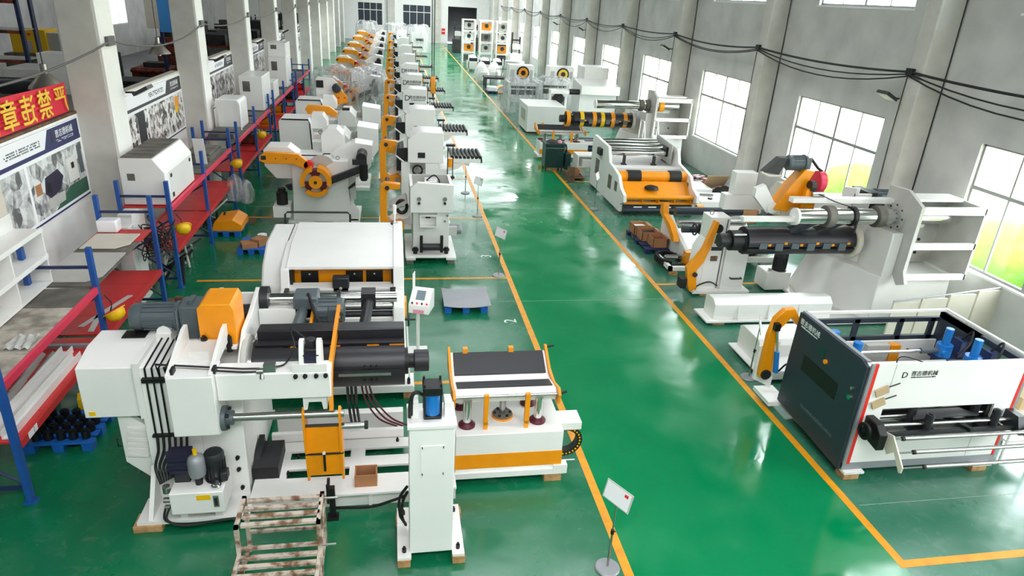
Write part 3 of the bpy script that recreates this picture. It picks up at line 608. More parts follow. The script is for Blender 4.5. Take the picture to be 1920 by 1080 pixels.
# coil car
Cc = T('coil_car', 'white coil car with orange band and V-shaped black rubber saddle', 'coil car', (1.7, 8.9, 0))
P(Cc, 'body', 'white', bx(.86, 2.52, 8.4, 9.3, .2, .92), bev=.012); P(Cc, 'orange_band', 'orange', bx(.855, 2.525, 8.392, 8.4, .3, .56))
P(Cc, 'lower_skirt', 'white', bx(.8, 2.56, 8.36, 9.34, .14, .24), bx(2.4, 2.62, 8.36, 8.5, .14, .3)); P(Cc, 'side_arm', 'white', bx(2.5, 2.86, 8.6, 8.95, .78, .92), bev=.01)
S = P(Cc, 'saddle', 'white', ex('x', [(8.7, 1.3), (9.66, 1.34), (9.7, 1.62), (9.62, 1.62), (9.28, 1.42), (9.12, 1.42), (8.72, 1.5), (8.64, 1.46)], .86, 2.42), bev=.006)
P(S, 'rubber_pad', 'dark', ex('x', [(9.28, 1.43), (9.62, 1.63), (9.64, 1.65), (9.28, 1.445)], .9, 2.38)); P(S, 'rubber_pad', 'dark', ex('x', [(8.8, 1.486), (9.06, 1.436), (9.06, 1.45), (8.8, 1.5)], .9, 2.38))
for x in (.84, 2.44): P(S, 'end_plate', 'orange', ex('x', [(8.6, 1.28), (9.7, 1.36), (9.76, 1.7), (9.7, 1.72), (9.3, 1.5), (8.95, 1.46), (8.62, 1.56), (8.52, 1.48)], x - .02, x + .02))
P(S, 'guide_rod', 'steel', cy((.82, 8.6, 1.46), (2.46, 8.6, 1.46), .022, 10)); P(S, 'rod_knob', 'black', cy((2.46, 8.6, 1.46), (2.56, 8.6, 1.5), .02, 8)); P(S, 'rod_knob', 'black', cy((2.46, 9.7, 1.68), (2.58, 9.7, 1.7), .018, 8))
for x in (1.32, 1.95): P(S, 'stop_arm', 'orange', bx(x - .035, x + .035, 8.52, 8.58, 1.0, 1.52), ex('x', [(8.52, .85), (8.56, .85), (8.58, 1.05), (8.52, 1.05)], x - .03, x + .03)); 
for x in (1.1, 1.85): P(S, 'stop_lug', 'orange', bx(x - .04, x + .04, 9.62, 9.7, 1.62, 1.72))
for x, y in ((1.05, 8.66), (2.16, 8.7), (1.0, 9.18), (2.1, 9.2)):
    q = P(Cc, 'guide_post', 'chrome', cy((x, y, .92), (x, y, 1.36), .065, 16)); P(q, 'post_collar', 'maroon', lathe((x, y, .92), [(.13, 0), (.13, .03), (.1, .06), (.07, .07)], 18))
q = P(Cc, 'centre_cylinder', 'steel', cy((1.63, 8.88, .92), (1.63, 8.88, 1.34), .05, 14)); P(q, 'cylinder_flange', 'orange', cy((1.63, 8.88, .92), (1.63, 8.88, .95), .17, 20)); P(q, 'flange_top', 'greydeck', cy((1.63, 8.88, .95), (1.63, 8.88, .975), .155, 20))
for a in range(6): P(q, 'bolt', 'black', cy((1.63 + .12 * math.cos(a * 1.047), 8.88 + .12 * math.sin(a * 1.047), .975), (1.63 + .12 * math.cos(a * 1.047), 8.88 + .12 * math.sin(a * 1.047), 1.0), .022, 8))
ch = []
for i in range(15):
    a = R(95 - i * 13.5); cx, cz = 2.62, .56; r = .24
    ch.append((cx + r * math.cos(a), cz + r * math.sin(a), a))
for x, z, a in ch:
    k = rotax(bx(x - .035, x + .035, 8.62, 8.76, z - .04, z + .04), -math.degrees(a) + 90, (x, 8.7, z), 'Y'); q = P(Cc, 'chain_link', 'rubber', k)
    P(q, 'link_pin', 'yellow', cy((x, 8.61, z), (x, 8.62, z), .014, 6))
wood_block(2.26, 2.54, 8.36, 8.52, .14, 'timber block under the front right corner of the coil car', group=None)

# leveller behind the decoiler
Lv = T('leveller', 'white hooded leveller with orange roller beam behind the foreground decoiler', 'leveller', (-1.2, 12.8, .15))
P(Lv, 'hood', 'white', ex('x', [(12.2, 2.08), (12.2, 2.14), (13.1, 2.33), (14.3, 2.33), (14.3, 1.3), (14.2, 1.3), (14.2, 2.25), (13.1, 2.27)], -2.0, .02), bev=.01)
P(Lv, 'gear_cover', 'white', ex('x', [(12.3, .5), (14.3, .5), (14.3, 2.3), (13.2, 2.3), (12.6, 2.05), (12.3, 1.7)], -2.5, -2.02), bev=.05)
P(Lv, 'side_frame', 'white', ex('x', [(11.2, .22), (14.3, .22), (14.3, 2.36), (13.1, 2.36), (12.15, 2.16), (12.05, 1.75), (11.4, 1.65), (11.2, 1.1)], -.04, .16), bev=.012)
P(Lv, 'side_frame', 'white', ex('x', [(11.3, .22), (14.3, .22), (14.3, 2.3), (13.1, 2.3), (12.15, 2.1), (12.05, 1.75), (11.5, 1.6), (11.3, 1.1)], -2.1, -1.95), bev=.012)
P(Lv, 'base_frame', 'white', bx(-2.5, .2, 11.0, 14.3, .15, .24), bx(-.2, .32, 10.9, 11.4, .15, .26)); P(Lv, 'front_rail', 'white', bx(-1.5, .3, 10.86, 11.0, .17, .3))
bolts(Lv, [(.22, 10.95, .3), (-1.2, 10.9, .3)], (0, 0, 1), .03, .1)
ob = P(Lv, 'pressure_beam', 'orange', bx(-1.92, -.06, 12.5, 12.7, 1.5, 2.08))
for x in (-1.62, -.78, -.4): P(ob, 'beam_pocket', 'black', bx(x - .16, x + .16, 12.48, 12.5, 1.62, 1.94)); P(ob, 'pocket_bolt', 'steel', cy((x, 12.47, 1.88), (x, 12.48, 1.88), .02, 6))
P(Lv, 'dark_lining', 'black', bx(-1.95, -1.9, 12.2, 12.5, 1.7, 2.08), bx(-.08, -.04, 12.2, 12.5, 1.7, 2.08))
P(Lv, 'front_ledge', 'white', bx(-1.95, -.02, 12.0, 12.3, 1.74, 1.78)); cr = P(Lv, 'carriage', 'dark', bx(-1.16, -.86, 12.0, 12.2, 1.66, 1.98), bev=.015); P(cr, 'sensor', 'chrome', cy((-1.01, 11.99, 1.8), (-1.01, 11.96, 1.8), .03, 10))
P(Lv, 'guide_bar', 'steel', bx(-1.95, -.1, 11.92, 12.02, 1.62, 1.74)); P(Lv, 'guide_bar', 'greydeck', bx(-2.0, 0, 11.86, 11.94, 1.5, 1.6)); P(Lv, 'bar_end', 'black', bx(-2.02, -1.94, 11.86, 12.04, 1.62, 1.78), bx(-.1, -.0, 11.86, 12.04, 1.62, 1.78))
for z, y, m in ((1.5, 11.8, 'steel'), (1.36, 11.72, 'dark'), (1.22, 11.9, 'dark')): P(Lv, 'roll', m, cy((-1.93, y, z), (-.06, y, z), .075, 16))
P(Lv, 'white_beam', 'white', bx(-2.2, -.04, 11.42, 11.5, 1.36, 1.42), bx(-2.2, -.04, 11.34, 11.42, 1.2, 1.27)); P(Lv, 'slot_bar', 'dark', bx(-2.1, -.06, 11.42, 11.46, 1.27, 1.36))
P(Lv, 'chute_plate', 'steel', ex('x', [(11.34, 1.2), (11.36, 1.2), (11.2, .72), (11.18, .72)], -1.6, -.08)); P(Lv, 'chute_lip', 'sheet', bx(-1.6, -.08, 11.02, 11.2, .66, .7))
P(Lv, 'orange_plate', 'orange', bx(.02, .1, 11.36, 11.42, .8, 1.2), ex('x', [(11.3, .5), (11.36, .5), (11.42, 1.2), (11.36, 1.2)], .0, .06)); P(Lv, 'orange_end', 'orange', bx(.08, .2, 11.6, 11.9, 1.34, 1.66), bx(-2.16, -2.06, 11.6, 11.9, 1.4, 1.75), bev=.01)
P(Lv, 'side_post', 'white', tb([(.24, 11.1, .26), (.2, 11.3, 1.3)], .015)); P(Lv, 'handwheel', 'black', ring((.22, 11.7, 1.25), (1, 0, 0), .1, .13, .03, 20), cy((.16, 11.7, 1.25), (.36, 11.7, 1.25), .02, 8))
for x in (-1.5, -.1): P(Lv, 'hinge', 'dark', bx(x - .18, x + .18, 14.3, 14.42, 2.1, 2.3))
P(Lv, 'handrail', 'black', tb([(-2.3, 14.45, 2.0), (-2.3, 14.45, 2.45), (-2.25, 14.45, 2.5), (-1.0, 14.45, 2.5), (-.95, 14.45, 2.45), (-.95, 14.45, 2.0)], .022, 8))
P(Lv, 'signal_lamp', 'white', cy((.0, 14.2, 2.33), (.0, 14.2, 2.7), .018, 8), cy((.0, 14.2, 2.55), (.0, 14.2, 2.75), .04, 10)); P(Lv, 'signal_base', 'black', cy((.0, 14.2, 2.33), (.0, 14.2, 2.36), .09, 12))
wood_block(.12, .32, 10.92, 11.1, .15, 'timber block under the front foot of the hooded leveller', group=None)
# pendant control box
Cb = T('control_box', 'white control console with small screen beside the hooded leveller', 'control box', (.5, 12.55, 0))
P(Cb, 'post', 'white2', cy((.45, 12.7, 0), (.45, 12.7, 1.1), .035, 10), bx(.25, .65, 12.5, 12.9, 0, .03)); b = P(Cb, 'box', 'white', rotz(ex('x', [(12.4, 1.02), (12.85, 1.02), (12.85, 1.42), (12.72, 1.46), (12.4, 1.2)], .3, .72), -18, (.5, 12.6)), bev=.012)
sl = rotz(ex('x', [(12.5, 1.288), (12.66, 1.418), (12.66, 1.424), (12.5, 1.294)], .42, .6), -18, (.5, 12.6)); P(b, 'display', 'screen', sl)
for i in range(4): P(b, 'button', 'brightred' if i % 2 else 'black', rotz(cy((.37 + .1 * i, 12.44, 1.22), (.37 + .1 * i, 12.425, 1.25), .02, 8), -18, (.5, 12.6)))
P(b, 'antenna_plate', 'white', rotz(bx(.3, .31, 12.7, 12.86, 1.4, 1.75), -18, (.5, 12.6))); P(b, 'pink_label', 'pinkbox', rotz(bx(.4, .62, 12.388, 12.398, 1.03, 1.11), -18, (.5, 12.6)))

# blue plastic pallets
def pallet(x0, x1, y0, y1, label, m='palletblue', group=None, h=.16):
    p = T('pallet', label, 'pallet', ((x0 + x1) / 2, (y0 + y1) / 2, 0), group)
    n = 5; w = (y1 - y0) / (n * 1.25)
    for i in range(n): P(p, 'deck_board', m, bx(x0, x1, y0 + i * (y1 - y0 - w) / (n - 1), y0 + i * (y1 - y0 - w) / (n - 1) + w, h - .025, h), bev=.004)
    for i in range(3):
        for j in range(3):
            cx = x0 + .08 + i * (x1 - x0 - .16) / 2; cyy = y0 + .08 + j * (y1 - y0 - .16) / 2
            P(p, 'foot', m, ex('y', [(cx - .075, 0), (cx + .075, 0), (cx + .085, h - .025), (cx - .085, h - .025)], cyy - .08, cyy + .08))
    return p
pallet(1.14, 2.16, 14.52, 15.45, 'bright blue plastic pallet carrying a grey steel sheet beside the leveller')
solo('steel_sheet', 'curled grey steel sheet lying on the blue pallet beside the leveller', 'steel sheet', 'sheet', grid(lambda u, v: (1.12 + 1.12 * u, 14.46 + 1.04 * v, .17 + .05 * (2 * u - 1) ** 2 + .02 * v), 10, 4), grid(lambda u, v: (1.12 + 1.12 * u, 14.46 + 1.04 * v, .163 + .05 * (2 * u - 1) ** 2 + .02 * v), 10, 4))
# ------------------------------------------------------------------ decoilers facing the camera down the left row
def decoiler_a(y, label, front=True, group='decoilers in the left row'):
    d = y - 21.3; o = lambda s: mv(s, (0, d, 0))
    t = T('decoiler', label, 'decoiler', (-2.3, y + .8, 0), group)
    P(t, 'base', 'white', o(bx(-3.3, -1.1, 21.3, 22.95, 0, .1))); P(t, 'body', 'white', o(ex('y', [(-3.15, .1), (-1.36, .1), (-1.34, .5), (-1.4, 1.0), (-1.4, 2.0), (-3.1, 2.0), (-3.1, 1.0)], 21.35, 22.9)), bev=.02)
    P(t, 'foot_rib', 'white', o(ex('y', [(-1.36, .1), (-1.14, .1), (-1.14, .45), (-1.36, .8)], 21.3, 21.4)), o(bx(-1.36, -1.14, 21.3, 22.6, .1, .15)))
    P(t, 'side_panel', 'white', o(ex('y', [(-3.93, 1.75), (-3.93, 2.24), (-3.8, 2.36), (-3.2, 2.36), (-2.9, 2.12), (-2.9, 1.36), (-3.6, 1.36)], 21.6, 22.3)), bev=.012)
    P(t, 'end_panel', 'white', o(ex('y', [(-1.5, 1.3), (-1.0, 1.45), (-.72, 1.75), (-.66, 2.42), (-1.2, 2.5), (-1.9, 2.1)], 21.75, 22.5)), bev=.012)
    if y < 44: P(t, 'octagon_hood', 'white', o(ex('y', [(-2.3, 1.9), (-2.3, 2.55), (-2.1, 2.75), (-1.8, 2.75), (-1.6, 2.55), (-1.6, 1.9)], 22.6, 23.4)), bev=.01)
    for x in (-1.75, -1.72): pass
    for x, yy in ((-1.68, 21.8), (-1.72, 21.5)): P(t, 'eye_bolt', 'steel', o(ring((x, yy, 2.06), (0, 1, 0), .045, .065, .02, 12)), o(cy((x, yy + .01, 1.98), (x, yy + .01, 2.02), .015, 6)))
    P(t, 'hydraulic_pipe', 'black', o(tb([(-3.1, 21.7, 2.08), (-2.2, 21.7, 2.08), (-2.15, 21.7, 2.14), (-1.95, 21.7, 2.14)], .02)))
    a = P(t, 'pressing_arm', 'orange', o(ex('y', [(-3.98, 2.02), (-3.98, 2.14), (-3.8, 2.28), (-2.85, 2.24), (-2.58, 2.02), (-2.56, 1.86), (-2.68, 1.8), (-3.0, 1.94), (-3.8, 1.94)], 21.1, 21.3)), bev=.012)
    P(a, 'arm_pin', 'dark', o(bx(-3.92, -3.78, 21.09, 21.1, 2.06, 2.18))); P(a, 'arm_pad', 'brightred', o(cy((-2.56, 21.1, 1.9), (-2.56, 21.3, 1.9), .14, 16)))
    for x in (-3.5, -3.2, -2.9): P(a, 'arm_bolt', 'dark', o(cy((x, 21.09, 2.1), (x, 21.1, 2.1), .02, 8)))
    b = P(t, 'support_arm', 'dark', o(rotax(bx(-2.15, -1.0, 21.05, 21.25, 1.74, 1.94), -22, (-1.0, 21.1, 2.12), 'Y')), bev=.02)
    P(b, 'arm_pivot', 'black', o(cy((-.98, 20.98, 2.18), (-.98, 21.7, 2.18), .16, 18))); P(b, 'arm_clamp', 'dark', o(bx(-1.25, -.82, 20.95, 21.1, 1.98, 2.14)))
    P(t, 'arm_motor', 'black', o(cy((-.92, 21.0, 1.98), (-.92, 21.05, 1.55), .13, 14)), o(cy((-.92, 21.05, 1.55), (-.92, 21.05, 1.48), .1, 12)))
    m = P(t, 'mandrel', 'offgrey', o(cy((-2.35, 20.95, 1.46), (-2.35, 21.35, 1.46), .33, 20)))
    for k in range(3):
        P(m, 'mandrel_segment', 'orange', o(ring((-2.35, 20.82, 1.46), (0, 1, 0), .33, .46, .5, 8, 100 + 120 * k, 195 + 120 * k)))
        P(m, 'wedge', 'maroon', o(ring((-2.35, 20.86, 1.46), (0, 1, 0), .2, .36, .3, 6, 60 + 120 * k, 120 + 120 * k)))
    P(m, 'face_disc', 'orange', o(cy((-2.35, 20.8, 1.46), (-2.35, 20.9, 1.46), .2, 20))); P(m, 'centre_bolt', 'dark', o(cy((-2.35, 20.77, 1.46), (-2.35, 20.8, 1.46), .05, 8)))
    P(t, 'brake_disc', 'offgrey', o(ring((-2.2, 21.33, 1.76), (0, 1, 0), .15, .42, .03, 10, 30, 150)))
    P(t, 'limit_switch', 'black', o(ex('y', [(-1.42, 1.2), (-1.2, 1.38), (-1.2, 1.28), (-1.4, 1.14)], 21.2, 21.3)), o(ex('y', [(-3.3, 1.25), (-3.1, 1.3), (-3.1, 1.1), (-3.2, 1.1)], 21.2, 21.3)))
    P(t, 'valve_bank', 'offgrey', o(bx(-1.36, -1.2, 21.3, 21.6, .8, 1.5)))
    P(t, 'pump_tank', 'white', o(bx(-3.7, -3.2, 21.1, 21.8, .25, .6))); P(t, 'pump_motor', 'black', o(cy((-3.45, 21.4, .6), (-3.45, 21.4, 1.0), .17, 16)), o(cy((-3.45, 21.4, 1.0), (-3.45, 21.4, 1.12), .12, 14)))
    return t
def decoiler_c(y, label, motor_plate=False, group='decoilers in the left row'):
    d = y - 26.0; o = lambda s: mv(s, (0, d, 0))
    t = T('decoiler', label, 'decoiler', (-2.2, y + .6, 0), group)
    P(t, 'body', 'white', o(bx(-3.1, -1.3, 25.6, 27.4, .1, 1.7)), bev=.02)
    P(t, 'gear_box', 'white', o(ex('y', [(-4.0, .9), (-2.95, .9), (-2.95, 2.45), (-3.0, 2.52), (-3.95, 2.52), (-4.0, 2.45)], 25.3, 26.6)), bev=.015)
    P(t, 'rear_step', 'white', o(ex('y', [(-2.95, 2.1), (-2.4, 2.1), (-2.4, 2.4), (-2.55, 2.62), (-2.95, 2.62)], 26.0, 26.7)), bev=.01)
    P(t, 'hydraulic_pipe', 'black', o(tb([(-3.9, 25.28, 2.54), (-2.98, 25.28, 2.54), (-2.93, 25.25, 2.4), (-2.9, 25.25, 1.5)], .025)))
    P(t, 'octagon_hood', 'white2', o(ex('y', [(-2.3, 1.55), (-2.3, 1.95), (-2.1, 2.2), (-1.78, 2.2), (-1.55, 1.95), (-1.55, 1.55)], 24.9, 26.3)), bev=.01)
    P(t, 'tray', 'offgrey', o(bx(-2.7, -1.2, 26.3, 26.5, 1.7, 1.95)))
    P(t, 'right_box', 'white', o(ex('y', [(-1.3, 1.2), (-.75, 1.2), (-.55, 1.5), (-.55, 2.25), (-1.3, 2.35)], 25.4, 26.5)), bev=.012)
    P(t, 'manifold', 'dark', o(bx(-2.1, -1.8, 25.0, 25.15, 2.2, 2.3)))
    for x in (-2.6, -1.4): P(t, 'eye_bolt', 'steel', o(ring((x, 25.6, 2.05), (0, 1, 0), .06, .085, .025, 12)))
    if motor_plate:
        p = P(t, 'pressing_arm', 'white', o(ex('y', [(-3.3, 2.5), (-3.3, 3.2), (-3.2, 3.3), (-2.6, 3.26), (-2.3, 2.95), (-2.05, 2.5), (-2.05, 2.3), (-2.4, 2.1), (-2.95, 2.2)], 26.9, 27.0)))
        P(p, 'arm_lower', 'orange', o(ex('y', [(-2.95, 2.16), (-2.55, 2.6), (-2.2, 2.75), (-1.95, 2.45), (-2.0, 2.25), (-2.3, 2.15)], 26.84, 26.9))); P(p, 'gear_end', 'black', o(bx(-3.28, -2.98, 26.84, 26.9, 2.85, 3.15)), o(cy((-3.13, 26.8, 3.0), (-3.13, 26.84, 3.0), .07, 12)))
        P(p, 'arm_motor', 'dark', o(lathe((-2.42, 26.9, 2.85), [(.2, 0), (.2, .15), (.16, .25), (.05, .27)], 16, (0, -1, 0))))
        for x in (-2.6, -2.35, -2.1): P(p, 'arm_bolt', 'brightred', o(cy((x, 26.82, 2.45), (x, 26.84, 2.45), .04, 8)))
    else:
        a = P(t, 'pressing_arm', 'orange', o(ex('y', [(-3.3, 2.6), (-3.2, 2.75), (-2.4, 2.72), (-2.1, 2.5), (-2.15, 2.3), (-2.4, 2.4), (-3.2, 2.42)], 27.2, 27.4)), bev=.01)
    P(t, 'base', 'white', o(bx(-3.3, -.9, 25.2, 27.4, .0, .12)))
    return t
decoiler_a(21.3, 'white decoiler with orange arm and black support arm right behind the hooded leveller')
decoiler_c(26.0, 'boxy white decoiler with octagonal hood just behind the nearest camera-facing decoiler')
decoiler_c(30.6, 'boxy white decoiler with dark motor on its white-and-orange arm', motor_plate=True)
decoiler_a(39.3, 'decoiler draped in clear plastic film with round orange mandrel end showing')
for y, w in ((45.5, 'first'), (52, 'second'), (59, 'third'), (66, 'fourth'), (75, 'fifth'), (84, 'sixth')):
    decoiler_a(y, '%s white decoiler beyond the plastic-draped one in the left row' % w)
def drape(name, label, x0, x1, y0, y1, zt, seed, flare=.35, cat='plastic film'):
    rnd = random.Random(seed); n = 40; ph = [rnd.uniform(0, 6.28) for _ in range(6)]
    def rad(a, k):
        return 1 + k * (.05 * math.sin(7 * a + ph[0]) + .04 * math.sin(13 * a + ph[1]) + .03 * math.sin(23 * a + ph[2]))
    cx, cyy = (x0 + x1) / 2, (y0 + y1) / 2; hx, hy = (x1 - x0) / 2, (y1 - y0) / 2
    def sq(a):
        c, s = math.cos(a), math.sin(a); k = 1 / max(abs(c), abs(s)) ** .75
        return c * k, s * k
    rows = [(.02, zt + .04), (.4, zt + .08), (.75, zt + .05), (.95, zt - .05), (1.0, zt - .4), (1.03, zt - .9), (1.06, zt * .4), (1.0 + flare * .4, .25), (1.0 + flare * .5, .06)]
    v = []; f = []
    for j, (s, z) in enumerate(rows):
        for i in range(n):
            a = 2 * math.pi * i / n; c, q = sq(a); w = rad(a, min(1, j / 4))
            v.append((cx + hx * s * c * w, cyy + hy * s * q * w, z + (.09 * math.sin(5 * a + ph[3]) + .05 * math.sin(11 * a + ph[4])) * (1 if 0 < j < 6 else .2)))
    for j in range(len(rows) - 1):
        for i in range(n): f.append((j * n + i, j * n + (i + 1) % n, (j + 1) * n + (i + 1) % n, (j + 1) * n + i))
    return solo(name, label, cat, 'film', (v, f))
drape('plastic_film', 'clear crinkled plastic film draped over the decoiler in the left row', -4.3, -.35, 38.4, 41.2, 2.75, 3)

# ------------------------------------------------------------------ straighteners along the left yellow line
def feed_arm(t, y, o, k=0):
    a = P(t, 'feed_arm', 'orange', o(ex('y', [(-.45, 2.05), (-.42, 2.2), (-.3, 2.26), (.1, 2.22), (.1, 2.08), (-.2, 2.06), (-.26, 1.95), (-.26, 1.25), (-.16, 1.12), (.1, 1.2), (.2, 1.1), (.2, .95), (.05, .86), (-.3, .9), (-.45, 1.05)], y + .25, y + .45)), bev=.01)
    P(a, 'pivot_pin', 'steel', o(cy((.08, y + .22, 1.03), (.08, y + .26, 1.03), .07, 14))); P(a, 'quadrant_plate', 'white', o(ex('y', [(-.2, 1.25), (-.1, 1.1), (.3, 1.2), (.35, 1.55), (.05, 1.5)], y + .46, y + .52)))
    P(a, 'deflector', 'offgrey', o(ex('y', [(-.2, 1.5), (.25, 1.75), (.3, 1.68), (-.15, 1.44)], y + .3, y + 1.1))); P(a, 'bracket', 'white', o(bx(-.5, .4, y + .5, y + 1.3, .85, 1.0)))
    P(a, 'entry_roller', 'dark', o(cy((-.25, y + .2, 2.12), (-.25, y + 1.2, 2.12), .06, 12)))
def roller_table(t, x0, x1, y0, y1, z, o, n=7):
    b = P(t, 'roller_table', 'white', o(bx(x0, x1, y0, y0 + .06, z - .16, z - .04)), o(bx(x0, x1, y1 - .06, y1, z - .16, z - .04)), o(bx(x0, x0 + .05, y0, y1, z - .16, z - .04)), o(bx(x1 - .05, x1, y0, y1, z - .16, z - .04)))
    for i in range(n):
        x = x0 + .06 + (x1 - x0 - .12) * i / (n - 1); P(b, 'roller', 'black', o(cy((x, y0 + .02, z), (x, y1 - .02, z), .055, 10)))
# the nearest one
t = T('straightener', 'white straightener with two gauges and a recessed tray beside the leveller', 'straightener', (1.0, 18.9, 0), 'straighteners along the left yellow line')
P(t, 'base', 'white', bx(.28, 1.68, 17.75, 19.7, .16, .22), bx(.3, .56, 17.68, 17.8, .12, .2), bx(1.4, 1.68, 17.68, 17.8, .12, .2), bev=.01)
P(t, 'lower_body', 'white', bx(.5, 1.5, 18.15, 19.6, .22, 1.5), bev=.01)
P(t, 'front_panel', 'white', ex('y', [(.42, 1.4), (1.58, 1.4), (1.6, 2.18), (.62, 2.24), (.42, 2.08)], 17.98, 18.14), bev=.012)
P(t, 'side_cheek', 'white', bx(.42, .5, 18.14, 19.5, 1.4, 2.1)); P(t, 'side_cheek', 'white', bx(1.52, 1.6, 18.14, 19.5, 1.4, 2.1)); P(t, 'inner_wall', 'offgrey', bx(.5, 1.52, 19.42, 19.5, 1.5, 2.1))
tr = P(t, 'tray', 'white', bx(.68, 1.16, 17.96, 18.15, .98, 1.02), bx(.68, 1.16, 17.96, 18.15, 1.3, 1.33), bx(.68, .71, 17.96, 18.15, 1.02, 1.3), bx(1.13, 1.16, 17.96, 18.15, 1.02, 1.3)); P(tr, 'tray_slot', 'black', bx(.84, .98, 18.13, 18.145, 1.2, 1.24))
for x in (.66, 1.36): P(t, 'gauge', 'steel', cy((x, 17.93, 1.8), (x, 17.98, 1.8), .055, 14)); P(t, 'knob', 'black', cy((x, 17.92, 1.68), (x, 17.98, 1.68), .035, 10))
P(t, 'inner_motor', 'steel', cy((.85, 19.0, 2.0), (1.2, 19.0, 2.0), .14, 14)); P(t, 'inner_bar', 'dark', bx(.6, 1.5, 18.6, 18.7, 1.9, 2.0)); hoses(t, [[(.9, 18.8, 2.1), (1.1, 18.8, 2.25), (1.25, 18.8, 2.1), (1.25, 18.8, 1.9)]], .02)
P(t, 'guide_bar', 'black', bx(.68, .76, 17.82, 17.9, .3, .78)); P(t, 'guide_bar', 'black', bx(1.24, 1.32, 17.82, 17.9, .3, .78)); P(t, 'guide_roller', 'dark', cy((.7, 17.95, .42), (1.3, 17.95, .42), .1, 14))
for x in (.56, 1.42): P(t, 'levelling_foot', 'black', cy((x, 17.98, .22), (x, 17.98, .4), .06, 10), cy((x, 17.98, .3), (x, 17.98, .36), .09, 10))
for x in (1.45, 1.38): P(t, 'wall_fitting', 'steel', cy((x, 18.1, 1.28 if x > 1.4 else 1.12), (x, 18.15, 1.28 if x > 1.4 else 1.12), .03, 8))
motor(t, (1.6, 18.6, .72), (1, 0, 0), .3, .13, 'sheet'); P(t, 'pump_box', 'offgrey', bx(1.52, 1.75, 18.4, 18.55, .6, .85))
feed_arm(t, 18.0, lambda s: mv(s, (.06, 0, -.1))); P(t, 'cable_loop', 'black', tb([(.2 + .14 * math.cos(a * .5), 18.4, 1.45 + .18 * math.sin(a * .5)) for a in range(14)], .05))
wood_block(.3, .5, 17.72, 17.9, .12, 'timber block under the left front foot of the two-gauge straightener', 'greydeck', None); wood_block(1.44, 1.64, 17.72, 17.9, .12, 'timber block under the right front foot of the two-gauge straightener', 'greydeck', None)
def straightener(y, label, logo=False, table=True, window='black', dz=0.0):
    d = y - 21.9; o = lambda s: mv(([(a, b, c + (dz if c > .3 else 0)) for a, b, c in s[0]], s[1]), (0, d, 0))
    t = T('straightener', label, 'straightener', (1.0, y + 1.2, 0), 'straighteners along the left yellow line')
    P(t, 'base', 'white', o(bx(.25, 1.75, 22.0, 24.4, .0, .2))); P(t, 'lower_body', 'white', o(bx(.3, 1.68, 22.2, 24.3, .2, 1.75)), bev=.015)
    P(t, 'side_column', 'white', o(ex('y', [(.22, .4), (.48, .4), (.48, 2.0), (.22, 2.0)], 22.0, 22.3)))
    h = P(t, 'hood', 'white', o(ex('y', [(.42, 2.0), (1.5, 2.0), (1.5, 2.92), (.75, 2.94), (.42, 2.7)], 21.9, 22.9)), o(ex('x', [(22.9, 2.0), (23.9, 2.0), (23.6, 2.6), (22.9, 2.92)], .55, 1.5)), bev=.012)
    P(h, 'hood_window', window, o(bx(.72, .94, 21.88, 21.9, 2.16, 2.32))); P(t, 'switch_box', 'white', o(bx(.95, 1.36, 21.92, 22.2, 1.45, 2.0)), bev=.01)
    P(t, 'hose_reel', 'rubber', o(ring((.72, 22.1, 1.72), (0, 1, 0), .12, .17, .06, 18))); P(t, 'reel_hub', 'steel', o(cy((.72, 22.08, 1.72), (.72, 22.2, 1.72), .07, 12)))
    P(t, 'vent_plate', 'offgrey', o(rotax(bx(.35, .62, 21.95, 22.5, 2.72, 2.75), 30, (.48, 22.2, 2.7), 'Y')))
    g = P(t, 'lift_cylinder', 'orange', o(cy((1.72, 22.1, 1.85), (1.72, 22.1, 2.12), .09, 12))); P(g, 'tie_rod', 'black', o(cy((1.64, 22.05, 1.45), (1.64, 22.05, 2.55), .016, 6))); P(g, 'tie_rod', 'black', o(cy((1.8, 22.05, 1.45), (1.8, 22.05, 2.55), .016, 6))); P(g, 'rod_plate', 'black', o(bx(1.58, 1.86, 22.0, 22.15, 1.5, 1.55)), o(bx(1.58, 1.86, 22.0, 22.15, 2.5, 2.56)))
    P(t, 'entry_rolls', 'rubber', o(cy((.2, 22.2, 1.9), (.2, 23.8, 1.9), .12, 12)), o(cy((.2, 22.2, 2.2), (.2, 23.8, 2.2), .12, 12)), o(bx(.08, .42, 22.1, 22.2, 1.7, 2.4)))
    feed_arm(t, 22.0, lambda s: o(mv(s, (.02, 0, .35))))
    if table: roller_table(t, 1.75, 2.75, 22.3, 23.5, 2.1, o, 8); P(t, 'table_strut', 'white', o(ex('y', [(1.68, 1.9), (2.2, 1.94), (2.0, 1.75), (1.68, 1.65)], 22.3, 22.36)))
    if logo:
        text(t, 'logo_mark', 'D', 'dark', .34, (.62, y - .012, 2.52), (1, 0, 0), (0, 0, 1)); text(t, 'logo_text', '晋志德机械', 'dark', .15, (1.08, y - .012, 2.56), (1, 0, 0), (0, 0, 1)); unread(t, 'logo_subtitle', 'dark', 'y', y - .012, .8, 1.42, 2.43, .04, 6)
    P(t, 'guard_frame', 'white', o(tb([(.42, 22.0, 2.75), (.1, 22.0, 2.6), (.05, 22.0, 2.2), (.3, 22.0, 2.0)], .03)))
    return t
straightener(20.7, 'white straightener with square hood window, second from the camera in the left row', dz=.14)
straightener(25.2, 'third white straightener from the camera along the left yellow line', dz=.12)
straightener(31.5, 'fourth white straightener from the camera, with printed logo on its hood', True)
for y, w in ((37.0, 'fifth'), (42.5, 'sixth'), (49, 'seventh'), (57, 'eighth'), (66, 'ninth'), (78, 'tenth')):
    straightener(y, '%s white straightener from the camera along the left yellow line' % w, w in ('fifth', 'sixth'), w != 'tenth')
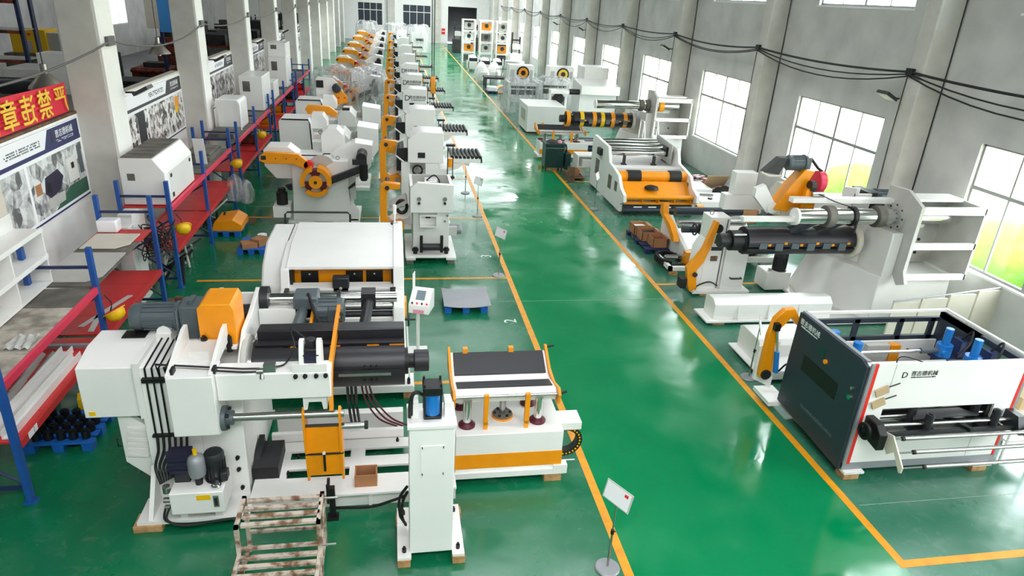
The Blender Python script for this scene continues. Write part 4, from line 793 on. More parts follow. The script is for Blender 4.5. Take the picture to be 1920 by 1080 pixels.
for x, y, s, n in ((-3.0, 92, 3, 'left'), (.5, 90, 4, 'middle'), (3.2, 88, 5, 'right')):
    m_ = T('wrapped_machine', 'plastic-wrapped white machine at the far end wall, %s of three' % n, 'machine', (x, y, 0), 'wrapped machines at the far end')
    P(m_, 'body', 'white', bx(x - 1, x + 1, y - 1, y + 1, .0, 2.2), bx(x - .6, x + .7, y - .8, y + .8, 2.2, 2.9), bev=.03); P(m_, 'side_box', 'white2', bx(x - 1.3, x - 1, y - .8, y + .5, .6, 1.8)); P(m_, 'roll', 'dark', cy((x - .4, y - 1.1, 1.5), (x + .5, y - 1.1, 1.5), .15, 12))
    drape('plastic_film', 'clear plastic film over the %s wrapped machine by the end wall' % n, x - 1.4, x + 1.2, y - 1.2, y + 1.2, 3.0, s)
# ------------------------------------------------------------------ navy-and-white machine at lower right
F = T('feeder_machine', 'white and navy open-topped straightener feeder with red edge stripes at the lower right', 'feeder', (8.6, 8.95, 0))
X0, X1, Y0, Y1, Z0, Z1 = 7.16, 10.05, 8.0, 9.9, .16, 2.14
np_ = P(F, 'navy_side', 'navy', ex('x', [(Y0 + .02, Z0), (Y1 + .08, Z0 + .1), (Y1 + .02, Z1 - .02), (Y1 - .1, Z1), (Y0 + .16, Z1), (Y0 + .02, Z1 - .06)], X0 - .06, X0), bev=.012)
P(np_, 'dark_window', 'black', bx(X0 - .066, X0 - .06, 8.52, 9.52, 1.18, 1.48)); P(np_, 'touch_screen', 'greenmetal', bx(X0 - .066, X0 - .06, 9.02, 9.2, 1.68, 1.85)); P(np_, 'stop_button', 'orange', cy((X0 - .06, 8.94, 1.66), (X0 - .09, 8.94, 1.66), .04, 12)); P(np_, 'lock', 'steel', cy((X0 - .06, 8.2, 1.6), (X0 - .08, 8.2, 1.6), .03, 10)); P(np_, 'lock', 'chrome', cy((X0 - .06, 8.2, 1.44), (X0 - .085, 8.2, 1.44), .045, 12))
text(np_, 'side_logo', '晋志德机械', 'paintwhite', .12, (X0 - .062, 9.55, 1.98), (0, -1, 0), (0, 0, 1)); unread(np_, 'side_subtitle', 'paintwhite', 'x', X0 - .064, 9.3, 9.8, 1.89, .03, 3); unread(np_, 'side_type', 'motor', 'x', X0 - .064, 8.35, 9.3, .56, .07, 4, 26)
fw = P(F, 'front_panel', 'white', bx(X0 + .12, X1 - .1, Y0, Y0 + .03, 1.32, Z1), bx(X0 + .12, X0 + .42, Y0, Y0 + .03, .3, 1.32), bx(X1 - .42, X1 - .1, Y0, Y0 + .03, .3, 1.32), bx(X0 + .42, X1 - .42, Y0, Y0 + .03, .3, .86))
P(F, 'grey_edge', 'sheet', bx(X0, X0 + .06, Y0 - .005, Y0 + .03, .2, Z1)); P(F, 'red_stripe', 'brightred', bx(X0 + .06, X0 + .12, Y0 - .005, Y0 + .03, .28, Z1)); P(F, 'red_stripe', 'brightred', bx(X1 - .1, X1 - .05, Y0 - .005, Y0 + .03, .28, Z1)); P(F, 'grey_edge', 'sheet', bx(X1 - .05, X1, Y0 - .005, Y0 + .03, .28, Z1))
P(F, 'plinth', 'sheet', bx(X0, X1, Y0, Y1, Z0, .3), bev=.006); P(F, 'right_side', 'white2', bx(X1 - .04, X1, Y0 + .03, Y1, .3, 1.6)); P(F, 'floor_pan', 'white2', bx(X0, X1, Y0 + .03, Y1, .75, .8))
P(F, 'seam', 'offgrey', bx(X1 - .62, X1 - .61, Y0 - .003, Y0, .3, .86), bx(X0 + .42, X0 + .43, Y0 - .003, Y0, 1.6, Z1))
text(F, 'logo_mark', 'D', 'dark', .15, (7.78, Y0 - .004, 1.93), (1, 0, 0), (0, 0, 1)); text(F, 'logo_text', '晋志德机械', 'dark', .095, (8.12, Y0 - .004, 1.95), (1, 0, 0), (0, 0, 1)); unread(F, 'logo_subtitle', 'dark', 'y', Y0 - .003, 7.9, 8.34, 1.875, .025, 5)
P(F, 'top_rail', 'white', bx(X0, X1, Y1 - .06, Y1, Z1 - .04, Z1)); P(F, 'top_rail', 'sheet', bx(X0 - .02, X0 + .05, Y0 + .1, Y1, Z1 - .02, Z1 + .01)); P(F, 'top_rail', 'white', bx(X1 - .05, X1, Y0, Y1, Z1 - .02, Z1 + .01)); P(F, 'top_rail', 'navy', bx(X1 - .16, X1 - .05, Y0 + .1, Y1 - .06, Z1 - .14, Z1 - .04))
for z in (1.98, 1.62): P(F, 'frame_bar', 'navy', bx(X0 + .05, X1 - .1, Y1 - .1, Y1 - .04, z - .05, z + .03))
for x in (7.3, 8.2, 9.1, 9.75): P(F, 'frame_post', 'navy', bx(x - .05, x + .05, Y1 - .1, Y1 - .05, .8, 2.0))
P(F, 'right_inner', 'navy', bx(X1 - .16, X1 - .1, Y0 + .9, Y1 - .06, 1.0, Z1 - .04)); P(F, 'rear_plate', 'white', bx(X0 + .1, X1 - .2, Y1 - .2, Y1 - .16, .8, 1.6)); bolts(F, [(8.8, Y1 - .2, 1.4), (9.3, Y1 - .2, 1.4), (8.3, Y1 - .2, 1.2)], (0, -1, 0), .035, .02)
P(F, 'inner_grey', 'offgrey', bx(8.3, 8.75, 9.5, 9.6, 1.3, 1.62)); P(F, 'inner_orange', 'orange', bx(8.76, 8.95, 9.48, 9.6, 1.2, 1.62))
for y, z in ((9.1, 1.72), (8.5, 1.82)):
    P(F, 'drive_shaft', 'chrome', cy((7.42, y, z), (9.5, y, z), .03, 12)); P(F, 'shaft_coupling', 'motor', cy((9.0, y, z), (9.35, y, z), .05, 12)); P(F, 'shaft_end', 'black', cy((7.24, y, z), (7.36, y, z), .07, 12))
    j = P(F, 'screw_jack', 'cylblue', cy((9.45, y, z - .12), (9.45, y, z + .12), .13, 16), cy((9.45, y, z + .12), (9.45, y, z + .42), .065, 14), cy((9.38, y - .1, z), (9.38, y - .16, z), .06, 10)); P(j, 'jack_plate', 'darkblue', bx(9.3, 9.62, y - .14, y + .14, z - .16, z - .1))
    P(F, 'jack_sleeve', 'cylblue', cy((7.45, y + .25, z - .1), (7.45, y + .25, z + .3), .075, 16))
    P(F, 'encoder', 'darkblue', bx(9.68, 9.85, y - .1, y + .12, z - .1, z + .2)); hoses(F, [[(9.76, y, z + .2), (9.82, y - .1, z + .4), (9.72, y - .2, z + .2), (9.5, y - .25, z + .05)]], .02)
P(F, 'upper_beam', 'white', bx(7.3, 9.4, 8.72, 8.95, 1.56, 1.62)); P(F, 'upper_beam', 'steel', bx(7.3, 9.4, 8.3, 8.42, 1.6, 1.68)); hoses(F, [[(8.0, 8.4, 1.68), (8.05, 8.5, 1.95), (8.4, 8.5, 1.9), (8.9, 8.4, 1.7)]], .01)
P(F, 'mouth_liner', 'black', bx(7.6, 9.6, 8.5, 8.55, .8, 1.36), bx(9.55, 9.62, 8.03, 8.5, .86, 1.32)); P(F, 'mouth_roll', 'chrome', cy((7.62, 8.2, 1.24), (9.5, 8.2, 1.24), .07, 16)); P(F, 'mouth_roll', 'steel', cy((7.62, 8.15, 1.02), (9.5, 8.15, 1.02), .05, 14)); P(F, 'mouth_roll', 'steel', cy((7.62, 8.3, 1.36), (9.5, 8.3, 1.36), .05, 14))
P(F, 'threading_plate', 'dark', ex('z', [(8.05, 7.86), (8.25, 8.12), (9.1, 8.12), (9.3, 7.9)], 1.18, 1.2))
sg = P(F, 'side_guide', 'dark', bx(7.5, 9.95, 7.82, 7.88, .9, .96), bx(7.5, 9.95, 7.6, 7.66, .88, .94)); P(sg, 'guide_screw', 'steel', cy((7.45, 7.74, 1.0), (9.95, 7.74, 1.0), .03, 12)); P(sg, 'guide_screw', 'steel', cy((7.45, 7.95, 1.02), (9.95, 7.95, 1.02), .025, 12))
for x, y in ((8.2, 7.9), (8.36, 7.7), (9.42, 7.95), (9.6, 7.72)): q = P(sg, 'guide_roller', 'dark', cy((x, y, .92), (x, y, 1.2), .065, 16)); P(q, 'roller_cap', 'black', cy((x, y, 1.2), (x, y, 1.22), .035, 10))
P(sg, 'cross_slide', 'black', rotz(bx(8.94, 9.02, 7.55, 8.0, .92, .98), 20, (8.98, 7.8)), bx(8.1, 8.5, 7.62, 7.98, .86, .92), bx(9.35, 9.75, 7.62, 7.98, .86, .92))
P(F, 'guide_end', 'black', ex('x', [(7.48, .72), (8.02, .8), (8.02, 1.12), (7.62, 1.12), (7.48, 1.0)], 7.36, 7.5), bev=.015); P(F, 'guide_end', 'dark', ex('x', [(7.5, .84), (8.02, .84), (8.02, 1.12), (7.62, 1.12)], 9.92, 10.05))
hw = P(F, 'handwheel', 'black', ring((7.3, 7.72, .93), (-1, 0, 0), .1, .14, .04, 24), cy((7.38, 7.72, .93), (7.24, 7.72, .93), .03, 10)); P(hw, 'spoke', 'black', bx(7.28, 7.3, 7.6, 7.84, .915, .945), bx(7.28, 7.3, 7.705, 7.735, .81, 1.05))
for x in (7.56, 10.12): P(F, 'roller_bracket', 'cream', ex('x', [(7.6, .98), (7.44, 1.02), (7.1, .68), (7.1, .58), (7.14, .56), (7.34, .8), (7.46, .66), (7.6, .8)], x - .012, x + .012))
for y, z, a in ((7.46, .94, 7.75), (7.3, .8, 7.86), (7.14, .64, 7.96)): r_ = P(F, 'support_roller', 'steel', cy((a, y, z), (10.08, y, z), .032, 14)); P(r_, 'roller_shaft', 'chrome', cy((7.56, y, z), (a, y, z), .014, 8)); P(r_, 'roller_end', 'black', cy((a - .01, y, z), (a + .03, y, z), .036, 12))
for z in (1.62, 1.4): q = P(F, 'tag_plate', 'tan', rotax(bx(7.36, 7.58, 7.97, 7.995, z - .03, z + .1), -25, (7.45, 7.98, z), 'Y')); P(q, 'tag_pin', 'dark', tb([(7.55, 7.98, z + .12), (7.7, 7.95, z + .2)], .01))
for x, w in ((7.18, 'left'), (9.6, 'right')):
    P(F, 'foot_plate', 'white', bx(x, x + .36, 7.92, 8.2, .12, .16)); wood_block(x + .02, x + .3, 7.94, 8.16, .12, 'timber block under the %s front corner of the navy feeder' % w, group=None)
# orange peeler arm on the far side
pa = P(F, 'peeler_arm', 'orange', ex('y', [(6.78, .62), (6.9, .55), (7.02, .7), (6.96, 1.3), (6.98, 1.62), (7.16, 1.86), (7.3, 1.7), (7.38, 1.76), (7.2, 2.04), (7.0, 2.02), (6.84, 1.84), (6.78, 1.5)], 10.2, 10.32), bev=.012)
P(pa, 'arm_hub', 'dark', cy((6.89, 10.16, .68), (6.89, 10.2, .68), .1, 16)); P(pa, 'arm_cylinder', 'cylblue', cy((7.05, 10.14, .75), (6.98, 10.14, 1.2), .05, 12)); P(pa, 'cylinder_rod', 'chrome', cy((6.98, 10.14, 1.2), (6.88, 10.14, 1.68), .022, 10)); P(pa, 'clevis', 'black', bx(6.82, 6.92, 10.1, 10.2, 1.64, 1.78))
P(F, 'arm_bracket', 'white', ex('y', [(6.75, .5), (7.15, .3), (7.15, 1.3), (6.75, 1.2)], 10.34, 10.4), bx(6.9, 7.3, 9.9, 10.5, .16, .24))
for c_ in F.children:
    if c_.name.split('.')[0] in ('side_guide', 'guide_end', 'handwheel', 'roller_bracket', 'support_roller'): c_.location = (-.04, .13, .1)
hoses(F, [[(7.08, 10.1, .8), (7.14, 10.0, 1.0), (7.2, 10.0, .8), (7.16, 9.98, .5)]], .018)
solo('bed_casting', 'white steel base beam lying behind the navy feeder near the sign stand', 'machine base', 'white', ex('x', [(11.5, .12), (12.4, .12), (12.4, .6), (12.3, .66), (11.6, .66), (11.5, .55)], 7.5, 9.4), bx(7.35, 9.5, 11.3, 12.5, .08, .12), bx(7.5, 9.3, 10.9, 11.5, .1, .3), bev=.012)
for x in (7.6, 8.6): wood_block(x, x + .25, 11.5, 11.7, .08, 'timber block under the white base beam behind the navy feeder, %s one' % ('left' if x < 8 else 'right'), group=None)

# ------------------------------------------------------------------ big right-hand decoilers with overhead shaft
def shaft_decoiler(dx, dy, label, near=True):
    OFF = not near
    o = lambda s: mv(s, (dx, dy, 0)); t = T('decoiler', label, 'decoiler', (12.2 + dx, 14.6 + dy, 0), 'decoilers with overhead shaft along the right wall')
    P(t, 'body', 'white', o(loft([[(11.5, 13.45, .1), (13.55, 13.45, .1), (13.55, 15.9, .1), (10.75, 15.9, .1), (10.6, 15.2, .1)], [(11.55, 13.5, 1.25), (13.5, 13.5, 1.25), (13.5, 15.8, 1.25), (11.15, 15.8, 1.25), (11.05, 15.2, 1.25)]])), o(loft([[(11.6, 14.46, 1.25), (13.5, 14.46, 1.25), (13.5, 15.8, 1.25), (11.15, 15.8, 1.25), (11.05, 15.2, 1.25)], [(11.75, 14.46, 2.3), (13.5, 14.46, 2.3), (13.5, 15.7, 2.3), (11.3, 15.7, 2.3), (11.3, 15.0, 2.3)]])), o(bx(11.58, 11.86, 13.5, 14.46, 1.2, 2.35)), bev=.02)
    P(t, 'body_flange', 'white2', o(bx(10.4, 13.6, 13.4, 16.1, .04, .1)))
    fr = P(t, 'box_frame', 'white', o(bx(11.95, 13.6, 13.2, 13.28, 2.9, 3.08)), bev=.006); P(fr, 'frame_beam', 'white', o(bx(11.95, 13.6, 13.2, 13.28, 2.05, 2.2))); P(fr, 'frame_beam', 'white', o(bx(11.95, 13.6, 13.2, 13.28, 1.28, 1.42)))
    P(fr, 'frame_back', 'offgrey', o(bx(11.95, 13.6, 14.4, 14.45, 1.3, 3.06))); P(fr, 'frame_side', 'offgrey', o(bx(13.56, 13.62, 13.2, 14.4, 1.28, 3.06))); P(fr, 'frame_top', 'white', o(bx(11.95, 13.6, 13.9, 14.45, 3.02, 3.08))); P(fr, 'cabinet', 'white', o(bx(12.1, 13.0, 14.2, 14.38, 2.25, 2.5)), bev=.06)
    for x in (12.5, 13.1):
        for z in (1.55, 1.9, 2.6): P(fr, 'bolt', 'black', o(cy((x, 14.38, z), (x, 14.4, z), .04, 8)))
    ep = P(t, 'end_plate', 'offgrey', o(ex('x', [(13.2, 3.08), (13.75, 3.34), (14.4, 3.3), (14.4, 1.9), (13.7, 1.5), (13.3, 1.12), (13.05, 1.24), (13.2, 1.5)], 11.86, 11.95))); P(ep, 'flange', 'offgrey', o(cy((11.86, 13.9, 2.66), (11.8, 13.9, 2.66), .33, 24)))
    for k in range(8): P(ep, 'flange_bolt', 'black', o(cy((11.8, 13.9 + .28 * math.cos(k * .785), 2.66 + .28 * math.sin(k * .785)), (11.78, 13.9 + .28 * math.cos(k * .785), 2.66 + .28 * math.sin(k * .785)), .02, 6)))
    sh = P(t, 'overhead_shaft', 'chrome', o(cy((9.2, 13.9, 2.64), (13.2, 13.9, 2.66), .19, 28)))
    P(sh, 'shaft_cap', 'white', o(cy((9.18, 13.9, 2.64), (9.24, 13.9, 2.64), .2, 24)))
    for x in (9.95, 11.25) if near else (11.3, 11.6): P(sh, 'shaft_collar', 'greydeck', o(cy((x, 13.9, 2.65), (x + .2, 13.9, 2.65), .26, 24)), bev=.015)
    for x in (() if OFF else (10.0, 10.7)): P(sh, 'pressing_arm', 'navy', o(loft([[(x - .08, 14.0, 2.5), (x + .08, 14.0, 2.5), (x + .08, 14.16, 2.5), (x - .08, 14.16, 2.5)], [(x - .7, 14.35, 2.0), (x - .5, 14.35, 2.0), (x - .5, 14.6, 2.1), (x - .7, 14.6, 2.1)]])))
    if near: P(sh, 'strap', 'rubber', o(ring((10.62, 13.9, 2.65), (1, 0, 0), .2, .235, .09, 20)), o(cy((10.66, 13.66, 2.6), (10.66, 13.68, 2.3), .03, 8)))
    if near: P(t, 'top_beam', 'white', o(bx(9.2, 11.9, 14.1, 14.3, 2.9, 3.02)), bev=.008); P(t, 'guide_bar', 'white', o(bx(7.9, 9.3, 13.85, 14.0, 2.52, 2.62))) if near else None
    m = P(t, 'mandrel', 'drum', o(cy((8.3, 14.5, 1.84), (11.4, 14.5, 1.84), .27, 28)))
    for k, (a0, a1) in enumerate(((200, 262), (272, 330), (340, 420), (70, 190))): P(m, 'mandrel_segment', 'drum', o(ring((8.35, 14.5, 1.84), (1, 0, 0), .25, .34, 2.85, 10, a0, a1)))
    for i in range(6):
        x = 8.62 + .42 * i; P(m, 'jaw', 'motor', o(bx(x, x + .2, 14.14, 14.2, 1.74 - .05 * (i % 2), 1.88))); P(m, 'wedge', 'orange', o(bx(x + .23, x + .31, 14.16, 14.2, 1.8 + .04 * (i % 2), 1.86 + .04 * (i % 2))))
    P(m, 'end_hub', 'dark', o(cy((7.72, 14.5, 1.84), (8.0, 14.5, 1.84), .17, 22)), bev=.01); P(m, 'end_collar', 'black', o(cy((8.0, 14.5, 1.84), (8.3, 14.5, 1.84), .25, 22))); P(m, 'collar_rod', 'steel', o(cy((7.98, 14.3, 2.05), (8.3, 14.3, 2.05), .035, 10)))
    P(m, 'mandrel_flange', 'cream', o(cy((11.2, 14.5, 1.84), (11.35, 14.5, 1.84), .42, 28)), bev=.03)
    return t
t = shaft_decoiler(0, 0, 'huge white decoiler with chrome overhead shaft and dark mandrel near the right wall')
# its pressing motor
pm = P(t, 'press_arm', 'orange', ex('y', [(9.0, 2.62), (9.35, 2.56), (9.5, 2.7), (9.72, 2.62), (9.86, 2.72), (9.86, 3.1), (9.7, 3.2), (9.86, 3.56), (9.6, 3.6), (9.3, 3.2)], 14.5, 14.85), bev=.015); P(pm, 'press_plate', 'orange', ex('y', [(9.62, 2.66), (9.9, 2.66), (9.92, 3.1), (9.74, 3.2), (9.62, 3.16)], 14.3, 14.5)); motor(pm, (9.6, 14.7, 3.72), (-1, 0, 0), .42, .17)
P(pm, 'pulley', 'pinkred', cy((9.98, 14.6, 3.3), (10.16, 14.6, 3.3), .26, 22), bev=.02); P(pm, 'pulley_belt', 'rubber', tb([(9.74, 14.6, 3.85), (9.98, 14.6, 3.62), (10.1, 14.6, 3.55)], .035)); P(pm, 'brake_motor', 'steel', cy((9.75, 14.3, 3.05), (10.05, 14.3, 3.05), .1, 14)); P(pm, 'gear_hub', 'motor', bx(9.6, 9.75, 14.55, 14.9, 3.6, 3.86)); P(pm, 'brake_gear', 'dark', cy((9.7, 14.36, 3.25), (9.82, 14.36, 3.25), .13, 12))
P(pm, 'pivot_link', 'white', ex('y', [(8.5, 2.9), (8.9, 2.5), (9.05, 2.55), (9.05, 2.75), (8.72, 3.2), (8.5, 3.1)], 14.6, 14.75), cy((9.0, 14.55, 2.64), (9.0, 14.75, 2.64), .14, 16)); P(pm, 'motor_shroud', 'dark', ex('y', [(8.6, 3.5), (9.0, 3.45), (9.15, 3.85), (8.95, 3.85)], 14.6, 14.8)); P(pm, 'shroud_rim', 'cream', tb([(8.55, 14.62, 3.5), (8.75, 14.62, 3.42), (9.1, 14.62, 3.42)], .03))
hoses(t, [[(9.9, 14.2, 3.1), (10.2, 14.0, 2.98), (10.5, 13.9, 2.9), (10.66, 13.8, 2.84)]], .012); P(t, 'rear_motor_plate', 'white', ex('x', [(14.8, 2.4), (15.3, 2.4), (15.3, 3.0), (14.8, 3.1)], 11.3, 11.4), bx(11.3, 11.75, 14.78, 14.84, 2.5, 2.95)); motor(t, (12.2, 15.2, 2.75), (1, 0, 0), .6, .2); P(t, 'chain_case', 'black', bx(11.75, 12.0, 14.9, 15.6, 2.4, 2.95)); P(t, 'rear_gearbox', 'motor', bx(12.0, 12.2, 14.95, 15.45, 2.4, 2.95), bev=.02)
P(t, 'rear_hood', 'cream', ex('x', [(15.3, 2.2), (16.0, 2.2), (16.0, 2.75), (15.75, 3.0), (15.45, 3.0), (15.3, 2.7)], 9.7, 10.6), bev=.01); P(t, 'rear_beam', 'white', bx(8.6, 13.2, 16.2, 16.5, 2.1, 2.5)); P(t, 'rear_leg', 'white', bx(8.8, 9.4, 16.2, 16.5, 2.5, 3.1), bx(12.6, 13.2, 16.2, 16.5, 0, 2.1), bev=.02)
bm_ = T('track_beam', 'long white fabricated base beam in front of the huge right-hand decoiler', 'machine base', (9.3, 13.95, 0)); P(bm_, 'beam', 'white', ex('x', [(13.65, .12), (14.2, .12), (14.2, .55), (14.05, .62), (13.8, .62), (13.65, .5)], 7.5, 10.6), bev=.015); P(bm_, 'base_plate', 'white', bx(7.3, 10.6, 13.55, 14.3, .08, .12)); 
for x in (8.1, 8.9, 9.7): P(bm_, 'rib', 'white2', ex('x', [(13.58, .12), (13.65, .12), (13.65, .5)], x, x + .03))
wood_block(7.5, 7.8, 13.6, 13.9, .08, 'timber block under the long base beam by the yellow line', group=None)
sc = T('outboard_support', 'white outboard support frame with orange swing arm by the right yellow line', 'support frame', (8.4, 15.8, 0)); P(sc, 'post', 'white', bx(7.95, 8.5, 15.5, 16.0, .12, 2.1), ex('y', [(7.75, .12), (7.95, .12), (7.95, 1.5), (7.8, 1.2)], 15.5, 16.0), bev=.012); P(sc, 'panel', 'white2', bx(8.5, 9.15, 15.45, 15.9, .12, 1.75), bev=.008)
for z in (.45, 1.45): P(sc, 'handle', 'black', tb([(8.75, 15.45, z), (8.75, 15.38, z), (9.05, 15.38, z), (9.05, 15.45, z)], .02))
P(sc, 'window', 'black', cy((8.2, 15.5, 1.8), (8.2, 15.47, 1.8), .12, 18), bx(8.1, 8.4, 15.49, 15.5, 1.2, 1.3)); P(sc, 'brown_pad', 'darkwood', bx(8.12, 8.3, 15.46, 15.5, .92, 1.05), bx(8.15, 8.33, 15.46, 15.5, 1.4, 1.5)); P(sc, 'base', 'white', bx(7.7, 9.3, 15.3, 16.2, .06, .12)); P(sc, 'eye_bolt', 'steel', ring((8.05, 15.7, 2.16), (0, 1, 0), .04, .06, .02, 12)); P(sc, 'conduit', 'black', tb([(8.42, 15.49, .15), (8.42, 15.49, 2.05)], .012)); hoses(sc, [[(8.4, 15.4, .25), (8.1, 15.3, .4), (7.8, 15.3, .3), (7.8, 15.4, .15)]], .02)
oa = P(sc, 'swing_arm', 'orange', ex('y', [(8.0, 2.06), (8.1, 2.02), (8.0, 1.4), (7.86, .95), (7.7, .72), (7.78, .2), (7.6, .12), (7.52, .3), (7.42, .8), (7.62, 1.05), (7.78, 1.3)], 15.3, 15.45), bev=.01); P(oa, 'arm_pad', 'rubber', bx(7.3, 7.46, 15.25, 15.5, .25, .5)); P(oa, 'arm_pin', 'dark', cy((7.66, 15.24, .62), (7.66, 15.3, .62), .06, 12))
wood_block(7.9, 8.2, 15.3, 15.5, .06, 'timber block under the outboard support frame', group=None)
hp = T('hydraulic_unit', 'white floor-standing hydraulic tank with black motor behind the outboard support frame', 'hydraulic unit', (10.2, 15.8, 0)); P(hp, 'tank', 'white2', bx(9.85, 10.55, 15.5, 16.1, .05, .55), bev=.02); motor(hp, (10.3, 15.75, .58), (0, 0, 1), .5, .17, 'dark'); P(hp, 'filler', 'chrome', cy((9.98, 15.65, .55), (9.98, 15.65, .65), .05, 10))
rf_ = T('roller_conveyor', 'steel frame of dark rolls lying behind the outboard support frame', 'roller frame', (9.6, 17.2, 0)); P(rf_, 'rail', 'white', bx(8.7, 11.0, 16.9, 17.0, .3, .45)); P(rf_, 'rail', 'white', bx(8.7, 11.0, 17.5, 17.6, .3, .45)); P(rf_, 'roll', 'dark', cy((8.8, 17.1, .6), (10.9, 17.1, .6), .07, 12)); P(rf_, 'roll', 'dark', cy((8.8, 17.4, .6), (10.9, 17.4, .6), .07, 12)); P(rf_, 'leg', 'white', bx(8.75, 8.85, 16.9, 17.6, 0, .3)); P(rf_, 'leg', 'white', bx(10.8, 10.9, 16.9, 17.6, 0, .3))
t6 = shaft_decoiler(-.05, 17.0, 'white decoiler with chrome overhead shaft and yellow-taped mandrel beside the white stepladder', False)
for x, m_ in ((7.95, 'orange'), (8.6, 'yellow'), (9.2, 'orange'), (9.6, 'yellow'), (10.1, 'orange'), (10.7, 'orange')): P(t6, 'packing_band', m_, ring((x, 31.5, 1.84), (1, 0, 0), .33, .36, .18, 22))
P(t6, 'shaft_ring', 'orange', cy((12.2, 30.9, 2.66), (12.42, 30.9, 2.66), .27, 20))

# ------------------------------------------------------------------ small straightener with orange handles, boxes
s3 = T('straightener', 'small white straightener with black handwheel and orange side brackets on the right side', 'straightener', (9.3, 18.4, 0))
P(s3, 'side_plate', 'white', ex('x', [(17.4, .1), (19.4, .1), (19.4, .9), (18.9, 1.1), (18.3, .8), (17.4, .5)], 8.3, 8.42), bev=.01); P(s3, 'side_plate', 'white', ex('x', [(17.4, .1), (19.4, .1), (19.4, .9), (18.9, 1.1), (18.3, .8), (17.4, .5)], 10.6, 10.72))
P(s3, 'bed', 'white', bx(8.42, 10.6, 17.5, 19.4, .3, .5)); P(s3, 'roll', 'navy', cy((8.42, 18.8, 1.25), (10.6, 18.8, 1.25), .13, 18)); P(s3, 'roll', 'steel', cy((8.42, 18.5, 1.0), (10.6, 18.5, 1.0), .1, 18)); P(s3, 'roll', 'navy', cy((8.42, 18.1, .9), (10.6, 18.1, .9), .1, 18))
P(s3, 'side_bracket', 'orange', ex('x', [(19.0, 1.45), (19.2, 1.4), (19.2, 1.1), (18.4, .82), (18.0, .55), (17.85, .6), (17.95, .75), (18.3, .98), (18.9, 1.15)], 8.1, 8.28), bev=.01); q = P(s3, 'handwheel', 'black', ring((8.72, 17.95, .95), (1, 0, 0), .14, .18, .04, 20), cy((8.6, 17.95, .95), (8.95, 17.95, .95), .02, 8)); P(q, 'handwheel_hub', 'black', bx(8.9, 9.05, 17.85, 18.1, .8, 1.1)); P(s3, 'orange_base', 'orange', bx(8.25, 8.7, 17.2, 17.42, .1, .5)); P(s3, 'black_clamp', 'black', bx(8.75, 8.95, 17.4, 17.5, .5, .62))
p_ = pallet(7.5, 8.25, 18.4, 20.3, 'dark blue pallet loaded with open cardboard boxes beside the right yellow line', 'darkblue')
bi = 0
def carton(x, y, z, w, d, h, label, m='cardboard', fill=None):
    c = T('cardboard_box', label, 'box', (x + w / 2, y + d / 2, z), 'open cardboard cartons on the right side')
    P(c, 'side', m, bx(x, x + .015, y, y + d, z, z + h)); P(c, 'side', m, bx(x + w - .015, x + w, y, y + d, z, z + h)); P(c, 'side', m, bx(x, x + w, y, y + .015, z, z + h)); P(c, 'side', m, bx(x, x + w, y + d - .015, y + d, z, z + h)); P(c, 'bottom', m, bx(x, x + w, y, y + d, z, z + .012))
    P(c, 'flap', m, rotax(bx(x + w, x + w + .14, y + .02, y + d - .02, z + h - .012, z + h), 20, (x + w, y, z + h), 'Y'))
    if fill: P(c, 'contents', fill, bx(x + .03, x + w - .03, y + .03, y + d - .03, z + .02, z + h * .7))
    return c
carton(7.55, 19.7, .16, .5, .5, .32, 'open carton with white packets at the far end of the dark blue pallet', fill='paper'); carton(7.6, 19.1, .16, .55, .5, .3, 'open brown carton in the middle of the dark blue pallet', fill='baydark'); carton(7.75, 18.5, .16, .45, .5, .3, 'open brown carton at the near end of the dark blue pallet', fill='bayrust'); carton(8.3, 18.9, 0, .45, .5, .36, 'open brown carton on the floor beside the small straightener', fill='baydark')
cc = T('cable_chain_trolley', 'low white frame with curved black cable chain on the right bay floor', 'frame', (8.0, 17.2, 0)); P(cc, 'rail', 'white', bx(7.6, 8.5, 16.75, 16.85, .12, .24)); P(cc, 'rail', 'white', bx(7.6, 7.7, 16.75, 17.8, .12, .24)); P(cc, 'rail', 'steel', cy((7.75, 17.5, .25), (8.5, 17.5, .25), .08, 12)); P(cc, 'rail', 'dark', bx(7.7, 8.5, 17.1, 17.25, .1, .16))
for i in range(16):
    a = R(-70 + i * 17); x, y = 7.85 - .32 * math.cos(a), 17.5 + .42 * math.sin(a); P(cc, 'chain_link', 'rubber', rotz(bx(x - .05, x + .05, y - .04, y + .04, .12, .3), math.degrees(a), (x, y)))
wood_block(7.62, 7.85, 16.7, 16.82, .1, 'timber block under the low cable-chain frame', 'wood', None)
P(cc, 'foot', 'white', bx(8.3, 8.5, 16.85, 17.8, .0, .12))

# ------------------------------------------------------------------ wide roll straightener with orange drum
w = T('roll_straightener', 'wide white roll straightener with orange drum and chrome rolls by the right yellow line', 'straightener', (9.3, 24.4, 0))
sp = [(22.4, .12), (26.4, .12), (26.5, 1.95), (26.3, 2.1), (24.4, 2.02), (24.1, 1.5), (23.5, 1.42), (22.9, 1.3), (22.55, .95), (22.1, .8), (22.05, .55), (22.4, .4)]
for x in (7.9, 10.62):
    q = P(w, 'side_plate', 'white', ex('x', sp, x, x + .12), bev=.012)
    for y0, z0, y1, z1 in ((25.3, .7, 25.8, 1.3), (23.6, .6, 24.0, 1.1), (22.9, .7, 23.2, 1.05)): P(q, 'plate_opening', 'greydeck', bx(x - .006, x + .126, y0, y1, z0, z1))
P(w, 'hinge_block', 'dark', bx(7.78, 7.92, 25.0, 25.4, 1.55, 1.8)); P(w, 'cheek', 'offgrey', ex('x', [(24.5, 1.4), (26.2, 1.4), (26.2, 2.2), (24.5, 2.1)], 10.45, 10.5))
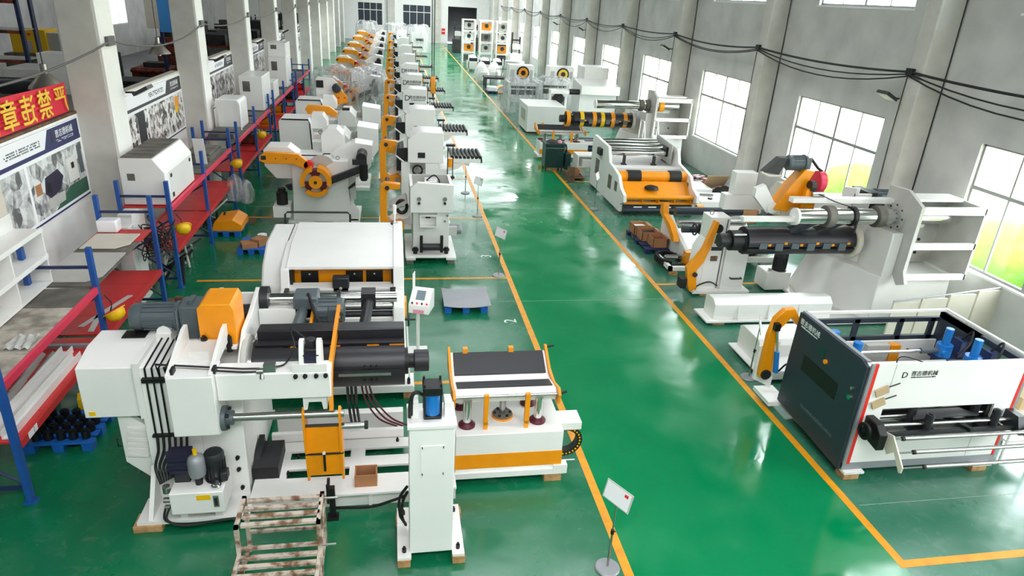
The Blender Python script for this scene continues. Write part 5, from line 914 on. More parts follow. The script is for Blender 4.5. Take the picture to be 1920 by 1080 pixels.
P(w, 'bed', 'white', bx(8.02, 10.62, 24.0, 26.4, .6, 1.25)); P(w, 'front_ledge', 'white', bx(8.02, 10.62, 23.85, 24.3, 1.1, 1.36))
for z, y in ((1.95, 25.9), (1.9, 25.6), (1.85, 25.2), (1.72, 24.9), (1.68, 25.3)): P(w, 'roll', 'chrome', cy((8.02, y, z), (10.4, y, z), .1, 16))
for x in (8.7, 9.9): P(w, 'roll_support', 'dark', bx(x - .04, x + .04, 24.7, 24.85, 1.3, 1.62), bx(x - .08, x + .08, 24.65, 24.9, 1.26, 1.32))
P(w, 'roll_bearing', 'black', bx(10.36, 10.46, 24.8, 25.4, 1.6, 1.95)); dr = P(w, 'drum', 'orange', cy((8.02, 23.3, 1.18), (10.62, 23.3, 1.18), .2, 20))
P(dr, 'black_wrap', 'rubber', cy((8.35, 23.3, 1.18), (8.85, 23.3, 1.18), .24, 16)); P(dr, 'black_wrap', 'rubber', cy((9.95, 23.3, 1.18), (10.4, 23.3, 1.18), .24, 16))
P(w, 'orange_apron', 'orange', ex('x', [(23.1, 1.05), (23.14, 1.05), (22.65, .62), (22.6, .62)], 8.02, 10.62)); P(w, 'orange_tube', 'orange', cy((8.02, 22.35, .66), (10.7, 22.35, .66), .09, 16)); P(w, 'orange_rail', 'orange', bx(8.02, 10.62, 22.3, 22.5, .42, .47)); 
for i in range(5): P(w, 'rail_rib', 'orange', bx(8.1 + .6 * i, 8.13 + .6 * i, 22.3, 22.6, .45, .7))
P(w, 'oily_rag', 'rubber', lathe((9.2, 22.9, .86), [(.28, -.02), (.24, .06), (.1, .1), (.0, .1)], 12)); P(w, 'lower_beam', 'navy', bx(8.02, 10.62, 22.3, 22.45, .28, .36)); P(w, 'lower_roll', 'navy', cy((8.02, 22.3, .2), (11.2, 22.3, .2), .08, 14))
for i in range(4): P(w, 'slot_plate', 'paper', bx(8.4 + .55 * i, 8.7 + .55 * i, 22.29, 22.3, .3, .34))
P(w, 'orange_cap', 'orange', cy((10.75, 22.25, .3), (11.0, 22.25, .3), .14, 16)); P(w, 'foot', 'greydeck', bx(7.9, 8.1, 22.5, 23.0, 0, .12)); P(w, 'foot', 'greydeck', bx(10.5, 10.72, 22.5, 23.0, 0, .12)); P(w, 'foot', 'greydeck', bx(7.9, 10.7, 26.0, 26.3, 0, .12))
for i, (x, y) in enumerate(((11.0, 22.5), (10.95, 24.2))):
    q = T('bed_casting', 'flat white machine base casting beside the wide roll straightener, %s one' % ('near' if i == 0 else 'far'), 'machine base', (x + .6, y + .5, 0)); P(q, 'plate', 'white', bx(x, x + 1.3, y, y + 1.2, .25, .5), bev=.02); P(q, 'foot', 'white', bx(x + .05, x + .2, y, y + 1.2, 0, .25)); P(q, 'foot', 'white', bx(x + 1.1, x + 1.25, y, y + 1.2, 0, .25)); P(q, 'boss', 'dark', cy((x + .5, y + .3, .5), (x + .5, y + .3, .56), .09, 12)); P(q, 'dowel', 'steel', cy((x + .3, y + .8, .54), (x + .8, y + .7, .54), .05, 10))
# green tool cabinet, hand truck pallet
g = T('tool_cabinet', 'dark green tool trolley standing on the right yellow line', 'tool trolley', (6.95, 29.1, 0)); P(g, 'cabinet', 'greenmetal', bx(6.5, 7.35, 28.75, 29.45, .14, 1.12), bev=.02); P(g, 'top_tray', 'greenmetal', bx(6.47, 7.38, 28.72, 29.48, 1.12, 1.2)); P(g, 'door', 'greenmetal', bx(6.93, 7.32, 28.73, 28.75, .2, .85)); P(g, 'drawer', 'greenmetal', bx(6.54, 7.32, 28.73, 28.75, .9, 1.08)); P(g, 'tray_lip', 'steel', bx(6.48, 7.37, 28.715, 28.72, 1.0, 1.03))
for x, y in ((6.56, 28.82), (7.28, 28.82), (6.56, 29.38), (7.28, 29.38)): P(g, 'caster', 'black', cy((x - .03, y, .07), (x + .03, y, .07), .07, 12))
P(g, 'side_wheel', 'black', ring((7.42, 29.0, .95), (1, 0, 0), .14, .2, .05, 16)); P(g, 'pile_of_parts', 'baydark', lathe((6.85, 29.1, 1.2), [(.3, 0), (.22, .08), (.05, .12)], 9)); P(g, 'red_cloth', 'pinkbox', lathe((7.15, 29.0, 1.2), [(.12, 0), (.1, .08), (.02, .12)], 9)); P(g, 'panel', 'greenmetal', bx(7.38, 7.62, 28.6, 29.3, .1, .8))
p2 = T('pallet', 'worn wooden pallet with mixed parts behind the wide roll straightener', 'pallet', (7.6, 27.6, 0))
for i in range(5): P(p2, 'deck_board', 'darkwood', bx(7.2, 7.9, 27.1 + .22 * i, 27.25 + .22 * i, .1, .13))
for x in (7.22, 7.8): P(p2, 'bearer', 'darkwood', bx(x, x + .08, 27.1, 28.2, 0, .1))
ld = T('leaning_board', 'upright worn wooden board leaning on the worn pallet', 'board', (7.3, 27.0, 0)); P(ld, 'plank', 'darkwood', rotax(bx(7.15, 7.4, 26.85, 26.9, 0, .62), -12, (7.2, 26.9, 0), 'X')); P(ld, 'batten', 'darkwood', rotax(bx(7.1, 7.15, 26.83, 26.93, 0, .66), -12, (7.2, 26.9, 0), 'X'))
carton(7.3, 27.3, .13, .4, .4, .3, 'small carton with metal parts on the worn wooden pallet', fill='bayrust')
sb = T('metal_shelf', 'low white metal shelf behind the green tool trolley', 'shelf', (8.4, 28.2, 0)); P(sb, 'top', 'white', bx(7.7, 9.3, 27.8, 28.6, .86, .92)); P(sb, 'side', 'white', bx(7.7, 7.76, 27.8, 28.6, 0, .86)); P(sb, 'side', 'white', bx(9.24, 9.3, 27.8, 28.6, 0, .86)); P(sb, 'shelf', 'white', bx(7.76, 9.24, 27.8, 28.6, .4, .44)); P(sb, 'box', 'white2', bx(7.9, 8.6, 27.7, 28.3, .45, .75))
# coil car under the taped mandrel
c6 = dup(Cc, (7.05 - .86 * 1, 22.6, 0), 'white coil car with orange centre flange under the yellow-taped mandrel'); c6.scale = (1.4, 1, .86)
# white stepladder
LS = (.55, 1.1, 0); sl = T('stepladder', 'white tubular stepladder with platform beside the taped-mandrel decoiler', 'stepladder', (11.5, 29.8, 0))
for x in (10.6, 11.25):
    for a, b in (((x, 28.0, 0), (x, 28.6, 1.25)), ((x, 29.2, 0), (x, 29.0, 2.1)), ((x, 28.6, 1.25), (x, 28.55, 2.1)), ((x, 28.55, 2.1), (x, 29.0, 2.1)), ((x, 28.0, .9), (x, 28.55, 2.1))): P(sl, 'tube', 'white', mv(cy(a, b, .03, 8), LS))
for i in range(4): P(sl, 'step', 'white', mv(bx(10.6, 11.25, 28.05 + .14 * i, 28.2 + .14 * i, .22 + .26 * i, .25 + .26 * i), LS))
P(sl, 'platform', 'offgrey', mv(bx(10.6, 11.25, 28.55, 29.05, 1.24, 1.28), LS))
# farther machines on the right
b7 = T('machine_cabinet', 'white rectangular machine body with round black fan beyond the taped mandrel', 'machine', (8.3, 38.4, 0)); P(b7, 'body', 'white', ex('x', [(37.3, .1), (40, .1), (40, 1.5), (37.3, 1.5)], 7.25, 9.4), bev=.02); P(b7, 'side_window', 'offgrey', bx(7.24, 7.25, 37.9, 39.2, .6, 1.2)); P(b7, 'rear_frame', 'white', bx(9.0, 10.1, 40.0, 40.2, 0, 2.1), bx(9.0, 10.1, 39.6, 40.0, 1.9, 2.1), bev=.01); P(b7, 'frame_opening', 'greydeck', bx(9.15, 9.95, 39.99, 40.0, .9, 1.7)); P(b7, 'fan', 'black', cy((9.55, 39.9, 1.6), (9.55, 39.98, 1.6), .32, 22)); P(b7, 'fan_hub', 'dark', cy((9.55, 39.86, 1.6), (9.55, 39.9, 1.6), .1, 12))
b8 = T('machine_cabinet', 'long white housing with open trough along the right wall', 'machine', (11.8, 40.8, 0)); P(b8, 'housing', 'white', bx(10.9, 13.15, 40.2, 42.2, 0, 1.9), bev=.02); P(b8, 'trough', 'white2', ex('x', [(39.6, 1.9), (41.6, 1.9), (41.6, 2.6), (39.6, 2.4)], 10.8, 13.15), bev=.02); P(b8, 'motor', 'dark', cy((10.2, 40.0, 2.0), (10.8, 40.0, 2.0), .16, 14)); P(b8, 'rear_tower', 'white', bx(11.6, 13.15, 42.2, 44.0, 0, 3.2), bev=.02)
for i, (x, y) in enumerate(((8.3, 45.2), (10.6, 46.2))):
    m_ = T('wrapped_machine', 'white frame machine under clear film beside the right yellow line, %s of two' % ('nearer' if i == 0 else 'farther'), 'machine', (x, y, 0))
    for xx in (x - .95, x + .95): P(m_, 'side_frame', 'white', bx(xx - .08, xx + .08, y - .9, y - .75, 0, 1.9), bx(xx - .08, xx + .08, y + .75, y + .9, 0, 1.9), bx(xx - .08, xx + .08, y - .75, y + .75, 1.7, 1.9))
    P(m_, 'cross_beam', 'white', bx(x - .9, x + .9, y - .9, y - .8, .7, .95)); P(m_, 'cross_beam', 'white', bx(x - .9, x + .9, y - .9, y - .8, 1.7, 1.9)); P(m_, 'rolls', 'dark', cy((x - .9, y, 1.2), (x + .9, y, 1.2), .16, 14), cy((x - .9, y, 1.6), (x + .9, y, 1.6), .16, 14))
    drape('plastic_film', 'clear shiny film over the %s white frame machine on the right' % ('nearer' if i == 0 else 'farther'), x - 1.15, x + 1.15, y - 1.05, y + 1.05, 2.05, 20 + i, .2)
for i, x in enumerate((9.0, 11.9)):
    m_ = T('press_machine', 'white machine frame with yellow-rimmed round opening behind the wrapped machines, %s one' % ('left' if i == 0 else 'right'), 'machine', (x, 50, 0)); P(m_, 'body', 'white', bx(x - .9, x + .9, 49.4, 50.6, 0, 2.5), bev=.02); P(m_, 'bore', 'black', cy((x + .1, 49.35, 2.0), (x + .1, 49.4, 2.0), .45, 20)); P(m_, 'bore_ring', 'orange' if i == 0 else 'yellow', ring((x + .1, 49.3, 2.0), (0, 1, 0), .18, .34, .05, 18)); P(m_, 'recess', 'offgrey', bx(x - .8, x - .5, 49.39, 49.4, 1.2, 2.2)); P(m_, 'recess', 'offgrey', bx(x + .6, x + .8, 49.39, 49.4, 1.2, 2.2))
solo('tarp_bundle', 'folded orange sheet on the floor beyond the wrapped machines', 'sheet', 'orange', grid(lambda u, v: (7.9 + 1.1 * u, 53.2 + 1.3 * v, .3 + .12 * math.sin(7 * u) * math.cos(5 * v) + .2 * math.sin(3.14 * u)), 10, 8), grid(lambda u, v: (7.9 + 1.1 * u, 53.2 + 1.3 * v, .02), 4, 4))
pallet(7.1, 7.9, 53, 54.6, 'blue pallet with white packages beside the folded orange sheet', 'darkblue'); solo('package', 'white packages stacked on the blue pallet by the orange sheet', 'package', 'paper', bx(7.15, 7.85, 53.1, 53.8, .16, .5), bx(7.2, 7.7, 53.9, 54.5, .16, .42), bev=.05)
bt = T('work_table', 'long black steel work table on the right beyond the orange sheet', 'table', (8.9, 57, 0)); P(bt, 'top', 'baydark', bx(7.3, 10.6, 56.3, 57.8, .7, .85)); P(bt, 'rail_frame', 'dark', tb([(8.2, 56.4, .85), (8.2, 56.4, 1.5), (9.4, 56.4, 1.5), (9.4, 56.4, .85)], .03))
for x in (7.4, 10.5): P(bt, 'leg', 'dark', bx(x - .06, x + .06, 56.4, 56.5, 0, .7)); P(bt, 'leg', 'dark', bx(x - .06, x + .06, 57.6, 57.7, 0, .7))
rnd = random.Random(5)
for i, (x, y, n) in enumerate(((7.6, 60, 'near left'), (8.6, 60.6, 'near right'), (7.8, 63, 'far left'), (9.0, 63.5, 'far right'))):
    s_ = rnd.uniform(.5, .65); solo('wrapped_part', 'white plastic-wrapped part in a cluster on the right, %s one' % n, 'wrapped part', 'white2', lathe((x, y, 0), [(s_, 0), (s_ * 1.05, .4), (s_ * .8, .9), (s_ * .5, 1.25), (s_ * .2, 1.4)], 11), bx(x - .3, x + .3, y - .7, y + .6, .2, .9), group='wrapped parts on the right')
solo('drum_barrel', 'pale grey round drum beside the wrapped parts on the right', 'drum', 'offgrey', lathe((10.6, 62, 0), [(.9, 0), (.9, 1.5), (.86, 1.7), (.2, 1.74)], 20))
for i, (x, y) in enumerate(((7.7, 69.5), (8.6, 67), (9.7, 66.5))):
    m_ = T('press_machine', 'grey-white machine frame standing before the tall stacked frames, %s one' % ('left', 'middle', 'right')[i], 'machine', (x, y, 0), 'low frames before the stacks'); P(m_, 'base', 'white2', bx(x - .5, x + .5, y - .8, y + .8, .2, .9), bev=.03); P(m_, 'top', 'dark', bx(x - .45, x + .45, y - .7, y + .7, .9, 1.2)); P(m_, 'post', 'white', bx(x - .5, x - .4, y - .8, y - .7, 0, 1.5), bx(x + .4, x + .5, y - .8, y - .7, 0, 1.5)); P(m_, 'fold', 'white', lathe((x, y, 1.2), [(.4, 0), (.3, .2), (.1, .28)], 9))
for i, x in enumerate((8.1, 9.9, 11.6)):
    yb = 77 - i * .5
    for k in range(4):
        m_ = T('stacked_machine', 'white machine frame in a tall far stack, %s of four levels, %s stack' % (('lowest', 'second', 'third', 'topmost')[k], ('left', 'middle', 'right')[i]), 'machine frame', (x, yb + .6, k * 1.1), 'white frames stacked at the far right')
        for xx in (x - .65, x + .65): P(m_, 'post', 'white', bx(xx - .07, xx + .07, yb, yb + .14, k * 1.1, k * 1.1 + 1.0)); P(m_, 'post', 'white', bx(xx - .07, xx + .07, yb + 1.1, yb + 1.24, k * 1.1, k * 1.1 + 1.0))
        P(m_, 'deck', 'white', bx(x - .72, x + .72, yb, yb + 1.25, k * 1.1 + 1.0, k * 1.1 + 1.1)); P(m_, 'core', ('greydeck', 'orange', 'white2', 'offgrey')[(k + 2 * i) % 4], bx(x - .45, x + .45, yb + .2, yb + 1.0, k * 1.1 + .12, k * 1.1 + .8)); P(m_, 'drum', 'dark', cy((x, yb + .1, k * 1.1 + .55), (x, yb + .2, k * 1.1 + .55), .2, 12))
for i, (x, y) in enumerate(((8.0, 90), (9.2, 92), (10.6, 95), (12.3, 72), (12.6, 84))):
    m_ = T('press_machine', 'dark cluttered machine near the far doorway, number %s from the aisle' % ('one', 'two', 'three', 'four', 'five')[i], 'machine', (x, y, 0), 'machines near the far doorway'); P(m_, 'body', 'white2' if i % 2 else 'baydark', bx(x - .6, x + .6, y - .8, y + .8, 0, 1.6), bev=.03); P(m_, 'mast', 'dark', bx(x - .5, x - .35, y - .5, y - .35, 1.6, 3.6), bx(x + .3, x + .45, y - .5, y - .35, 1.6, 3.2), bx(x - .5, x + .45, y - .5, y - .4, 2.8, 2.95)); P(m_, 'head', 'offgrey', bx(x - .4, x + .4, y - .6, y + .4, 2.0, 2.5))
# clutter along the right wall behind the big decoiler
carton(12.4, 23.0, 0, .8, .7, .5, 'large open carton by the right wall near a column', fill='baydark'); carton(12.0, 21.4, 0, .7, .6, .5, 'brown carton by the right wall nearest the big decoiler', fill='bayrust')
solo('flattened_carton', 'flattened tan carton leaning on clutter by the right wall', 'carton', 'tan', rotax(bx(12.3, 13.2, 25.3, 25.33, .2, 1.0), 35, (12.7, 25.3, .2), 'X'))
for i, (x, y, m_, n) in enumerate(((12.6, 26.3, 'bayrust', 'red'), (13.0, 24.6, 'baydark', 'dark'), (13.1, 22.4, 'baydark', 'black'))):
    pts = []; q = T('scrap_heap', 'heap of %s scrap parts on the floor by the right wall' % n, 'scrap', (x, y, 0)); rr = random.Random(40 + i)
    P(q, 'pile', m_, lathe((x, y, 0), [(.75, 0), (.6, .25), (.35, .42), (.1, .5)], 11), kind='stuff')
    for j in range(14):
        a = rr.uniform(0, 6.28); r_ = rr.uniform(.1, .65); w_ = rr.uniform(.06, .16); px_, py_ = x + r_ * math.cos(a), y + r_ * math.sin(a); P(q, 'scrap_piece', rr.choice(['bayrust', 'pinkbox', 'dark', 'offgrey', 'cardboard']), rotz(bx(px_ - w_, px_ + w_, py_ - w_ * .5, py_ + w_ * .5, .45 - .45 * r_, .58 - .45 * r_), rr.uniform(0, 180), (px_, py_)))

# odds and ends between the taped mandrel and the wide roll straightener
oc = solo('orange_cloth', 'crumpled orange cloth on the white table beyond the wide roll straightener', 'cloth', 'orange', grid(lambda u, v: (9.5 + 1.0 * u, 28.0 + .8 * v, .94 + .12 * math.sin(6 * u + 2 * v) ** 2 + .1 * math.sin(3.14 * u) * math.sin(3.14 * v)), 12, 10))
wt = T('work_table', 'white work table under the crumpled orange cloth', 'table', (10.1, 28.5, 0)); P(wt, 'top', 'white2', bx(9.4, 10.9, 27.7, 29.1, .86, .92))
for x in (9.45, 10.8):
    for y in (27.75, 29.0): P(wt, 'leg', 'white2', bx(x, x + .06, y, y + .06, 0, .86))
for k in range(3):
    q = T('roll_bundle', 'bundle of dark blue rolls on the floor by the stepladder, %s one' % ('near', 'middle', 'far')[k], 'rolls', (10.1, 32.9 + .8 * k, 0), 'roll bundles by the stepladder')
    for j in range(4): P(q, 'roll', ('navy', 'darkblue', 'dark', 'steel')[(j + k) % 4], cy((9.3, 32.6 + .8 * k + .16 * j, .18 + .1 * (j % 2)), (11.0, 32.6 + .8 * k + .16 * j, .18 + .1 * (j % 2)), .08, 12))
    for x in (9.5, 10.8): P(q, 'bearer', 'darkwood', bx(x - .05, x + .05, 32.5 + .8 * k, 33.2 + .8 * k, 0, .1))
# ------------------------------------------------------------------ low walls with poster boards, banner
def picture(name, dark, mid, light, scale, extra=None):
    m = bpy.data.materials.new(name); m.use_nodes = True; n = m.node_tree.nodes; l = m.node_tree.links; b = n['Principled BSDF']; b.inputs['Roughness'].default_value = .35
    tc = n.new('ShaderNodeTexCoord'); mp = n.new('ShaderNodeMapping'); mp.inputs['Scale'].default_value = (1, 1, .85); vo = n.new('ShaderNodeTexVoronoi'); vo.inputs['Scale'].default_value = scale; no = n.new('ShaderNodeTexNoise'); no.inputs['Scale'].default_value = scale * .7; no.inputs['Detail'].default_value = 8; no.inputs['Distortion'].default_value = 2
    l.new(tc.outputs['Object'], mp.inputs[0]); l.new(mp.outputs[0], vo.inputs['Vector']); l.new(mp.outputs[0], no.inputs['Vector'])
    mx = n.new('ShaderNodeMixRGB'); mx.inputs[0].default_value = .55; l.new(vo.outputs['Color'], mx.inputs[1]); l.new(no.outputs['Fac'], mx.inputs[2])
    bw = n.new('ShaderNodeRGBToBW'); l.new(mx.outputs[0], bw.inputs[0]); rp = n.new('ShaderNodeValToRGB'); cr = rp.color_ramp
    cr.elements[0].position = .36; cr.elements[1].position = .62; cr.elements[0].color = lin(dark) + (1,); cr.elements[1].color = lin(light) + (1,); e = cr.elements.new(.48); e.color = lin(mid) + (1,)
    if extra: e = cr.elements.new(.56); e.color = lin(extra) + (1,)
    l.new(bw.outputs[0], rp.inputs[0]); l.new(rp.outputs[0], b.inputs['Base Color']); MAT[name] = m
picture('photo_print', (40, 38, 38), (150, 146, 142), (232, 230, 228), 7); picture('photo_warm', (60, 54, 50), (176, 168, 160), (238, 236, 232), 7); picture('photo_shop', (96, 98, 98), (176, 178, 176), (222, 224, 222), 4)
WX = -7.05
def strip_text(par, name, m, x, y0, y1, z, h, seed, n=14):
    """a line of lettering too small to read"""
    r = random.Random(seed); sh = []; w = (y1 - y0) / n
    for i in range(n):
        for j in range(3):
            if r.random() < .75: sh.append(bx(x, x + .003, y0 + i * w, y0 + i * w + w * r.uniform(.5, .85), z + h * (j - 1.4) / 3, z + h * (j - 1.4) / 3 + h * .2))
    return P(par, name, m, *sh, kind='stuff')
for k in range(0, 9):
    ya = 17.9 + 8.17 * (k - 1); yb = 17.0 + 8.17 * k
    wl = struct('wall_left_%d' % (k + 1), 'wallwhite', bx(WX - .2, WX, ya, yb, 0, 4.0)); P(wl, 'wall_cap', 'cream' if k else 'darkwood', bx(WX - .24, WX, ya, yb, 4.0, 4.06))
    if k > 6: continue
    pb = T('poster_board', ('large poster board with navy header showing a steel coil line, nearest on the left wall', 'poster board with three machine photos behind the white slatted hood', 'poster board with two grey machine photos, third along the left wall', 'narrow-looking poster board fourth along the left wall', 'poster board fifth along the left wall', 'poster board sixth along the left wall', 'poster board seventh along the left wall')[k], 'poster', (WX, (ya + yb) / 2, 2.2), 'poster boards on the left wall')
    y0, y1 = ya + .1, yb - .12; P(pb, 'board', 'paper', bx(WX + .012, WX + .042, y0, y1, 2.18, 3.95)); x = WX + .042; hm = 'headnavy' if k == 0 else 'headblack'
    P(pb, 'header_line', hm, bx(x, x + .004, y0 + .04, y1 - .04, 3.5, 3.58)); P(pb, 'header_flag', hm, ex('x', [(y1 - 1.75, 3.56), (y1 - .06, 3.56), (y1 - .06, 3.93), (y1 - 1.5, 3.93)], x, x + .005))
    text(pb, 'header_text', '晋志德机械', 'paper', .17, (x + .008, y1 - .78, 3.77), (0, 1, 0), (0, 0, 1)); P(pb, 'header_mark', 'purple', bx(x + .005, x + .007, y1 - 1.4, y1 - 1.25, 3.64, 3.86)); strip_text(pb, 'header_subtitle', 'paper', x + .006, y1 - 1.2, y1 - .36, 3.64, .06, k); strip_text(pb, 'caption', 'motor', x + .001, y1 - 3.3, y1 - 1.9, 3.74, .14, k + 20, 30)
    P(pb, 'lower_line', hm, bx(x, x + .004, y0 + .04, y1 - .04, 2.2, 2.24))
    if k == 0:
        yy = y1 - .1; a = P(pb, 'coil_photo', 'photo_shop', bx(x, x + .004, yy - 2.5, yy, 2.3, 3.42)); x2 = x + .004
        P(a, 'photo_floor', 'toolgreen', ex('x', [(yy - 1.7, 2.3), (yy, 2.3), (yy, 2.62), (yy - .9, 2.62)], x2, x2 + .001)); P(a, 'photo_coil', 'purple', ex('x', [(yy - 2.0, 2.75), (yy - 1.9, 3.05), (yy - 1.3, 3.1), (yy - 1.1, 2.9), (yy - 1.35, 2.66), (yy - 1.8, 2.6)], x2, x2 + .002)); P(a, 'photo_bore', 'black', ex('x', [(yy - 1.92, 2.75), (yy - 1.85, 2.95), (yy - 1.7, 2.9), (yy - 1.72, 2.7)], x2, x2 + .003)); P(a, 'photo_cabinet', 'white2', ex('x', [(yy - .85, 2.68), (yy - .35, 2.68), (yy - .35, 3.2), (yy - .85, 3.2)], x2, x2 + .002)); P(a, 'photo_lines', 'black', bx(x2, x2 + .003, yy - .66, yy - .52, 2.95, 3.08)); P(a, 'photo_boxes', 'cardboard', bx(x2, x2 + .002, yy - 2.35, yy - 2.1, 2.78, 3.0)); P(a, 'photo_base', 'offgrey', ex('x', [(yy - 2.0, 2.4), (yy - 1.2, 2.4), (yy - 1.15, 2.6), (yy - 1.9, 2.62)], x2, x2 + .002)); P(a, 'photo_pillar', 'motor', bx(x2, x2 + .002, yy - .26, yy - .05, 2.75, 3.38))
        b = P(pb, 'press_photo', 'photo_shop', bx(x, x + .004, yy - 5.3, yy - 2.6, 2.3, 3.42)); P(b, 'photo_machine', 'cream', bx(x2, x2 + .002, yy - 5.2, yy - 3.5, 2.5, 3.36)); P(b, 'photo_shadow', 'baydark', bx(x2, x2 + .003, yy - 5.0, yy - 3.6, 2.3, 2.5)); P(b, 'photo_port', 'dark', bx(x2 + .002, x2 + .004, yy - 4.2, yy - 3.95, 2.58, 2.7)); P(b, 'photo_port', 'dark', bx(x2 + .002, x2 + .004, yy - 3.85, yy - 3.62, 2.62, 2.74))
    else:
        for i in range(4):
            q0 = y1 - .06 - 1.78 * (i + 1); P(pb, 'machine_photo', ('photo_warm' if k == 1 else 'photo_print'), bx(x, x + .004, q0 + .06, q0 + 1.74, 2.3, 3.42))
        if k == 1:
            P(pb, 'photo_arm', 'orange', bx(x + .004, x + .006, y1 - .95, y1 - .55, 2.95, 3.35)); P(pb, 'photo_drum', 'yellow', bx(x + .004, x + .007, y1 - 1.0, y1 - .7, 2.85, 3.05)); P(pb, 'photo_dark', 'dark', bx(x + .004, x + .006, y1 - 4.5, y1 - 3.9, 2.3, 3.42))
bn = T('banner', 'red cloth banner with yellow Chinese characters seen from behind', 'banner', (WX - .05, 14.2, 4.08)); P(bn, 'cloth', 'bannerred', grid(lambda u, v: (WX - .06 + .03 * math.sin(9 * u) * v, 11.2 + 5.6 * u, 4.08 + .62 * v + .03 * math.sin(3.14 * u) * v), 24, 3), grid(lambda u, v: (WX - .068 + .03 * math.sin(9 * u) * v, 11.2 + 5.6 * u, 4.08 + .62 * v + .03 * math.sin(3.14 * u) * v), 24, 3))
for i, c in enumerate('严禁违章操作'): text(bn, 'character', c, 'banneryellow', .6, (WX + .0, 16.36 - .72 * i, 4.36), (0, -1, 0), (0, 0, 1), .014, bold=0 if i == 0 else .006)
# ------------------------------------------------------------------ blue and red pallet racks
FX, BXK = -5.15, -6.2
RACKS = [(8.62, 11.85), (11.85, 15.04), (16.24, 19.4), (19.4, 22.74), (23.9, 27.1), (27.1, 30.4), (31.6, 34.8), (34.8, 38.0), (39.4, 42.6), (42.6, 45.8)]
ORD = ('first', 'second', 'third', 'fourth', 'fifth', 'sixth', 'seventh', 'eighth', 'ninth', 'tenth')
def rack(i, ya, yb):
    t = T('pallet_rack', '%s bay of the blue and red steel rack from the camera along the left wall' % ORD[i], 'rack', ((FX + BXK) / 2, (ya + yb) / 2, 0), 'pallet rack bays along the left wall')
    H_ = 2.66
    ends = [ya, yb] if i in (0, 2, 4, 6, 8) else [yb]
    for y in ends:
        for x in (FX, BXK):
            q = P(t, 'upright', 'blue', bx(x - .04, x + .04, y - .05, y + .05, 0, H_)); P(q, 'foot_plate', 'blue', bx(x - .08, x + .08, y - .08, y + .08, 0, .012))
        for z in (.25, 2.3): P(t, 'frame_strut', 'darkblue', bx(BXK, FX, y - .02, y + .02, z - .025, z + .025))
        P(t, 'frame_brace', 'darkblue', tb([(FX, y, .3), (BXK, y, 1.1)], .022)); P(t, 'frame_brace', 'darkblue', tb([(BXK, y, 1.1), (FX, y, 1.75)], .022))
    zu = 1.95 if i < 2 else 2.05
    for z in (1.0, zu):
        for x in (FX + .02, BXK - .02):
            if z > 1.5 and (x < -6 and i < 3 or i == 1): continue
            P(t, 'beam', 'red' if z < 1.5 else 'pinkred', bx(x - .03, x + .03, ya + .05, yb - .05, z - .12, z), bev=.004)
        n = 4
        for j in range(n):
            a = ya + .06 + (yb - ya - .12) * j / n; b = ya + .05 + (yb - ya - .12) * (j + 1) / n; mm = 'red' if z < 1.5 or i in (2, ) else 'greydeck'
            if i == 1 and z > 1.5 and j == 3: mm = 'red'
            if i == 0 and z > 1.5: mm = 'dirtydeck' if j < 3 else 'greydeck'
            P(t, 'deck_panel', mm, bx(BXK + .02, FX - .02, a, b, z - .05, z - .02))
    return t
for i, (a, b) in enumerate(RACKS): rack(i, a, b)
def helmet(x, y, z, label, up=False):
    h = T('safety_helmet', label, 'helmet', (x, y, z), 'yellow helmets hung on the rack'); prof = [(.17, 0), (.167, .065), (.143, .13), (.09, .175), (.0, .195)]
    ax = (.35, -.6, -.7) if not up else (.5, -.2, -.85); s = lathe((x, y, z), prof, 18, ax); P(h, 'shell', 'yellow', (s[0], s[1][:-1] if not up else [f for f in s[1] if len(f) == 4] + [s[1][-1]])); P(h, 'brim', 'yellow', ring((x, y, z), ax, .163, .205, .014, 18)); P(h, 'liner', 'dark', ring((x, y, z), ax, .09, .145, .06, 14)); P(h, 'strap', 'rubber', tb(catmull([(x - .05, y, z), (x - .02, y + .02, z + .15), (x - .12, y + .03, z + .3)], 4), .012))
helmet(-4.98, 11.95, 1.42, 'upturned yellow safety helmet hanging on the rack nearest the camera', True); helmet(-4.98, 16.45, 1.5, 'yellow safety helmet hanging by the bundle of black cables'); helmet(-4.98, 22.7, 1.58, 'yellow safety helmet hanging on the third rack frame from the camera'); helmet(-4.98, 27.3, 1.6, 'yellow safety helmet hanging farthest down the rack')
# things on the racks
cs = T('cubby_shelf', 'white open cubby shelf unit standing on the nearest rack', 'shelf unit', (-6.1, 11.2, 1.95))
for z in (1.96, 2.42, 2.9): P(cs, 'shelf', 'white', bx(-6.32, -5.9, 9.9, 12.05, z, z + .03))
for y in (9.9, 10.95, 12.02): P(cs, 'divider', 'white', bx(-6.32, -5.9, y, y + .03, 1.99, 2.9))
P(cs, 'back_panel', 'white2', bx(-6.34, -6.32, 9.9, 12.05, 1.96, 3.2)); P(cs, 'front_lip', 'white', bx(-5.91, -5.88, 9.9, 12.05, 2.88, 2.96)); P(cs, 'front_lip', 'white', bx(-5.91, -5.88, 9.9, 12.05, 2.4, 2.48))
solo('folded_rag', 'grey folded rag on the dirty deck of the nearest rack', 'rag', 'offgrey', grid(lambda u, v: (-5.55 + .34 * u, 9.55 + .42 * v, 1.94 + .045 * math.sin(9 * u + 3 * v) ** 2 + .02 * math.sin(8 * v)), 10, 8))
for i, (x0, x1, z, n) in enumerate(((-5.62, -5.44, 1.0, 'wider'), (-5.38, -5.24, 1.0, 'narrower'))): solo('steel_channel', '%s white steel channel lying on the lower shelf of the nearest rack' % n, 'steel channel', 'white', ex('y', [(x0, .98), (x1, .98), (x1, 1.1), (x1 - .015, 1.1), (x1 - .015, 1.0), (x0 + .015, 1.0), (x0 + .015, 1.1), (x0, 1.1)], 8.75, 11.25 - .2 * i))
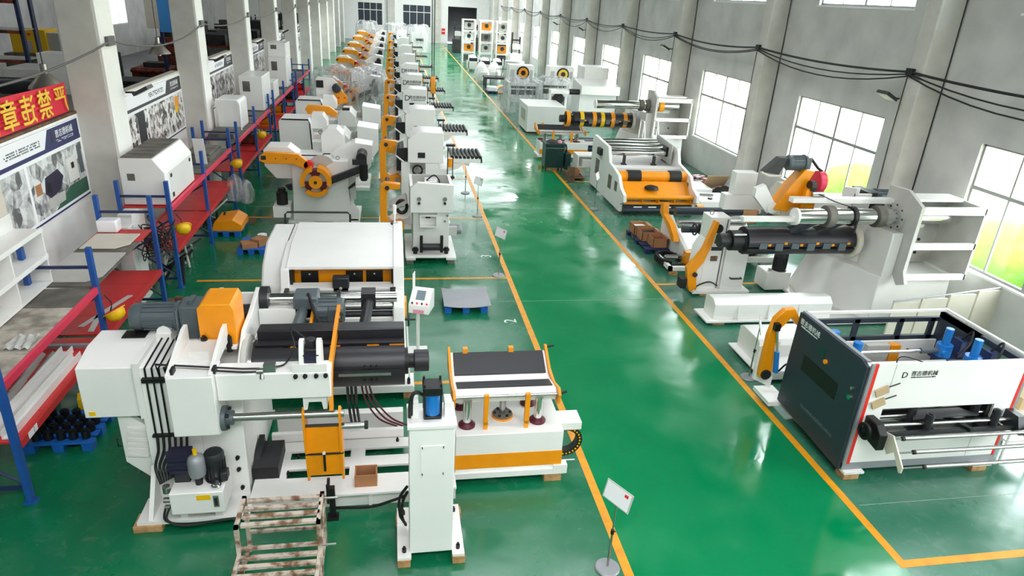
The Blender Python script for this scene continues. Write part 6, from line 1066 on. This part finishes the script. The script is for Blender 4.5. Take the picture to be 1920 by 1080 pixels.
solo('grey_cloth', 'crumpled grey cloth under the white channels on the nearest rack', 'cloth', 'offgrey', grid(lambda u, v: (-6.0 + .35 * u, 9.6 + 1.6 * v, 1.0 + .04 * math.sin(12 * u + 5 * v)), 8, 12))
solo('angle_bar', 'short grey angle bar lying across the lower shelf of the nearest rack', 'angle bar', 'sheet', bx(-6.0, -5.25, 11.38, 11.46, .98, 1.04)); solo('paper_tag', 'white paper tags on the red beam end of the nearest rack', 'tag', 'paper', bx(-5.095, -5.09, 8.85, 9.0, .9, 1.0), bx(-5.095, -5.09, 9.02, 9.1, .9, 1.0))
P_ = pallet(-5.75, -4.75, 9.75, 10.7, 'blue plastic pallet half under the nearest rack holding black rollers')
for i in range(5):
    for j in range(4): solo('roller_part', 'small black roller on the blue pallet under the rack, %s row, %s from the left' % (ORD[j], ORD[i]), 'roller', 'black', cy((-5.6 + .18 * i, 9.9 + .2 * j, .16), (-5.6 + .18 * i, 9.9 + .2 * j, .3), .065, 10), cy((-5.6 + .18 * i, 9.9 + .2 * j, .3), (-5.6 + .18 * i, 9.9 + .2 * j, .32), .04, 8), group='black rollers on the pallet')
solo('yellow_plate', 'flat yellow plate behind the black rollers under the rack', 'plate', 'yellow', rotz(bx(-5.4, -5.1, 10.85, 11.1, .1, .3), 20, (-5.2, 11))); solo('blue_barrel', 'dark blue barrel between rack and motor of the foreground decoiler', 'barrel', 'darkblue', lathe((-4.75, 11.6, 0), [(.26, 0), (.28, .05), (.28, .75), (.26, .8), (.22, .8), (.22, .7)], 20))
for i, (x0, x1, y0, y1, m_, l_) in enumerate(((-6.15, -5.2, 12.05, 13.5, 'offgrey', 'pale grey sheet on the second rack bay under the white sheet'), (-6.12, -5.28, 13.72, 14.6, 'cream', 'off-white clipped-corner sheet lying on the second rack bay'))): solo('metal_sheet', l_, 'sheet', m_, ex('z', [(x0, y0), (x1 - .2, y0), (x1, y0 + .25), (x1, y1), (x0, y1)], 1.935 + .01 * i, 1.955 + .01 * i))
solo('foam_block', 'white foam block at the far end of the second rack bay', 'foam block', 'paper', bx(-6.15, -5.75, 14.7, 15.0, 1.94, 2.2), bev=.03)
for i, (a, b) in enumerate((((-5.75, 12.2), (-5.35, 13.6)), ((-5.5, 12.0), (-5.62, 12.8)))): solo('steel_strip', 'flat grey steel strip on the red lower deck, %s one' % ('longer' if i == 0 else 'shorter'), 'steel strip', 'offgrey', ex('z', [(a[0], a[1]), (a[0] + .1, a[1]), (b[0] + .1, b[1]), (b[0], b[1])], .98, .992))
cbn = T('cable_bundle', 'tangled bundle of black cables hanging on the rack by the second helmet', 'cables', (-5.3, 15.6, 1.0)); rc = random.Random(11)
for i in range(16):
    pts = [(-5.3 + rc.uniform(-.35, .25), 15.6 + rc.uniform(-.5, .6), 1.05 + rc.uniform(0, .85)) for _ in range(5)]; P(cbn, 'cable', 'rubber', tb(catmull(pts, 5), .014, 5))
hd = T('machine_hood', 'white sheet-metal hood with slatted top on the third rack bay', 'hood', (-5.7, 17.5, 2.05)); P(hd, 'body', 'white', ex('y', [(-6.15, 2.05), (-5.2, 2.05), (-5.2, 2.8), (-5.42, 3.12), (-6.15, 3.12)], 16.4, 18.7), bev=.012); P(hd, 'side_hole', 'greydeck', bx(-6.0, -5.84, 16.39, 16.4, 2.62, 2.78))
for i in range(6): P(hd, 'top_slat', 'greydeck', bx(-6.12, -5.46, 16.5 + .37 * i, 16.8 + .37 * i, 3.12, 3.14))
P(hd, 'door', 'white', bx(-5.2, -5.185, 16.7, 18.5, 2.1, 2.76)); P(hd, 'hinge', 'dark', bx(-5.186, -5.17, 16.75, 16.85, 2.62, 2.7)); P(hd, 'hinge', 'dark', bx(-5.186, -5.17, 18.35, 18.45, 2.62, 2.7)); P(hd, 'latch', 'dark', bx(-5.186, -5.17, 16.75, 16.85, 2.15, 2.25))
solo('switch_cabinet', 'narrow white switch cabinet beside column and slatted hood', 'cabinet', 'white', bx(-6.0, -5.7, 15.45, 15.95, 0, 2.1), bx(-6.0, -5.7, 15.2, 15.45, 0, 1.9), bev=.01, group=None)
def vent_cabinet(x0, x1, y0, y1, z0, z1, label, hole=(.12, .5)):
    c = T('machine_cabinet', label, 'cabinet', ((x0 + x1) / 2, (y0 + y1) / 2, z0), 'white vented cabinets on the racks'); P(c, 'body', 'white', bx(x0, x1, y0, y1, z0, z1), bev=.015); P(c, 'vent', 'greydeck', bx(x0 + .14, x0 + .42, y0 - .01, y0, z0 + (z1 - z0) * .55, z0 + (z1 - z0) * .85)); P(c, 'side_door', 'white2', bx(x1, x1 + .012, y0 + .1, y1 - .1, z0 + .06, z1 - .06)); return c
vent_cabinet(-6.15, -5.25, 29.9, 31.9, 2.05, 3.4, 'white vented cabinet on the sixth rack bay'); vent_cabinet(-6.15, -5.3, 37.2, 39.0, 2.05, 3.5, 'lower white vented cabinet of the far stacked pair'); vent_cabinet(-6.15, -5.3, 37.4, 39.0, 3.5, 4.15, 'upper white vented cabinet of the far stacked pair'); vent_cabinet(-6.15, -5.3, 33.0, 34.4, 2.05, 2.8, 'low white vented cabinet on the seventh rack bay')
rb = T('machine_cabinet', 'white cabinet with rounded right edge on the fifth rack bay', 'cabinet', (-5.7, 26.2, 2.05), 'white vented cabinets on the racks'); P(rb, 'body', 'white', bx(-6.15, -5.3, 25.6, 26.9, 2.05, 3.1), bev=.1); P(rb, 'edge_tube', 'paper', tb([(-5.32, 25.58, 2.06), (-5.32, 25.58, 2.95), (-5.4, 25.58, 3.08), (-6.1, 25.58, 3.09)], .03))
solo('metal_sheet', 'white folded plate leaning on the fourth rack bay', 'sheet', 'white', rotax(bx(-5.6, -5.3, 20.5, 20.53, 2.04, 2.8), 10, (-5.5, 20.5, 2.04), 'X')); solo('metal_sheet', 'dark grey plates stacked flat on the fourth rack bay', 'sheet', 'greydeck', bx(-6.1, -5.3, 20.8, 22.4, 2.03, 2.16), bx(-6.0, -5.35, 21, 22.2, 2.16, 2.24)); solo('metal_sheet', 'dark plates stacked on the fifth rack bay', 'sheet', 'greydeck', bx(-6.1, -5.3, 24.1, 25.4, 2.03, 2.2))
for i, (y, m_, n) in enumerate(((28.2, 'bayrust', 'rusty'), (32.4, 'orange', 'orange'), (35.6, 'orange', 'bright orange'), (40.4, 'baydark', 'dark'), (44.0, 'brightred', 'red'))):
    q = T('spare_part', '%s spare machine part on the lower shelf of the far rack' % n, 'spare part', (-5.6, y, 1.0)); P(q, 'body', m_, cy((-5.9, y, 1.2), (-5.4, y, 1.2), .2, 14)); P(q, 'flange', 'dark', cy((-5.4, y, 1.2), (-5.34, y, 1.2), .26, 14)); P(q, 'base', m_, bx(-5.95, -5.3, y - .2, y + .2, .98, 1.04))
# on the floor by the racks
op = pallet(-5.3, -4.5, 20.0, 21.2, 'blue pallet with folded orange guard beside the rack', 'palletblue'); solo('machine_guard', 'folded orange sheet-metal guard on the blue pallet beside the rack', 'guard', 'orange', ex('y', [(-5.3, .16), (-4.45, .16), (-4.45, .34), (-4.7, .5), (-5.2, .42)], 20.05, 21.1), bev=.01); solo('timber_offcut', 'rough timber offcut lying by the yellow cross line near the racks', 'timber', 'darkwood', bx(-4.95, -4.3, 21.3, 21.5, 0, .12)); solo('timber_offcut', 'timber offcut on the floor under the second rack bay', 'timber', 'darkwood', bx(-5.2, -4.75, 15.0, 15.25, 0, .18), bx(-4.9, -4.75, 14.9, 15.0, 0, .34))
bg_ = T('hanging_bag', 'clear plastic bag hanging on the fourth rack frame', 'bag', (-4.9, 21.9, .5)); P(bg_, 'bag', 'film', lathe((-4.92, 21.9, .5), [(.05, 0), (.24, .1), (.28, .4), (.2, .75), (.06, .9)], 12)); P(bg_, 'bag', 'film', lathe((-4.62, 22.0, .4), [(.05, 0), (.22, .1), (.26, .4), (.16, .7), (.06, .8)], 12))
for i, (x, y, w_, n) in enumerate(((-5.6, 16.9, .5, 'near'), (-5.6, 17.9, .6, 'far'), (-5.6, 21.0, .6, 'farther'))):
    q = T('scrap_bundle', 'dark bundle of scrap frames under the rack, %s one' % n, 'scrap', (x, y, 0)); rr = random.Random(60 + i)
    for j in range(9): a = (x + rr.uniform(-.4, .5), y + rr.uniform(-.5, .5), .02); b = (x + rr.uniform(-.4, .6), y + rr.uniform(-.5, .5), rr.uniform(.3, .8)); P(q, 'bar', rr.choice(['baydark', 'offgrey', 'dark']), tb([a, b], .03))
cp = pallet(-4.3, -3.55, 18.5, 19.3, 'small blue pallet with cardboard waste left of the leveller', 'palletblue')
solo('cardboard_pile', 'crumpled brown cardboard and blue film on the small blue pallet', 'cardboard', 'cardboard', rotz(bx(-4.2, -3.8, 18.55, 18.9, .16, .3), 20, (-4, 18.7)), rotz(bx(-3.9, -3.6, 18.7, 19.1, .16, .36), -30, (-3.75, 18.9))); solo('blue_film', 'blue printed film on the small blue pallet', 'film', 'palletblue', bx(-4.25, -3.95, 18.9, 19.25, .16, .26)); solo('white_tub', 'white plastic tub on the small blue pallet', 'tub', 'paper', lathe((-3.72, 19.2, .16), [(.1, 0), (.13, .2), (.11, .2)], 14))
# ------------------------------------------------------------------ sign stands
def stand(x, y, label, face=-1, h=1.15):
    s = T('sign_stand', label, 'sign stand', (x, y, 0), 'sign stands along the aisle'); P(s, 'base', 'sheet', lathe((x, y, 0), [(.17, 0), (.17, .015), (.155, .03), (.05, .04), (.02, .045)], 24)); P(s, 'pole', 'steel', cy((x, y, .04), (x, y, h * .55), .016, 10), cy((x, y, h * .5), (x, y, h), .011, 10)); P(s, 'height_clamp', 'black', cy((x, y, h * .52), (x, y, h * .58), .024, 10), cy((x, y, h * .55), (x + .04, y, h * .55), .01, 6))
    fr = []; c = (x, y, h + .06)
    def tilt(q): return rotz(rotax(q, -16, c, 'X'), 60 * -face, c)
    b = P(s, 'board', 'offgrey', tilt(bx(x - .22, x + .22, y - .008, y + .008, h - .06, h + .2)), bev=.004); P(b, 'sheet', 'paper', tilt(bx(x - .2, x + .2, y - .011, y - .008, h - .045, h + .185))); P(b, 'red_mark', 'brightred', tilt(bx(x + .1, x + .16, y - .0125, y - .011, h + .12, h + .16)))
for x, y, n in ((2.76, 6.54, 'nearest the camera on the left line'), (2.76, 16.82, 'second along the left line beside the pallet'), (2.79, 22.16, 'third along the left line'), (2.66, 25.03, 'fourth along the left line'), (2.7, 44.0, 'fifth along the left line')): stand(x, y, 'chrome sign stand with tilted white board, %s' % n, 1)
stand(7.2, 11.19, 'chrome sign stand with board seen from behind, by the navy feeder', -1); stand(7.2, 23.1, 'chrome sign stand by the wide roll straightener on the right line', -1)
# crane pendant chain with orange hook block
cr_ = T('crane_hook', 'orange hook block hanging on two steel ropes above the left row', 'crane hook', (1.95, 35, 2.2))
for dx in (-.05, .05): P(cr_, 'rope', 'dark', cy((1.95 + dx, 35, 3.1), (1.95 + dx * 1.6, 35, 11.4), .022, 8))
P(cr_, 'hook_block', 'orange', ex('x', [(34.85, 2.3), (35.15, 2.3), (35.2, 2.75), (35.1, 3.1), (34.9, 3.1), (34.8, 2.75)], 1.83, 2.07), bev=.03); P(cr_, 'sheave', 'dark', cy((1.8, 35, 2.75), (2.1, 35, 2.75), .14, 16)); P(cr_, 'hook', 'dark', ring((1.93, 35, 2.08), (1, 0, 0), .07, .13, .06, 14, -60, 220), cy((1.96, 35, 2.16), (1.96, 35, 2.3), .04, 8))
# cables slung from column to column
def slung(label, xs, ys, z, r, sag, m, n=3, seed=0):
    c = T('slung_cable', label, 'cable', (xs, (ys[0] + ys[-1]) / 2, z)); rr = random.Random(seed)
    for i in range(len(ys) - 1):
        for k in range(n):
            s = sag * (1 + .9 * k) * rr.uniform(.7, 1.2); a, b = ys[i], ys[i + 1]
            P(c, 'span', m, tb([(xs, a + (b - a) * t / 10, z - .05 * k - 4 * s * (t / 10) * (1 - t / 10)) for t in range(11)], r * (1 if k == 0 else .6), 6))
    return c
YR = [9.0 + 8.1 * k for k in range(0, 1)] + [16.5 + 8.1 * k for k in range(0, 10)]
slung('bundle of black cables slung along the right wall from pilaster to pilaster', 13.24, YR, 5.75, .035, .16, 'rubber', 3, 1); slung('grey cable slung along the left columns', -6.24, [7.0] + [17.45 + 8.17 * k for k in range(0, 8)], 5.55, .022, .3, 'cablegrey', 1, 2)
for k in range(0, 8):
    y = 17.45 + 8.17 * k; solo('conduit_box', 'grey cable clamp on the %s left column from the camera' % ORD[k], 'junction box', 'cablegrey', bx(-6.3, -6.22, y - .2, y + .2, 5.45, 5.65), group='cable clamps on the left columns')
    y = 16.5 + 8.1 * k; q = T('cable_bracket', 'dark cable bracket with drop wire on the %s right pilaster from the camera' % ORD[k], 'cable bracket', (13.28, y, 5.7), 'cable brackets on the right pilasters'); P(q, 'bracket', 'rubber', bx(13.2, 13.3, y - .12, y + .12, 5.66, 5.84)); P(q, 'drop_wire', 'rubber', tb([(13.28, y + .1, 5.66), (13.28, y + .12, 4.2), (13.28, y + .06, 2.0)], .012)); P(q, 'corner_wire', 'rubber', tb([(13.9, y - .41, 10.5), (13.97, y - .41, 6.0), (13.97, y - .41, 1.0)], .014))
def floodlight(x, y, z, sgn, label):
    f = T('floodlight', label, 'floodlight', (x, y, z), 'wall floodlights'); P(f, 'arm', 'dark', tb([(x, y, z), (x - .25 * sgn, y - .05, z + .02)], .025)); h = P(f, 'housing', 'dark', rotax(bx(x - .6 * sgn if sgn > 0 else x + .22, x - .22 if sgn > 0 else x + .6, y - .22, y + .22, z - .02, z + .06), 28 * sgn, (x - .3 * sgn, y, z), 'Y')); P(h, 'lens', 'offgrey', rotax(bx(x - .57 * sgn if sgn > 0 else x + .25, x - .25 if sgn > 0 else x + .57, y - .19, y + .19, z - .03, z - .02), 28 * sgn, (x - .3 * sgn, y, z), 'Y'))
for k, n in ((0, 'nearest'), (2, 'second'), (4, 'third'), (5, 'fourth')): floodlight(13.3, 16.7 + 8.1 * k, 5.05, 1, '%s floodlight on the right pilasters' % n)
for k, n in ((0, 'nearest'), (1, 'second'), (2, 'third'), (3, 'fourth')): floodlight(-6.3, 18.0 + 8.17 * k, 4.35, -1, '%s floodlight on the left columns' % n)
nt = T('notice_sign', 'small red and white fire notice beside the far doorway', 'notice', (7.3, 105.95, 1.2)); P(nt, 'board', 'brightred', bx(7.1, 7.6, 105.93, 106, 1.2, 2.0)); P(nt, 'white_strip', 'paper', bx(7.15, 7.55, 105.92, 105.93, 1.55, 1.65))
# ------------------------------------------------------------------ neighbouring bay seen over the low walls
def lampshade(x, y, z, label):
    q = T('pendant_lamp', label, 'lamp', (x, y, z), 'conical pendant lamps in the side bay'); P(q, 'shade', 'lampgrey', lathe((x, y, z), [(.42, 0), (.40, .05), (.16, .32), (.1, .38)], 24)); P(q, 'socket', 'steel', cy((x, y, z + .36), (x, y, z + .6), .08, 14)); P(q, 'rod', 'dark', cy((x, y, z + .6), (x, y, 11.4), .015, 6)); P(q, 'bulb', 'chrome', lathe((x, y, z - .12), [(.02, 0), (.08, .05), (.07, .14), (.04, .2)], 12))
lampshade(-8.7, 19.6, 4.15, 'conical grey pendant lamp above the red banner'); lampshade(-9.1, 30.2, 4.1, 'conical grey pendant lamp between first and second left columns')
ym = T('yellow_machine', 'yellow machine cabinet in the side bay at upper left', 'machine', (-19.9, 45, 0)); P(ym, 'body', 'yellow', bx(-20.9, -19.1, 44, 45.6, 2.5, 3.75), bev=.02); P(ym, 'window', 'offgrey', bx(-20.2, -19.85, 43.98, 44, 2.6, 3.15)); P(ym, 'bed', 'greydeck', bx(-21.2, -18.6, 43.6, 45.8, 0, 2.5)); P(ym, 'side', 'offgrey', bx(-19.1, -18.5, 44.2, 45.6, 2.5, 3.6)); P(ym, 'emblem', 'brightred', bx(-20.0, -19.85, 43.98, 44, 3.45, 3.55))
sk = T('storage_rack', 'orange and blue storage rack at the far upper left', 'rack', (-19, 40, 0))
for x in (-20.6, -18.2): P(sk, 'upright', 'darkblue', bx(x - .08, x + .08, 39.5, 39.7, 0, 6)); P(sk, 'upright', 'darkblue', bx(x - .08, x + .08, 40.9, 41.1, 0, 6))
for z in (2.6, 4.0, 5.4): P(sk, 'beam', 'bayrust', bx(-20.6, -18.2, 39.5, 39.6, z - .15, z)); P(sk, 'deck', 'offgrey', bx(-20.6, -18.2, 39.5, 41, z, z + .04))
wm = T('side_machine', 'white press machine in the side bay behind the first pendant lamp', 'machine', (-10.6, 24.6, 0)); P(wm, 'body', 'offgrey', bx(-11.6, -9.4, 23.8, 25.6, 0, 3.4), bev=.03); P(wm, 'top_box', 'white2', bx(-10.6, -9.4, 23.6, 24.4, 3.4, 4.6)); P(wm, 'roller', 'dark', cy((-11.8, 23.7, 3.6), (-10.8, 23.7, 3.6), .25, 14)); P(wm, 'column', 'cream', bx(-12.3, -12.0, 22.4, 22.7, 0, 4.8)); P(wm, 'bracket', 'white2', ex('y', [(-12, 3.4), (-11.5, 3.4), (-11.4, 3.7), (-11.5, 4.0), (-12, 4.0)], 22.4, 22.7))
gm = T('grey_machine', 'long grey machine beds in the side bay at the left edge', 'machine', (-13, 30, 0)); P(gm, 'bed', 'greydeck', bx(-15.5, -11.8, 28.6, 31, 0, 2.8)); P(gm, 'top', 'offgrey', bx(-14.2, -12.2, 28.8, 30.6, 2.8, 3.5), bev=.05); 
for i in range(4): P(gm, 'rail', 'steel', bx(-15.8, -11.6, 28.3 - .35 * i, 28.4 - .35 * i, 2.4 - .1 * i, 2.5 - .1 * i))
P(gm, 'rail_support', 'greydeck', bx(-14, -13.6, 27.2, 28.6, 0, 2.1))
rr = random.Random(77)
pj = T('pallet_jack', 'dark hand pallet jack standing in the side bay behind the first column', 'pallet jack', (-12.5, 36, 0)); P(pj, 'handle', 'black', tb([(-12.5, 35.5, .4), (-12.6, 35.2, 1.9), (-12.75, 35.2, 2.1), (-12.45, 35.2, 2.1), (-12.55, 35.2, 1.9)], .04)); P(pj, 'pump', 'black', bx(-12.75, -12.25, 35.4, 35.8, .1, .8)); P(pj, 'fork', 'black', bx(-12.75, -12.55, 35.8, 37.2, .0, .2)); P(pj, 'fork', 'black', bx(-12.45, -12.25, 35.8, 37.2, .0, .2))
dk = T('dark_stack', 'stack of dark steel plates on the side bay floor', 'steel stack', (-14.5, 44, 0)); 
for i in range(5): P(dk, 'plate', 'baydark', bx(-17.5 + .3 * i, -11.8, 43 + .2 * i, 46, .12 + .22 * i, .3 + .22 * i))
P(dk, 'bearer', 'black', bx(-17, -12, 43.3, 43.6, 0, .12)); P(dk, 'bearer', 'black', bx(-17, -12, 45.3, 45.6, 0, .12))
BAYM = [('baydark', 'dark'), ('bayrust', 'rusty'), ('greydeck', 'grey'), ('offgrey', 'pale')]
for i in range(20):
    x, y = -rr.uniform(13, 21), 52 + 2.6 * i; w_, d_, h_ = rr.uniform(.6, 1.8), rr.uniform(.6, 1.6), rr.uniform(.6, 2.2); m_, mn = BAYM[i % 4]
    q = T('side_bay_machine', '%s %s machine back from the columns in the dim side bay' % (ORD[i // 4], mn), 'machine', (x, y, 0), 'dim machines in the far side bay'); P(q, 'body', m_, bx(x - w_, x + w_, y - d_, y + d_, 0, h_), bev=.03); P(q, 'top', rr.choice(['baydark', 'greydeck']), bx(x - w_ * .5, x + w_ * .6, y - d_ * .5, y + d_ * .5, h_, h_ * 1.4)); P(q, 'roll', rr.choice(['dark', 'bayrust', 'steel']), cy((x - w_, y - d_ - .1, h_ * .8), (x + w_, y - d_ - .1, h_ * .8), .12, 10))
for i in range(2, 10):
    x, y = -9.2 - .3 * (i % 3), 27.5 + 6.5 * i; q = T('side_bay_rack', '%s dark rusty storage rack from the camera beyond the left columns' % ORD[i - 2], 'rack', (x, y, 0), 'dark racks beyond the left columns')
    for z in (1.0, 2.2, 3.4): P(q, 'shelf', 'bayrust' if (i + int(z)) % 2 else 'baydark', bx(x - 1.1, x + .9, y + 1.5, y + 4.5, z, z + .1)); P(q, 'load', rr.choice(['baydark', 'bayrust', 'greydeck', 'dark']), bx(x - .9, x + .6, y + 1.8, y + 4.0, z + .1, z + rr.uniform(.4, .9)))
    for yy in (y + 1.5, y + 4.5): P(q, 'post', 'baydark', bx(x + .82, x + .92, yy - .05, yy + .05, 0, 4.4)); P(q, 'post', 'baydark', bx(x - 1.12, x - 1.02, yy - .05, yy + .05, 0, 4.4))
bs = T('blue_sign', 'bright blue and cream backdrop glimpsed between the second and third left columns', 'backdrop', (-13, 52, 0)); P(bs, 'blue_panel', 'lightblue', bx(-15.4, -13.2, 52, 52.2, 3.4, 6.4)); P(bs, 'cream_panel', 'cream', bx(-16.2, -15.4, 52, 52.2, 3.6, 6.0)); P(bs, 'post', 'darkblue', bx(-15.5, -15.3, 52.2, 52.4, 0, 6.4)); P(bs, 'post', 'darkblue', bx(-13.4, -13.2, 52.2, 52.4, 0, 6.4))
# ------------------------------------------------------------------ outside the windows
solo('ground_outside', 'pale sunlit yard outside the right windows', 'ground', 'ground_out', bx(14.3, 120, -30, 160, -.4, -.2), kind='structure')
for i in range(5): rr2 = random.Random(90 + i); y = 9.5 + 3.9 * i; solo('hedge', '%s pale green bush outside the right windows, counted from the camera' % ORD[i], 'bush', 'hedge', lathe((18.6 + rr2.uniform(0, 1), y, -.2), [(1.8, 0), (1.9, .3), (1.7, .9), (1.1, 1.3 + rr2.uniform(0, .2)), (.3, 1.6)], 14), group='bushes outside the right windows')
# ------------------------------------------------------------------ low partition at the right edge
wp = T('partition', 'low pale grey panel partition by the right wall behind the navy feeder', 'partition', (12.3, 11.6, 0))
for i in range(4): P(wp, 'panel', 'cream', bx(11.3 + .7 * i, 11.97 + .7 * i, 12.55 - .02 * i, 12.6 - .02 * i, 0, 1.0 + .1 * i))
P(wp, 'top_rail', 'sheet', tb([(11.3, 12.58, 1.03), (14.0, 12.52, 1.36)], .02))
tw = T('trolley', 'small white tube trolley with box at the right edge behind the feeder', 'trolley', (10.6, 8.4, 0))
for x in (10.3, 10.95):
    for y in (8.1, 8.7): P(tw, 'leg', 'white', cy((x, y, 0), (x, y, 1.0), .02, 8))
P(tw, 'shelf', 'white2', bx(10.28, 10.97, 8.08, 8.72, .98, 1.02)); P(tw, 'shelf', 'white2', bx(10.28, 10.97, 8.08, 8.72, .45, .48)); P(tw, 'load', 'tan', bx(10.4, 10.8, 8.2, 8.6, 1.02, 1.25))
